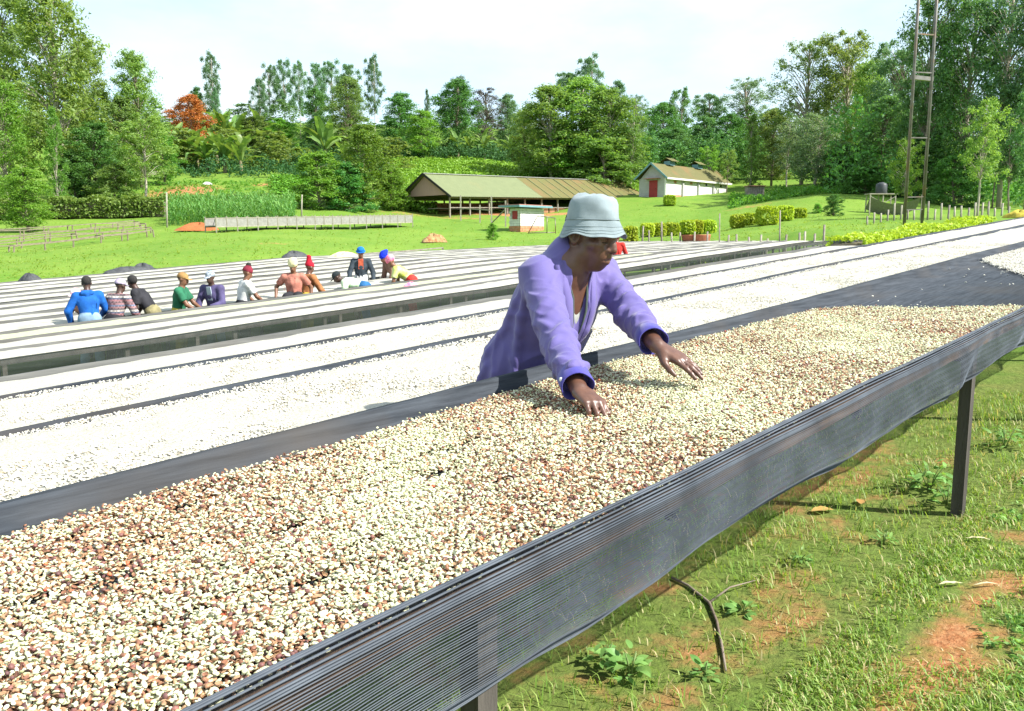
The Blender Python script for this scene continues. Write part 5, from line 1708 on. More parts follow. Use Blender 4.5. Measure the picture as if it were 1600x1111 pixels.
pel = onV(800, 655, 2.30); waist = onV(815, 572, 2.22); chest = onV(868, 482, 2.07); nb = onV(888, 416, 1.985)
hd = onV(923, 365, 1.91)
shR = onV(842, 432, 2.03); elR = onV(873, 540, 1.80); wrR = onV(905, 609, 1.585)
shL = onV(937, 425, 2.03); elL = onV(990, 497, 1.80); wrL = onV(1027, 541, 1.57)
man_base = np.array([pel[0], pel[1], float(zg(pel[0], pel[1]))])
man = thing('person', man_base, 'man in purple coat and pale bucket hat spreading coffee with both hands', 'person')

Fv = np.array([-VX, -VY, 0.0])                 # towards the bed
Lv = np.array([UX, UY, 0.0])                   # his left
spine = unit(nb - waist)
fwd = unit(Fv - spine * (Fv @ spine))          # out of his chest

# --- head frame
yaw = R(5)
hf = unit(Fv * math.cos(yaw) + Lv * math.sin(yaw) + np.array([0, 0, -0.30]))
hs = unit(np.cross(np.array([0, 0, 1.0]), hf)); hs = unit(hs)      # towards his left
hw = unit(np.cross(hf, hs))
HA = np.stack([hs, hf, hw])
def H(x, y, z):
    return hd + HA[0] * x + HA[1] * y + HA[2] * z

allpts = np.stack([pel, hd, shR, elR, wrR, shL, elL, wrL])
lo = allpts.min(0) - [0.22, 0.34, 0.20]; hi = allpts.max(0) + [0.24, 0.22, 0.17]
B = Field(lo, hi, 0.0044)
# trunk inside the clothes
B.cone(pel, waist, .13, .12, .03, fwd, 1.25).cone(waist, chest, .12, .14, .05, fwd, 1.3).cone(chest, nb, .14, .09, .05, fwd, 1.2)
B.cone(nb - spine * .03, shR, .06, .055, .04).cone(nb - spine * .03, shL, .06, .055, .04)
B.cone(shR, elR, .052, .042, .03).cone(elR, wrR, .042, .027, .02)
B.cone(shL, elL, .052, .042, .03).cone(elL, wrL, .042, .027, .02)
# head
B.ell(H(0, -.014, .030), (.075, .092, .080), HA, .0)
B.ell(H(0, .03, -.042), (.061, .068, .078), HA, .035)
B.ell(H(0, .060, -.100), (.030, .026, .024), HA, .03)
for s in (-1, 1):
    B.ell(H(s * .046, .005, -.070), (.024, .032, .028), HA, .03)
    B.ell(H(s * .047, .058, -.024), (.024, .024, .020), HA, .025)
B.cone(H(-.042, .077, .020), H(0, .088, .016), .013, .014, .018).cone(H(.042, .077, .020), H(0, .088, .016), .013, .014, .018)
B.ell(H(0, .073, -.062), (.036, .030, .030), HA, .025)
for s in (-1, 1):
    B.ell(H(s * .032, .100, -.004), (.021, .016, .011), HA, .012, 's')
    B.ell(H(s * .031, .0765, -.004), (.0165, .0135, .0125), HA, .006)
    B.cone(H(s * .017, .0905, -.0075), H(s * .044, .080, -.0085), .0022, .0022, .003, op='s')
B.chain([H(0, .090, .012), H(0, .103, -.012), H(0, .113, -.030)], [.0085, .0115, .0135], .012)
for s in (-1, 1):
    B.ell(H(s * .0155, .098, -.034), (.0105, .013, .0095), HA, .008)
    B.ell(H(s * .0085, .108, -.0425), (.0045, .006, .004), HA, .003, 's')
B.cone(H(-.021, .091, -.066), H(0, .1005, -.0605), .006, .0085, .006).cone(H(.021, .091, -.066), H(0, .1005, -.0605), .006, .0085, .006)
B.cone(H(-.019, .090, -.077), H(0, .0985, -.0785), .006, .0095, .006).cone(H(.019, .090, -.077), H(0, .0985, -.0785), .006, .0095, .006)
B.chain([H(-.027, .090, -.071), H(0, .110, -.0695), H(.027, .090, -.071)], [.0022, .0028, .0022], .003, op='s')
for s in (-1, 1):
    B.ell(H(s * .078, -.012, -.012), (.010, .022, .034), HA, .008)
    B.ell(H(s * .086, -.008, -.010), (.006, .013, .022), HA, .005, 's')
# neck with its cords
B.cone(H(0, -.03, -.055), nb + fwd * .0, .056, .064, .03).cone(H(.03, .0, -.075), nb + fwd * .06 - spine * .03, .012, .010, .03).cone(H(-.03, .0, -.075), nb + fwd * .06 - spine * .03, .012, .010, .03)
# hands
def hand(B, w, f, up, side, curl, fan, L=1.0, thumb=(0.6, 0.25)):
    """w wrist, f pointing direction, up back of the hand, side +1 when the thumb lies towards f x up"""
    f = unit(f); up = unit(up - f * (np.asarray(up) @ f)); lat = np.cross(f, up)
    offs = [-.030, -.0102, .0102, .029]
    lens = [(.030, .020, .017), (.040, .026, .020), (.044, .028, .021), (.040, .025, .020)]
    if side < 0:
        lat = -lat
    kn = []
    for q in range(4):
        root = w + f * (.086 - .006 * abs(q - 2)) * L + lat * offs[q] + up * (.004 - .003 * abs(q - 1.5))
        B.cone(w + f * .006 + lat * offs[q] * .55, root, .0165, .0125, .010)
        kn.append(root)
    for q in range(4):
        p = kn[q]; a = curl[0]
        d = unit(f + lat * fan * (q - 1.4))
        rad = [.0100, .0090, .0082, .0068] if q else [.0088, .0080, .0073, .0062]
        for j in range(3):
            dd = d * math.cos(a) - up * math.sin(a)
            e = p + dd * lens[q][j] * L
            B.cone(p, e, rad[j], rad[j + 1], .004)
            p = e; a += curl[j + 1] if j < 2 else 0
        B.ell(p + up * .0025, (.0045, .0045, .003), None, .002)
    # thumb leaves the side of the palm near its base
    t0 = w + f * .022 + lat * .024 - up * .006
    t1 = t0 + unit(f * thumb[0] + lat * .62 - up * thumb[1]) * .042
    t2 = t1 + unit(f * .92 + lat * .28 - up * thumb[1]) * .031
    t3 = t2 + unit(f * .96 + lat * .10 - up * thumb[1]) * .024
    B.cone(t0, t1, .0185, .0125, .014).cone(t1, t2, .0118, .0105, .005).cone(t2, t3, .0105, .0078, .004)
hfL = unit(onV(1104, 584, 1.40) - wrL)
hand(B, wrL + hfL * .012, hfL, np.array([0.10, -0.25, 1.0]), 1, (.12, .14, .10), .06)
hfR = unit(np.array([0.30, -0.62, -0.30]) * .6 + Fv * .5 + Lv * .12)
hand(B, wrR + unit(wrR - elR) * .012, unit(wrR - elR) * .45 + hfR * .6, np.array([0.25, -0.35, 1.0]), -1, (.55, .75, .55), .05, thumb=(.8, .5))
B.build('body', M_skin, man, 1, man_base)

# eyes: a dark sliver below the lowered lids
for s in (-1, 1):
    e = MB().tube([H(s * .018, .0912, -.0082), H(s * .031, .0912, -.0092), H(s * .043, .0835, -.0092)], [.0012, .0024, .0012], 6)
    e.build('eye', M_eye, man, True, man_base)

# --- coat
K = Field(lo - [.06, .06, .55], hi, 0.0064)
hem = pel + np.array([0, 0, -.42]) - Fv * .02
K.cone(hem, pel, .205, .185, .05, fwd, 1.2).cone(pel, waist, .172, .158, .08, fwd, 1.2).cone(waist, chest, .158, .166, .08, fwd, 1.22)
K.cone(chest, nb - spine * .035, .166, .10, .07, fwd, 1.2)
K.cone(nb - spine * .03, shR, .066, .064, .05).cone(nb - spine * .03, shL, .066, .064, .05)
K.cone(nb - fwd * .02, nb - fwd * .03 + spine * .035, .078, .070, .05)
K.ell(chest - fwd * .05 + spine * .03, (.155, .095, .15), np.stack([Lv, fwd, spine]), .07)
cutR = elR + (wrR - elR) * .80; cutL = elL + (wrL - elL) * .72
dR, dL = unit(wrR - elR), unit(wrL - elL)
K.cone(shR, elR, .067, .057, .045).cone(elR, cutR, .057, .049, .03, cut=(cutR, dR))
K.cone(shL, elL, .067, .057, .045).cone(elL, cutL, .057, .049, .03, cut=(cutL, dL))
K.cone(shR + spine * .01, elR + (shR - elR) * .4 - fwd * .01, .062, .060, .03)
# folds: soft ridges on sleeves and trunk
rngf = np.random.default_rng(3)
def sleeve_folds(a, b, ra, rb, n, amp, t0=0.05, t1=0.95, tw=1.4):
    d = unit(b - a); s1 = unit(np.cross(d, [0.1, 0.2, 1])); s2 = np.cross(d, s1)
    for q in range(n):
        tc = t0 + (t1 - t0) * (q + rngf.uniform(.2, .8)) / n
        ph = rngf.uniform(0, 6.28); span = rngf.uniform(.9, 1.9); sl = rngf.choice([-1, 1]) * rngf.uniform(.08, .22) * tw
        pts, rad = [], []
        for j in range(7):
            u_ = j / 6 - .5
            t = tc + sl * u_; ang = ph + span * u_
            rr = (ra + (rb - ra) * t) * 0.965
            pts.append(a + (b - a) * t + rr * (math.cos(ang) * s1 + math.sin(ang) * s2))
            rad.append(.002 + amp * math.cos(math.pi * u_) ** 1.0)
        K.chain(pts, rad, .014)
for (sh, el, cu) in ((shR, elR, cutR), (shL, elL, cutL)):
    sleeve_folds(sh, el, .067, .057, 9, .0105)
    sleeve_folds(el, cu, .057, .049, 8, .0095)
    sleeve_folds(el + (sh - el) * .25, el + (cu - el) * .25, .059, .056, 5, .0095, tw=.7)
def surf(o, d, dist=.4):
    """walk out from inside the coat to its surface"""
    d = unit(d); last = np.asarray(o)
    for q in np.linspace(0, dist, 200):
        p = o + d * q
        i_ = np.round((p - K.lo) / K.h).astype(int)
        if (i_ < 0).any() or (i_ >= np.array(K.F.shape)).any() or K.F[tuple(i_)] > 0:
            return p
    return last
# drapes from shoulder and armpit to waist, and creases across the back
for (o0, d0, o1, d1, am) in ((shR - spine * .06, -Lv + fwd * .3, waist, -Lv * .8 + fwd * .6, .012), (shR - spine * .08, -Lv - fwd * .5, waist, -Lv - fwd * .4, .012),
                             (chest - spine * .06, -fwd - Lv * .2, waist + Lv * .05, -fwd, .010), (chest + Lv * .06, fwd - Lv * .2, pel, fwd - Lv * .5, .012),
                             (chest, fwd - Lv * .6, pel + Lv * .02, fwd - Lv * .9, .013), (waist, -Lv - fwd * .2, pel - Lv * .02, -Lv - fwd * .6, .012),
                             (waist + spine * .05, -Lv * .7 - fwd, pel - spine * .05, -fwd - Lv * .3, .012), (waist, -Lv + fwd * .1, hem, -Lv + fwd * .1, .014),
                             (waist, -Lv * .5 + fwd, hem, -Lv * .5 + fwd, .014)):
    pts = []
    for t in np.linspace(0, 1, 8):
        pts.append(surf(o0 + (o1 - o0) * t, np.asarray(d0) * (1 - t) + np.asarray(d1) * t))
    K.chain(pts, [am * (.35 + .65 * math.sin(math.pi * (.08 + .84 * t))) for t in np.linspace(0, 1, 8)], .026)
# belt seam round the waist, lightly drawn in
# the open front: a V from the throat down
thr = nb + fwd * .105 + spine * .02
axis = lambda t: (nb - spine * .03) * (1 - t) + waist * t
vlow = surf(axis(.74) + Lv * .012, fwd) + fwd * .004
lapel_paths = {}
for s in (-1, 1):
    path = [nb - fwd * .088 + spine * .050 + Lv * s * .010, nb - fwd * .045 + spine * .052 + Lv * s * .064, nb + fwd * .03 + spine * .035 + Lv * s * .084]
    for t in np.linspace(.10, .74, 8):
        wd = .044 * (1 - (t - .02) / .74) + .004
        path.append(surf(axis(t) + Lv * (s * wd + .012 * t), fwd + Lv * s * .05) + fwd * .003)
    lapel_paths[s] = path
low = [surf(axis(t) + Lv * .012, fwd) + fwd * .002 for t in np.linspace(.72, 1.0, 7)]
K.cone(H(0, .0, -.05), nb - spine * .02, .066, .070, .008, op='s')
K.chain([.5 * (lapel_paths[1][q] + lapel_paths[-1][q]) + fwd * .012 for q in (2, 4, 6, 8, 10)], [.056, .034, .022, .012, .004], .006, op='s')
cv, cf = K.mesh(2)
def seg_coord(v, a, b):
    ab = b - a; t = np.clip(((v - a) @ ab) / (ab @ ab), -.1, 1.1)
    e = v - (a + t[:, None] * ab); d = unit(ab); s1 = unit(np.cross(d, [0.13, 0.21, 1])); s2 = np.cross(d, s1)
    return np.linalg.norm(e, axis=1), t * np.linalg.norm(ab), np.arctan2(e @ s2, e @ s1)
best = np.full(len(cv), 9.0); disp = np.zeros(len(cv))
def ridge(ph, sharp=3.0):
    return (1 - np.abs(np.sin(ph))) ** sharp
for (a_, b_, rad_, kind, sd) in ((waist, nb, .175, 't', 0), (hem, waist, .185, 't', 1), (shR, elR, .062, 's', 2), (elR, cutR, .053, 's', 3), (shL, elL, .062, 's', 4), (elL, cutL, .053, 's', 5)):
    d_, t_, p_ = seg_coord(cv, a_, b_)
    m = (d_ / rad_) < best
    best[m] = (d_ / rad_)[m]
    msk = np.clip(.45 + .75 * nz(t_ * 9 + sd, p_ * 1.2 + sd * 2, 1.0, sd), 0, 1.2)
    if kind == 's':
        w1 = ridge(t_ * 62 + 1.9 * np.sin(p_ + sd) + 1.1 * np.sin(2 * p_ + 9 * t_), 3.5); w2 = ridge(t_ * 34 - 2.3 * np.sin(p_ * 1.0 + 1 + sd) + .8 * np.sin(3 * p_), 4.0)
        dd_ = .0062 * w1 * msk + .0085 * w2 * (1 - .55 * msk) - .003
    else:
        w1 = ridge(p_ * 4.5 + 9 * t_ + 1.4 * np.sin(13 * t_ + 2 * p_), 3.5); w2 = ridge(p_ * 2.6 - 6 * t_ + 1.2 * np.sin(9 * t_ + p_), 4.0)
        dd_ = .0075 * w1 * msk + .009 * w2 * (1 - .5 * msk) - .0035
    disp[m] = dd_[m]
fa, fb_, fc = cv[cf[:, 0]], cv[cf[:, 1]], cv[cf[:, 3]]
fn = np.cross(fb_ - fa, fc - fa); vn = np.zeros_like(cv)
for q in range(4):
    np.add.at(vn, cf[:, q], fn)
vn /= np.linalg.norm(vn, axis=1)[:, None] + 1e-12
if ((cv - chest) * vn).sum() < 0: vn = -vn
for _ in range(2):
    acc = np.zeros(len(cv)); cn = np.zeros(len(cv))
    for q in range(4):
        np.add.at(acc, cf[:, q], disp[cf[:, (q + 1) % 4]]); np.add.at(cn, cf[:, q], 1)
    disp = .6 * disp + .4 * acc / np.maximum(cn, 1)
cv = cv + vn * disp[:, None]
coat = link('coat', mesh_np('coat', cv - man_base, cf, True), M_coat, man)

# the shirt in the opening, its dark collar edge and the pale vest
S = Field(lo, hi, 0.008)
S.cone(waist, chest, .142, .156, .05, fwd, 1.32).cone(chest, nb - spine * .05, .156, .095, .05, fwd, 1.25)
S.cone(H(0, .0, -.06), nb + fwd * .02, .060, .068, .012, op='s').chain([.5 * (lapel_paths[1][q] + lapel_paths[-1][q]) + fwd * .006 for q in (2, 4, 6, 8)], [.056, .032, .016, .004], .006, op='s')
S.build('shirt', M_vest, man, 1, man_base)
def ribbon(pts, wdir, w, name, mat, th=.006):
    pts = np.asarray(pts); n = len(pts)
    wdir = np.asarray(wdir); wdir = np.broadcast_to(wdir, pts.shape)
    w = np.broadcast_to(np.asarray(w, float), (n,))
    t = np.gradient(pts, axis=0)
    nn = np.cross(t, wdir); nn /= np.linalg.norm(nn, axis=1)[:, None]
    ro = []
    for q in range(n):
        wd = unit(wdir[q])
        ro += [pts[q] + nn[q] * th * .3, pts[q] + wd * w[q] * .5 + nn[q] * th, pts[q] + wd * w[q] + nn[q] * th * .3, pts[q] + wd * w[q] - nn[q] * th * .5, pts[q] - nn[q] * th * .5]
    f = []
    for q in range(n - 1):
        for j in range(5):
            f.append([q * 5 + j, q * 5 + (j + 1) % 5, q * 5 + 5 + (j + 1) % 5, q * 5 + 5 + j])
    f += [[0, 1, 2, 3, 4], [5 * n - 5 + j for j in (4, 3, 2, 1, 0)]]
    return MB().add(ro, f).build(name, mat, man, True, man_base)
# lapels run from behind the neck down both edges of the opening
for s in (-1, 1):
    path = lapel_paths[s]
    ribbon(path, [unit(-spine - fwd * .35), unit(Lv * s * .55 - spine - fwd * .1), unit(Lv * s - spine * .55)] + [unit(Lv * s * 1.0 - fwd * .22 - spine * .1)] * (len(path) - 3), [.030, .034, .042, .05, .05, .048, .045, .04, .034, .026, .014], 'lapel', M_coat, .007)
    path2 = [p - Lv * s * .006 - fwd * .010 for p in path[2:10]]
    ribbon(path2, [-Lv * s] * len(path2), [.012, .014, .013, .012, .011, .010, .008, .006], 'shirt_collar', M_shirtdark, .004)
ribbon(low, Lv, .022, 'front_edge', M_coat, .006)
# turned cuffs: open tubes with a gap round the wrist
def cuff(c, d, r, L, nm):
    d = unit(d); s1 = unit(np.cross(d, [0.2, 0.1, 1])); s2 = np.cross(d, s1)
    prof = [(-.008, r * .93), (-.002, r * 1.05), (L * .5, r * 1.06), (L, r * 1.09), (L + .003, r * 1.05), (L, r * 1.0), (0, r * .90)]
    v, f = [], []
    n = 28
    for (a, rr) in prof:
        for q in range(n):
            an = 2 * math.pi * q / n
            w_ = 1 + .035 * math.sin(2 * an + 1) + .02 * math.sin(5 * an + 40 * a)
            v.append(c + d * (a + .005 * math.sin(2 * an)) + rr * w_ * (math.cos(an) * s1 + math.sin(an) * s2))
    for j in range(len(prof) - 1):
        for q in range(n):
            f.append([j * n + q, j * n + (q + 1) % n, (j + 1) * n + (q + 1) % n, (j + 1) * n + q])
    cu = MB().add(v, f).build('cuff', M_cuff, man, True, man_base)
    return s1, s2, cu
for (c, d, b_) in ((cutR, dR, True), (cutL, dL, False)):
    s1, s2, cu = cuff(c - d * .02, d, .048, .058, 'cuff')
    if b_:
        p = c + d * .018 + .053 * unit(-np.array([0.3, 1.0, 0.2]) - d * (-np.array([0.3, 1.0, 0.2]) @ d))
        MB().tube([p - unit(p - c) * .002, p + unit(p - c) * .003], [.0065, .0065], 12).build('button', M_button, cu, True, man_base)
# chest pocket on his left, with a paper edge
pc = surf(axis(.55) + Lv * .07, fwd + Lv * .35)
pn = unit(fwd + Lv * .35); pu_ = unit(spine - pn * (spine @ pn)); ps_ = np.cross(pu_, pn)
pk = MB().box(pc + pn * .004, (.085, .095, .008), np.stack([ps_, pu_, pn])).build('pocket', M_coat, man, False, man_base)
MB().box(pc + pn * .005 + pu_ * .052, (.055, .018, .003), np.stack([ps_, pu_, pn])).build('note', M_vest, pk, False, man_base)
# pale piping on the near shoulder seam
d = unit(elR - shR); s1 = unit(np.cross(d, Lv)); s2 = np.cross(d, s1)
# small buttons down the front
for t in (.12, .5):
    p = vlow * (1 - t) + low[3] * t + fwd * .010 + Lv * .012
    MB().tube([p - fwd * .003, p + fwd * .004], [.007, .007], 10).build('button', M_button, man, True, man_base)

# --- bucket hat
hup = unit(np.array([0.0, 0.0, 1.0]) * .93 + hw * .30 - Fv * .06)
hx = unit(hf - hup * (hf @ hup)); hy = np.cross(hup, hx)
hc = hd + hup * .014 + hx * .006
prof = [(0.0, .132), (.03, .1325), (.052, .128), (.069, .120), (.0795, .107), (.0850, .090), (.0880, .068), (.0910, .045), (.0935, .036), (.0925, .033), (.0945, .030), (.0985, .018), (.104, .003), (.111, -.012), (.1165, -.021),
        (.118, -.0225), (.1165, -.024), (.109, -.014), (.101, .001), (.094, .018), (.090, .032)]
v, f = [], []
n = 72
for (rr, zz) in prof:
    for q in range(n):
        a = 2 * math.pi * q / n
        ex = 1.0 + .045 * math.cos(2 * a)
        top = sstep(zz, .06, .13)
        wob = 1 + .016 * math.sin(3 * a + 1) * (1 - top) + .016 * math.sin(5 * a + zz * 60) + .008 * math.sin(9 * a - zz * 90)
        dent = -.013 * top * math.exp(-((rr * math.cos(a) - .015) / .03) ** 2 - ((rr * math.sin(a)) / .07) ** 2) + .005 * top * math.sin(3 * a + rr * 70)
        rip = (.006 * math.sin(4 * a + 1.0) + .004 * math.sin(7 * a)) * sstep(.02 - zz, 0, .05)
        v.append(hc + hx * rr * 1.04 * ex * wob * math.cos(a) + hy * rr * 1.03 * wob * math.sin(a) + hup * (zz + dent + rip))
for j in range(len(prof) - 1):
    for q in range(n):
        f.append([j * n + q, j * n + (q + 1) % n, (j + 1) * n + (q + 1) % n, (j + 1) * n + q])
hat = MB().add(v, f).build('bucket_hat', M_hat, man, True, man_base)
sv = []
for a in np.linspace(0, 2 * math.pi, 73):
    w_ = 1 + .012 * math.sin(3 * a + 1) + .014 * math.sin(5 * a + .036 * 60)
    sv.append(hc + hx * .0978 * (1 + .045 * math.cos(2 * a)) * w_ * math.cos(a) + hy * .0968 * w_ * math.sin(a) + hup * .0365)
MB().tube(sv, [.0016] * len(sv), 5, False).build('seam', M_hat, hat, True, man_base)
for (r_, z_) in ((.1015, .0105), (.1065, -.0025), (.1115, -.0122)):
    st_ = []
    for a in np.linspace(0, 2 * math.pi, 73):
        w_ = 1 + .016 * math.sin(3 * a + 1) + .016 * math.sin(5 * a + z_ * 60) + .008 * math.sin(9 * a - z_ * 90)
        rp_ = (.006 * math.sin(4 * a + 1.0) + .004 * math.sin(7 * a)) * float(sstep(.02 - z_, 0, .05))
        st_.append(hc + hx * r_ * 1.04 * (1 + .045 * math.cos(2 * a)) * w_ * math.cos(a) + hy * r_ * 1.03 * w_ * math.sin(a) + hup * (z_ + rp_ + .001))
    MB().tube(st_, [.0012] * len(st_), 5, False).build('stitching', M_hat, hat, True, man_base)
for s in (-1, 1):
    MB().tube([H(s * .003, .1035, -.0525), H(s * .014, .1005, -.0555), H(s * .024, .0935, -.0605), H(s * .031, .0865, -.068)], [.0024, .0034, .003, .0014], 8).build('moustache', pm('greying_moustache', (.05, .03, .024), (.10, .075, .065), 160., .9), man, True, man_base)
# hair at the nape and temples
Hh = Field(hd - .14, hd + .14, .005)
Hh.ell(H(0, -.018, .030), (.077, .095, .074), HA, 0).ell(H(0, .09, .0), (.12, .095, .16), HA, 0, 's').ell(H(0, 0, -.09), (.2, .2, .075), HA, 0, 's')
Hh.build('hair', pm('cropped_black_hair', (0.012, 0.010, 0.009), (0.03, 0.028, 0.026), 90.0, 0.9, 0.6, 200.0), man, 1, man_base)
# trousers and boots behind the bed
T = Field([pel[0] - .3, pel[1] - .35, man_base[2] - .03], [pel[0] + .3, pel[1] + .35, pel[2] + .1], .018)
for s in (-1, 1):
    an = np.array([pel[0], pel[1], man_base[2] + .1]) + Lv * s * .14 - Fv * (.02 - .06 * s)
    kn = (pel + an) / 2 + Lv * s * .03 + Fv * .05
    T.cone(pel + Lv * s * .08, kn, .10, .075, .03).cone(kn, an, .075, .062, .02)
    bt = MB(); bt.tube([an + [0, 0, .04], an + [0, 0, -.04], an + Fv * .03 + [0, 0, -.065], an + Fv * .12 + [0, 0, -.072], an + Fv * .19 + [0, 0, -.075]], [.055, .052, .048, .046, .03], 12)
    bt.build('boot', M_shoe, man, True, man_base)
T.build('trousers', M_trouser, man, 1, man_base)
# ------------------------------------------------------------ the other workers
SK = [M_skin, pm('brown_skin', (0.20, 0.095, 0.055), (0.15, 0.07, 0.04), 20., .45), pm('very_dark_skin', (0.075, 0.04, 0.03), (0.055, 0.03, 0.022), 20., .45)]
M_hair = pm('black_hair', (0.012, 0.011, 0.010), (0.03, 0.028, 0.027), 60., .9)
def cm(name, a, b=None):
    return pm(name, a, b or tuple(.62 * k for k in a), 7.0, .85, .3, 30., .2, bdist=.01, crease=.8, cscale=8.0)
def banded(name, cols, scale):
    """woven bands along the object's height"""
    m, n, out = _nodes(name)
    b = n.nodes.new('ShaderNodeBsdfPrincipled'); b.inputs['Roughness'].default_value = .85
    tc = n.nodes.new('ShaderNodeTexCoord'); sx = n.nodes.new('ShaderNodeSeparateXYZ')
    n.links.new(tc.outputs['Object'], sx.inputs[0])
    mu = n.nodes.new('ShaderNodeMath'); mu.operation = 'MULTIPLY'; mu.inputs[1].default_value = scale
    fr = n.nodes.new('ShaderNodeMath'); fr.operation = 'FRACT'
    n.links.new(sx.outputs['Z'], mu.inputs[0]); n.links.new(mu.outputs[0], fr.inputs[0])
    cr = n.nodes.new('ShaderNodeValToRGB'); cr.color_ramp.interpolation = 'CONSTANT'
    for i, c in enumerate(cols):
        e = cr.color_ramp.elements[i] if i < 2 else cr.color_ramp.elements.new(i / len(cols))
        e.position = i / len(cols); e.color = tuple(c) + (1,)
    n.links.new(fr.outputs[0], cr.inputs['Fac'])
    ck = n.nodes.new('ShaderNodeTexChecker'); ck.inputs['Scale'].default_value = 26.0
    n.links.new(tc.outputs['Object'], ck.inputs['Vector'])
    ck.inputs['Color1'].default_value = (1, 1, 1, 1); ck.inputs['Color2'].default_value = (.45, .42, .42, 1)
    n.links.new(_mix(n, .8, cr.outputs['Color'], ck.outputs['Color'], 'MULTIPLY'), b.inputs['Base Color'])
    n.links.new(b.outputs[0], out.inputs['Surface'])
    return m

def worker(px, V, face, label, shirt, trousers, hat=None, hatkind='cap', skin=0, bend=.3, hip=.90, hands=((-.2, .42, .85), (.2, .42, .85)), side=0.0, twist=0.0,
           sleeve='long', headturn=0.0, extra=None, sit=False, scale=1.0, hatmat2=None, nod=.25):
    """face: heading in degrees clockwise from the viewing direction"""
    r = (px - 800.0) / 1300.0 * .985
    U = V * (r * VY - VX) / (UX - r * UY)
    x, y = uv(U, V)
    b = np.array([x, y, float(zg(x, y))])
    o = thing('person', b, label, 'person', 'workers at the far beds', -R(face))
    o.scale = (scale * .91,) * 3
    h = .0165
    sp_ = unit([side, math.sin(bend), math.cos(bend)])
    hp_ = np.array([0, 0, hip])
    ch = hp_ + sp_ * .30; nk = hp_ + sp_ * .47
    hdv = unit(sp_ * .75 + np.array([0, .10 + .2 * nod, .55]))
    hd_ = nk + hdv * .165
    ct, st_ = math.cos(twist), math.sin(twist)
    ac = unit(np.array([ct, st_, 0]) - sp_ * (np.array([ct, st_, 0]) @ sp_)); fw = np.cross(sp_, ac) * -1.0
    fw = np.cross(ac, sp_) * -1.0
    S_ = [nk - sp_ * .055 - ac * .175, nk - sp_ * .055 + ac * .175]
    Hn = [np.asarray(hands[0], float), np.asarray(hands[1], float)]
    El = []
    for k in (0, 1):
        d = Hn[k] - S_[k]; L = np.linalg.norm(d)
        if L > .56:
            Hn[k] = S_[k] + d / L * .56; d = Hn[k] - S_[k]; L = .56
        off = math.sqrt(max(.0, .29 ** 2 - (L / 2) ** 2))
        pole = np.array([(-1 if k == 0 else 1) * .7, -.6, -.35]); pole -= d / L * (pole @ d / L)
        El.append(S_[k] + d / 2 + unit(pole) * off)
    allp_ = np.array([hp_, ch, nk, hd_] + S_ + Hn + El)
    lo_ = np.minimum(allp_.min(0), [-.3, -.3, 0]) - .2; hi_ = np.maximum(allp_.max(0), [.3, .3, 0]) + .22
    lo_[2] = -.03
    # feet and knees
    if sit:
        kne = [np.array([s * .11, .42, hip + .02]) for s in (-1, 1)]; ank = [np.array([s * .12, .44, hip - .40]) for s in (-1, 1)]
    else:
        ank = [np.array([s * .13, .02 - .10 * math.sin(bend), .09]) for s in (-1, 1)]; kne = [(hp_ + a) / 2 + [s * .03, .04, .0] for s, a in zip((-1, 1), ank)]
    hi_ = np.maximum(hi_, np.max(kne, 0) + .15); 
    cH = math.cos(headturn); sH = math.sin(headturn)
    hs_ = np.array([cH, sH, 0]); hf_ = unit(np.array([-sH, cH, -nod])); hw_ = np.cross(hs_, hf_); HA_ = np.stack([hs_, hf_, hw_])
    q = lambda a, b_, c: hd_ + hs_ * a + hf_ * b_ + hw_ * c
    # continuous body
    F_ = Field(lo_, hi_, h)
    F_.cone(hp_, ch, .11, .12, .03).cone(ch, nk, .12, .06, .04).cone(nk, hd_, .052, .05, .02)
    F_.ell(q(0, -.01, .03), (.074, .093, .088), HA_, .0).ell(q(0, .035, -.05), (.056, .058, .068), HA_, .03).cone(q(0, .09, .01), q(0, .105, -.03), .012, .017, .015)
    F_.ell(q(0, .085, -.068), (.028, .018, .016), HA_, .012).ell(q(.076, -.01, -.01), (.012, .022, .032), HA_, .006).ell(q(-.076, -.01, -.01), (.012, .022, .032), HA_, .006)
    for s in (-1, 1):
        F_.ell(q(s * .032, .092, .0), (.018, .012, .010), HA_, .008, 's')
    for k in (0, 1):
        F_.cone(nk - sp_ * .05, S_[k], .055, .055, .03).cone(S_[k], El[k], .05, .042, .02).cone(El[k], Hn[k], .042, .027, .015)
        d = unit(Hn[k] - El[k]); lat = unit(np.cross(d, [0, 0, 1.0]))
        d2 = unit(d + np.array([0, 0, -.25]))
        F_.ell(Hn[k] + d * .05, (.05, .042, .022), np.stack([d, lat, np.cross(d, lat)]), .015)
        for j in range(4):
            rt = Hn[k] + d * .085 + lat * (.020 * (j - 1.5))
            F_.chain([rt, rt + d2 * .04, rt + unit(d2 + [0, 0, -.4]) * .075], [.0105, .0095, .008], .004)
        tl = lat * (1 if k == 0 else -1)
        F_.chain([Hn[k] + d * .03 + tl * .03, Hn[k] + d * .06 + tl * .055, Hn[k] + d * .09 + tl * .06], [.014, .011, .009], .006)
        F_.cone(hp_ + [(k * 2 - 1) * .08, 0, 0], kne[k], .085, .062, .03).cone(kne[k], ank[k], .058, .042, .02).cone(ank[k] + [0, .0, -.04], ank[k] + [0, .13, -.06], .04, .032, .02)
    F_.build('body', SK[skin], o, 1)
    # shirt
    G_ = Field(lo_, hi_, h)
    G_.cone(hp_ + sp_ * .05, ch, .150, .162, .05, fw, 1.35).cone(ch, nk - sp_ * .03, .162, .085, .06, fw, 1.3)
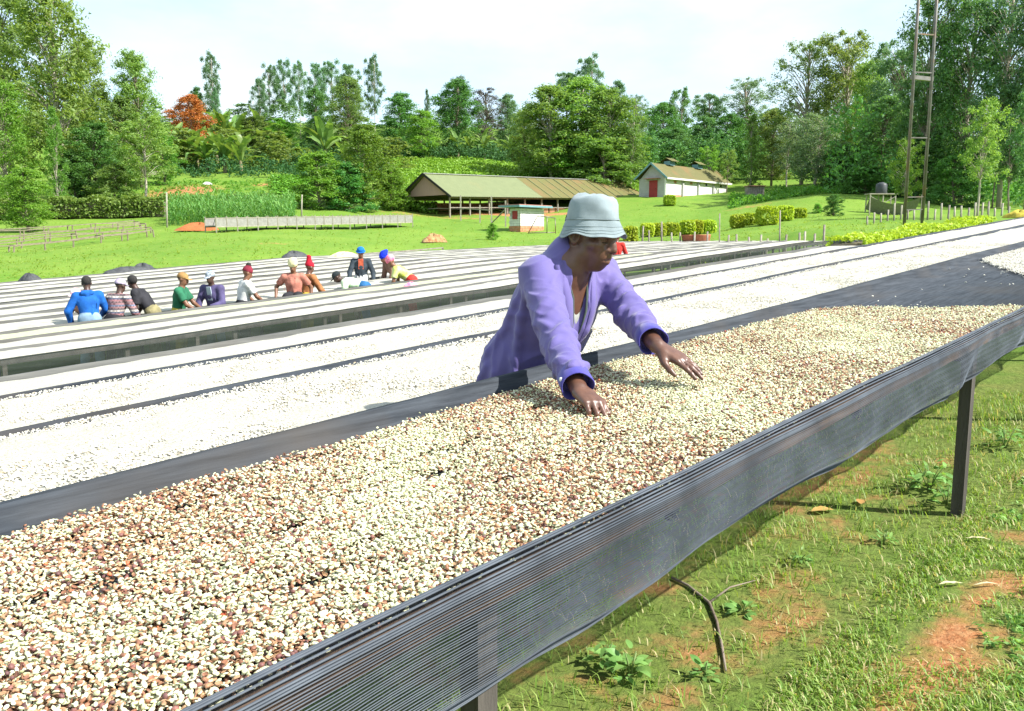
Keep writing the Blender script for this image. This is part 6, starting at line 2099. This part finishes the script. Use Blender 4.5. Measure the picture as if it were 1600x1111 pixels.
    for k in (0, 1):
        G_.cone(nk - sp_ * .055, S_[k], .07, .073, .04)
        if sleeve == 'long':
            e_ = El[k] + (Hn[k] - El[k]) * .86
            G_.cone(S_[k], El[k], .072, .062, .03).cone(El[k], e_, .062, .048, .02, cut=(e_, unit(Hn[k] - El[k])))
        else:
            e_ = S_[k] + (El[k] - S_[k]) * .72
            G_.cone(S_[k], e_, .073, .072, .03, cut=(e_, unit(El[k] - S_[k])))
        rg = np.random.default_rng(int(px) + k)
        for j in range(5):
            a = ch + sp_ * rg.uniform(-.25, .1) + ac * rg.uniform(-.1, .1); dr_ = unit(fw * rg.choice([-1, 1]) + ac * rg.uniform(-.8, .8))
            p = a + dr_ * .115
            G_.cone(p + sp_ * .06 + ac * rg.uniform(-.04, .04), p - sp_ * .08, .006, .012, .03)
    G_.cone(nk + hdv * .0, hd_, .058, .06, .01, op='s')
    top = G_.build('top', shirt, o, 1)
    # trousers
    lo2 = np.array([-.32, min(-.32, ank[0][1] - .15), -.02]); hi2 = np.array([.32, max(.35, kne[0][1] + .15), hip + .17])
    Q_ = Field(lo2, hi2, .022)
    for k in (0, 1):
        Q_.cone(hp_ + [(k * 2 - 1) * .075, 0, 0], kne[k], .115, .085, .04).cone(kne[k], ank[k], .082, .068, .02)
    Q_.cone(hp_ - sp_ * .03, hp_ + sp_ * .04, .150, .145, .05, fw, 1.2)
    Q_.build('trousers', trousers, o, 1)
    # headwear
    if hat is not None:
        W_ = Field(hd_ - .26, hd_ + .32, .0115)
        W_.ell(q(0, -.012, .045), (.084, .103, .086), HA_, 0).ell(q(0, .0, -.085), (.3, .3, .105), HA_, .0, 's')
        if hatkind == 'cap':
            W_.ell(q(0, .115, .025), (.066, .062, .010), HA_, .015)
        elif hatkind == 'bobble':
            W_.ell(q(0, -.03, .15), (.045, .045, .045), HA_, .012).ell(q(0, -.01, .09), (.07, .08, .06), HA_, .03)
        elif hatkind == 'tall':
            W_.cone(q(0, -.03, .08), q(0, -.06, .17), .075, .05, .03).ell(q(0, -.07, .215), (.05, .05, .04), HA_, .006)
        elif hatkind == 'bucket':
            W_.ell(q(0, 0, .075), (.09, .105, .065), HA_, .02).ell(q(0, .0, .03), (.125, .14, .013), HA_, .02)
        elif hatkind == 'bonnet':
            W_.ell(q(0, -.03, .075), (.10, .115, .10), HA_, .03)
        elif hatkind == 'slouch':
            W_.ell(q(0, -.03, .07), (.092, .11, .09), HA_, .03).cone(q(0, -.05, .10), q(0, -.15, .10), .07, .045, .04)
        ho = W_.build('headwear', hat, o, 1)
        if hatmat2 is not None:
            X_ = Field(hd_ - .26, hd_ + .32, .0115)
            if hatkind == 'bobble':
                X_.ell(q(0, -.03, .158), (.052, .052, .05), HA_, 0)
            else:
                X_.ell(q(0, -.012, .03), (.088, .107, .03), HA_, 0)
            X_.build('trim', hatmat2, ho, 1)
    if hat is None or hatkind in ('cap', 'beanie'):
        Y_ = Field(hd_ - .16, hd_ + .18, .012)
        Y_.ell(q(0, -.015, .034), (.080, .099, .090) if hat is None else (.079, .097, .07), HA_, 0).ell(q(0, .12, -.02), (.2, .105, .13), HA_, 0, 's').ell(q(0, .02, -.11), (.2, .2, .08), HA_, 0, 's')
        Y_.build('hair', M_hair, o, 1)
    return o, dict(nk=nk, ch=ch, sp=sp_, ac=ac, fw=fw, hip=hp_, S=S_, El=El, Hn=Hn)

C_blue = cm('royal_blue_fleece', (0.015, 0.12, 0.45)); C_jean = cm('pale_denim', (0.22, 0.33, 0.44)); C_black = cm('charcoal_jersey', (0.035, 0.035, 0.042)); C_khaki = cm('khaki_twill', (0.28, 0.25, 0.13))
C_plaid = banded('patterned_knit', [(.16, .10, .11), (.30, .14, .15), (.10, .11, .16), (.55, .50, .45), (.12, .09, .10), (.32, .17, .17), (.16, .18, .26), (.25, .13, .14)], 4.2)
C_green = cm('green_polo', (0.03, 0.16, 0.085)); C_purple = cm('dull_purple_jacket', (0.10, 0.085, 0.19)); C_white = cm('white_jersey', (0.72, 0.72, 0.70)); C_peach = cm('peach_jersey', (0.50, 0.20, 0.15))
C_brown = cm('rust_brown_jacket', (0.36, 0.15, 0.06)); C_lime = cm('white_green_shirt', (0.68, 0.74, 0.62), (0.38, 0.68, 0.30)); C_deepjean = cm('deep_denim', (0.03, 0.14, 0.33)); C_navy = cm('navy_jacket', (0.045, 0.06, 0.075))
C_taupe = cm('taupe_jacket', (0.26, 0.15, 0.11)); C_yell = cm('lemon_shirt', (0.50, 0.55, 0.08), (0.60, 0.62, 0.32)); C_red = cm('red_cotton', (0.62, 0.045, 0.035)); C_dark = cm('dark_trousers', (0.03, 0.03, 0.036))
C_lilac = cm('lilac_cap', (0.42, 0.36, 0.50)); C_camel = cm('camel_cap', (0.36, 0.21, 0.08)); C_check = banded('checked_cap', [(.5, .55, .6), (.10, .16, .24), (.6, .62, .66), (.12, .2, .3)], 22.)
C_maroon = cm('maroon_beanie', (0.22, 0.025, 0.045)); C_cream = cm('cream_bonnet', (0.72, 0.68, 0.40)); C_redhat = cm('red_beanie', (0.5, 0.015, 0.035)); C_bluehat = cm('bright_blue_hat', (0.01, 0.16, 0.55)); C_bluebn = cm('cobalt_beanie', (0.012, 0.04, 0.68))
C_pink = cm('pink_bonnet', (0.72, 0.10, 0.22), (0.78, 0.45, 0.5)); C_capblk = cm('black_cap', (0.035, 0.045, 0.05)); C_pinkcap = cm('pink_white_cap', (0.72, 0.35, 0.38), (0.72, 0.68, 0.68)); C_orange = cm('orange_red_shirt', (0.68, 0.14, 0.07)); C_yel2 = cm('yellow_wrap', (0.52, 0.42, 0.06))

VW = 13.62
# heading: 0 = away from the camera, 90 = to the right, 180 = towards the camera
o, J = worker(128, VW, -22, 'worker in bright blue hooded top and pale jeans, seen from behind', C_blue, C_jean, skin=2, bend=.30, hip=.96, hands=((-.30, .22, .84), (.14, .46, .98)), side=-.05)
HB = Field(J['nk'] - .22, J['nk'] + .22, .01); HB.cone(J['nk'] - J['ac'] * .06 - J['fw'] * .075 - J['sp'] * .03, J['nk'] + J['ac'] * .06 - J['fw'] * .075 - J['sp'] * .03, .05, .05, .02)
HB.cone(J['nk'] - J['fw'] * .085 - J['sp'] * .05, J['nk'] - J['fw'] * .09 - J['sp'] * .11, .055, .03, .03); HB.build('hood', C_blue, o, 1)
worker(131, VW + 1.75, 190, 'stooping worker with pink and white cap half hidden behind the blue hooded top', C_taupe, C_dark, C_pinkcap, 'cap', bend=.75, hip=.80, hands=((-.15, .5, .7), (.15, .5, .7)))
worker(166, VW - .02, 18, 'worker in patterned brown knit sweater and lilac cap seen from behind', C_plaid, C_dark, C_lilac, 'cap', bend=.34, hip=.88, hands=((-.1, .45, .84), (.24, .40, .84)), skin=2)
o, J = worker(229, VW + .02, 262, 'bareheaded worker in charcoal tee with white print, bending left', C_black, C_khaki, skin=2, bend=.60, hip=.95, hands=((-.10, .36, .62), (.16, .42, .70)), sleeve='short', headturn=-.7, nod=.1, side=.05)
pr = MB()
for (a, b_, w_, h_) in ((.02, .06, .12, .05), (.05, -.02, .09, .045)):
    c = J['ch'] - J['fw'] * -.0 + J['sp'] * (b_ + .06) + J['ac'] * a
    pr.box(c + J['fw'] * .0 - J['ac'] * .0 + unit(np.cross(J['sp'], J['ac'])) * -.0 + J['ac'] * .158, (h_, .006, w_), (J['sp'], J['ac'], np.cross(J['sp'], J['ac'])))
pr.build('white_print', C_white, o)
worker(270, VW + .15, 85, 'worker in green polo and camel cap facing right', C_green, C_yel2, C_camel, 'cap', bend=.16, hip=.86, hands=((-.12, .46, .86), (.10, .46, .82)), sleeve='short', skin=1)
o, J = worker(329, VW + .1, 192, 'worker in dull purple jacket, pale shirt and checked cap facing camera', C_purple, C_jean, C_check, 'cap', bend=.20, hip=.84, hands=((-.06, .36, .90), (.12, .36, .86)), skin=2)
MB().box(J['ch'] + J['fw'] * -.118 * 0 + np.array([0, .125, .02]), (.09, .02, .26), (J['ac'], np.cross(J['sp'], J['ac']), J['sp'])).build('shirt_front', cm('pale_blue_shirt', (.45, .52, .6)), o)
worker(372, VW + .05, 55, 'worker in white tee and maroon beanie with black bobble, turned right', C_white, C_dark, C_maroon, 'bobble', bend=.18, hip=.86, hands=((-.2, .40, .80), (.18, .46, .84)), sleeve='short', skin=1, hatmat2=M_hair, nod=.4)
worker(455, VW + .05, 172, 'seated worker in peach tee, cream bonnet and dark trousers', C_peach, C_dark, C_cream, 'bonnet', bend=.10, hip=.90, hands=((-.34, .06, .82), (.36, .12, .86)), sleeve='short', sit=True, skin=1, nod=.5)
worker(472, VW + .2, 40, 'worker in rust brown jacket and tall red knitted hat', C_brown, C_yel2, C_redhat, 'tall', bend=.22, hip=.84, hands=((-.2, .40, .82), (.30, .40, .80)))
worker(566, VW - .02, 268, 'worker in white and green shirt doubled over the bed, dark cap', C_lime, C_deepjean, C_capblk, 'cap', bend=1.32, hip=.93, hands=((-.15, .56, .62), (.15, .50, .62)), sleeve='short', skin=2, nod=.9)
o, J = worker(562, VW + 1.6, 172, 'worker in navy jacket over orange-red shirt with bright blue hat', C_navy, C_white, C_bluehat, 'bucket', bend=.12, hip=.98, hands=((-.30, .20, .86), (.28, .30, .84)), skin=1, nod=.35)
MB().box(J['ch'] + np.array([0, .118, .05]), (.12, .03, .24), (J['ac'], np.cross(J['sp'], J['ac']), J['sp'])).build('shirt_front', C_orange, o)
worker(622, VW + 1.2, 235, 'stooping worker in taupe jacket with cobalt blue beanie', C_taupe, C_dark, C_bluebn, 'slouch', bend=.75, hip=.94, hands=((-.15, .46, .66), (.15, .46, .66)), skin=1, nod=.7)
worker(641, VW + .05, 275, 'stooping worker in lemon shirt, red trousers and pink bonnet', C_yell, C_red, C_pink, 'bonnet', bend=.92, hip=.94, hands=((-.15, .52, .66), (.15, .52, .62)), sleeve='short', skin=1, nod=.8)
worker(964, VW + .1, 15, 'distant worker in red shirt and blue cap beside the bucket-hatted man', C_red, C_dark, C_bluehat, 'cap', bend=.25, hip=.84, hands=((-.25, .25, .75), (.25, .35, .75)))

# ------------------------------------------------------------ loose things on and by the beds
def heap(name, px, V, w, l, h, mat, label, cat, seed, d=None, lift=None):
    rng = np.random.default_rng(seed)
    if d is None:
        r = (px - 800.0) / 1300.0 * .985
        U = V * (r * VY - VX) / (UX - r * UY)
        x, y = uv(U, V); z = float(zrim(U, V)) - .03 if lift is None else float(zg(x, y)) + lift
    else:
        x, y, z = at(px, d)
    n, m = 22, 9
    v = []
    for j in range(m):
        for i in range(n):
            a = 2 * math.pi * i / n; t = j / (m - 1)
            rr = (1 - t) * (1 + .22 * math.sin(3 * a + seed) + .12 * math.sin(7 * a + seed * 2)) + .02
            zz = h * (1 - (1 - t) ** 2.2) * (1 + .25 * math.sin(4 * a + 3 * t + seed)) + .03 * rng.normal() * h
            v.append((w * rr * math.cos(a), l * rr * math.sin(a), max(-.05, zz if j else -.05)))
    f = [[j * n + i, j * n + (i + 1) % n, (j + 1) * n + (i + 1) % n, (j + 1) * n + i] for j in range(m - 1) for i in range(n)] + [[(m - 1) * n + i for i in range(n)]]
    o = MB().add(v, f).build(name, mat, None, True)
    o.location = (x, y, z); o.rotation_euler = (0, 0, math.atan2(UY, UX))
    return tag(o, label, cat)
M_tarp = pm('black_net_heap', (.03, .033, .038), (.07, .075, .08), 6., .7, .6, 14., bdist=.05)
heap('net_bundle', 37, 29.5, .3, .25, .22, M_tarp, 'small dark net bundle on the far left bed end', 'net', 1)
heap('net_bundle', 196, 29.8, 1.0, .3, .16, M_tarp, 'long dark net bundle above the bareheaded worker', 'net', 2)
heap('net_bundle', 218, 30.0, .4, .3, .22, M_tarp, 'rounded dark net bundle at right end of the long one', 'net', 6)
heap('net_bundle', 456, 29.9, .6, .3, .24, M_tarp, 'dark net bundle above the cream bonnet worker', 'net', 3)
heap('net_bundle', 1325, 7.0, .5, .3, .13, M_tarp, 'crumpled dark net at the left end of yellow-green hedge', 'net', 4)
heap('cloth', 641, 12.1, .16, .09, .05, C_pink, 'small pink cloth lying on a bed edge below the lemon shirt', 'cloth', 5)
heap('coffee_sack', 535, 27.5, .6, .35, .18, C_cream, 'pale yellow sheet heaped beyond the blue-hatted worker', 'sheet', 7)
heap('sheet', 1050, 26.0, .7, .4, .4, C_white, 'white sheet heaped by the fence posts', 'sheet', 8, d=42)
heap('sheet', 1595, 6.4, .5, .4, .16, C_yel2, 'yellow sheet heaped at the right picture edge', 'sheet', 9)
heap('straw_pile', 677, 0, .85, .5, .42, pm('brown_straw', (.25, .10, .04), (.42, .30, .14), 5., .95, .8, 20., bdist=.1), 'small pile of brown straw on the far lawn', 'pile', 10, d=52)
heap('soil_mound', 312, 0, 1.5, .9, .45, pm('red_mound', (.36, .12, .04), (.28, .09, .03), 3., .95, .6, 9., bdist=.1), 'mound of red soil at the left end of mesh-sided bed', 'pile', 11, d=58.5)
heap('rubbish_heap', 325, 0, .6, .4, .25, pm('grey_rubbish', (.5, .52, .5), (.25, .26, .24), 3., .9), 'pale heap of rubble above the red soil', 'pile', 12, d=97)
M_pot = pm('terracotta', (.36, .13, .06), (.28, .09, .045), 5., .8)
for px, d, s, lb in ((1079, 45, .62, 'left of the two terracotta tubs by the fence'), (1096, 44.5, .58, 'right of the two terracotta tubs by the fence')):
    b = at(px, d)
    o = MB().tube([(0, 0, -.05), (0, 0, 0), (0, 0, .1), (0, 0, .55), (0, 0, .62), (0, 0, .6), (0, 0, .3)], np.array([.30, .36, .40, .48, .50, .44, .40]) * s / .6, 14).build('terracotta_tub', M_pot, None, True)
    o.location = tuple(b); tag(o, lb, 'tub', 'terracotta tubs')
# ------------------------------------------------------------ near grass, weeds and litter
L_blade = leafm('grass_blade', (0.15, 0.28, 0.04), (0.30, 0.40, 0.09), .45, .5, (0.50, 0.44, 0.23), .82)
L_weed = leafm('weed_leaf', (0.12, 0.28, 0.055), (0.25, 0.42, 0.13), .35, .4)
L_dry = leafm('dry_leaf', (0.45, 0.25, 0.07), (0.55, 0.36, 0.13), .2)
def near_xy(rng, n, U0=-0.6, U1=7.5, V0=-1.6, V1=1.1):
    return rng.uniform(U0, U1, n), rng.uniform(V0, V1, n)
def blades(name, n, hmin, hmax, w, mat, label, seed, U0, U1, V0, V1, thr, cl=6, cr=.03, lay=1.15):
    rng = np.random.default_rng(seed)
    U, V = near_xy(rng, n, U0, U1, V0, V1)
    x, y = UX * U + VX * V, UY * U + VY * V
    dens = 0.62 - soilmap(x, y) + .34 * nz(x, y, 3.1, 7) + .22 * nz(x, y, 9., 8)
    k = (rng.random(n) < np.clip((dens - thr) * 2.0 + .12, 0, 1)) & (y > .12)
    x, y = x[k], y[k]
    x = np.repeat(x, cl) + rng.normal(0, cr, len(x) * cl); y = np.repeat(y, cl) + rng.normal(0, cr, len(y) * cl)
    n = len(x); z = zg(x, y) - .004
    a = rng.uniform(0, 6.28, n); h = rng.uniform(hmin, hmax, n) * (.7 + .5 * np.clip(nz(x, y, 2.2, 3) + .5, 0, 1)); ln = rng.uniform(.25, lay, n) * h * 1.3
    dx, dy = np.cos(a), np.sin(a)
    ww = w * rng.uniform(.6, 1.3, n)
    b = np.stack([x, y, z], 1); s = np.stack([-dy * ww, dx * ww, 0 * ww], 1)
    m = b + np.stack([dx * ln * .35, dy * ln * .35, h * .65], 1); t = b + np.stack([dx * ln, dy * ln, h * rng.uniform(.75, 1.0, n)], 1)
    v = np.stack([b - s, b + s, m + s * .8, m - s * .8, t], 1).reshape(-1, 3)
    i = np.arange(n) * 5
    f3 = np.stack([i + 3, i + 2, i + 4], 1); f4 = np.stack([i, i + 1, i + 2, i + 3], 1)
    tri = np.concatenate([f3, f4[:, [0, 1, 2]], f4[:, [0, 2, 3]]])
    c = b.mean(0)
    return tag(link(name, mesh_np(name, v - c, tri), mat, None, c), label, 'grass', None, 'stuff')
blades('near_grass', 54000, .012, .046, .0021, L_blade, 'short grass growing in tufts beside the nearest bed', 1, -.3, 5.5, -1.5, .95, .16)
blades('shade_grass', 3200, .02, .06, .0022, L_blade, 'sparser grass in the shade under the nearest bed', 2, 0, 6.5, .7, 2.4, -.1)
blades('right_grass', 4800, .03, .07, .0030, L_blade, 'grass further up the slope at the right', 3, 4.5, 11, -2.5, .9, -.05)
blades('gap_grass', 3200, .05, .16, .006, L_blade, 'long grass in the gap between the fourth and fifth beds', 4, 0.5, 24, 7.35, 8.7, -.4, lay=.6)
L_deadgrass = leafm('dead_grass', (0.40, 0.33, 0.17), (0.55, 0.48, 0.28), .2)
blades('dead_grass', 7000, .006, .014, .0016, L_deadgrass, 'flattened dead grass stalks lying between the tufts', 6, -.3, 5.5, -1.5, .95, -.1, 3, .03, 4.5)
def weed_carpet(name, n, size, label, seed, U0, U1, V0, V1, thr):
    rng = np.random.default_rng(seed)
    U, V = near_xy(rng, n, U0, U1, V0, V1)
    x, y = UX * U + VX * V, UY * U + VY * V
    dens = .5 - soilmap(x, y) + .5 * nz(x, y, 2.4, 12) + .25 * nz(x, y, 8., 3)
    k = (rng.random(n) < np.clip((dens - thr) * 2, 0, 1)) & (y > .15)
    x, y = x[k], y[k]
    c = np.stack([x, y, zg(x, y) + .012], 1)
    v, f = leaves(c, 7, .026, size, rng, .36, .9, .2, 0, (1, 1, .45))
    m = c.mean(0)
    tag(link(name, mesh_np(name, v - m, f), L_weed, None, m), label, 'weeds', None, 'stuff')
weed_carpet('low_weeds', 15000, .025, 'low leafy weeds mixed into the near grass', 5, 0, 5.5, -1.4, .85, .12)

def weed(px, py, h, n, L, label, seed, name='weed', asp=.5):
    b = atpix(px, py)
    rng = np.random.default_rng(seed)
    o = thing(name, b, label, 'weed', 'broad-leaved weeds')
    st = MB()
    for k in range(max(3, n // 9)):
        a = rng.uniform(0, 6.28); q = rng.uniform(.2, .9)
        tip = np.array([math.cos(a) * h * q * .6, math.sin(a) * h * q * .6, h * rng.uniform(.6, 1)])
        st.tube([(0, 0, -.01), tip * .5 + [0, 0, h * .08], tip], [.003, .0024, .0015], 5)
    st.build('stem', pm('weed_stem', (.12, .2, .05), (.18, .22, .08), 20., .6), o, True)
    me = bpy.data.meshes.new('leaf')
    v, f = [], []
    for i in range(5):
        t = i / 4; w = .5 * asp * math.sin(math.pi * min(1, .12 + .88 * t)) ** .8 if i < 4 else .01
        z = .25 * t - .35 * t * t
        v += [(t, -w, z + .10 * w), (t, 0, z), (t, w, z + .10 * w)]
    for i in range(4):
        f += [[3 * i, 3 * i + 1, 3 * i + 4, 3 * i + 3], [3 * i + 1, 3 * i + 2, 3 * i + 5, 3 * i + 4]]
    me.from_pydata(v, [], f); me.update(); me.materials.append(L_weed)
    me.polygons.foreach_set('use_smooth', np.ones(len(me.polygons), dtype=bool))
    for k in range(n):
        a = rng.uniform(0, 6.28); q = math.sqrt(rng.random())
        lf = link('leaf', me, None, o)
        lf.location = (math.cos(a) * h * q * .6, math.sin(a) * h * q * .6, h * rng.uniform(.15, 1) * (1.1 - .5 * q))
        lf.rotation_euler = (rng.normal(0, .3), rng.uniform(-.6, .35), a + rng.normal(0, .6))
        s = L * rng.uniform(.6, 1.2); lf.scale = (s, s, s)
    return o
weed(985, 1060, .09, 42, .045, 'broad-leaved weed growing under the net skirt at bottom centre', 3)
weed(945, 1035, .07, 26, .038, 'smaller broad-leaved weed left of the bottom centre weed', 4)
weed(1452, 765, .15, 60, .055, 'leafy plant growing left of the right bed post', 5, asp=.38)
weed(1480, 790, .09, 40, .04, 'low leafy plant at the foot of the right bed post', 6)
weed(1570, 700, .13, 44, .055, 'leafy plant right of the right bed post', 7, asp=.36)
weed(1250, 880, .06, 30, .032, 'low pale weed in the middle of the grass', 8, asp=.34)
weed(1160, 960, .05, 22, .04, 'small weed beside the forked twig', 9)
weed(1380, 850, .06, 30, .032, 'small weed below the dry leaf', 10, asp=.34)
weed(1100, 1060, .05, 20, .035, 'little weed right of the twig tip', 11)
# forked twig
P_ = [atpix(px, py) + [0, 0, .008] for px, py in ((1048, 905), (1075, 918), (1108, 945), (1120, 975), (1128, 1015), (1134, 1052))]
tw = thing('twig', P_[2], 'bent brown twig lying in the grass beside the net skirt', 'twig')
MB().tube([p - P_[2] for p in P_], [.005, .0055, .006, .0052, .005, .0035], 7).build('stalk', M_bark, tw, True)
MB().tube([P_[2] - P_[2], atpix(1140, 930) - P_[2] + [0, 0, .03], atpix(1180, 915) - P_[2] + [0, 0, .02]], [.005, .003, .0015], 6).build('side_twig', M_bark, tw, True)
# dry leaves and bits
def dryleaf(px, py, L, label, rz, seed, mat=L_dry, asp=.4, name='dry_leaf'):
    b = atpix(px, py)
    rng = np.random.default_rng(seed)
    v, f = [], []
    for i in range(8):
        t = i / 7; w = .5 * asp * max(.02, math.sin(math.pi * t) ** .7)
        z = .05 * math.sin(3 * t) + rng.normal(0, .015)
        v += [(t - .5, -w, z + .25 * w), (t - .5, 0, z), (t - .5, w, z + .2 * w)]
    for i in range(7):
        f += [[3 * i, 3 * i + 1, 3 * i + 4, 3 * i + 3], [3 * i + 1, 3 * i + 2, 3 * i + 5, 3 * i + 4]]
    o = MB().add(np.array(v) * L, f).build(name, mat, None, True)
    o.location = tuple(b + [0, 0, .012]); o.rotation_euler = (0, 0, rz)
    return tag(o, label, 'leaf')
dryleaf(1285, 802, .11, 'large orange-brown dry leaf lying below the net skirt', .2, 1, asp=.55)
dryleaf(1345, 788, .07, 'small red-brown dry leaf up from the large one', 1.2, 2, asp=.6)
L_straw = leafm('straw', (0.62, 0.55, 0.32), (0.7, 0.64, 0.42), .2)
dryleaf(1528, 846, .10, 'upper pale straw blade on the red soil at right', -.2, 3, L_straw, .16, 'dry_grass_stalk')
dryleaf(1485, 917, .09, 'middle pale straw blade on the grass at right', .1, 4, L_straw, .2, 'dry_grass_stalk')
dryleaf(1540, 918, .09, 'lower pale straw blade at right end of the middle one', .05, 5, L_straw, .12, 'dry_grass_stalk')
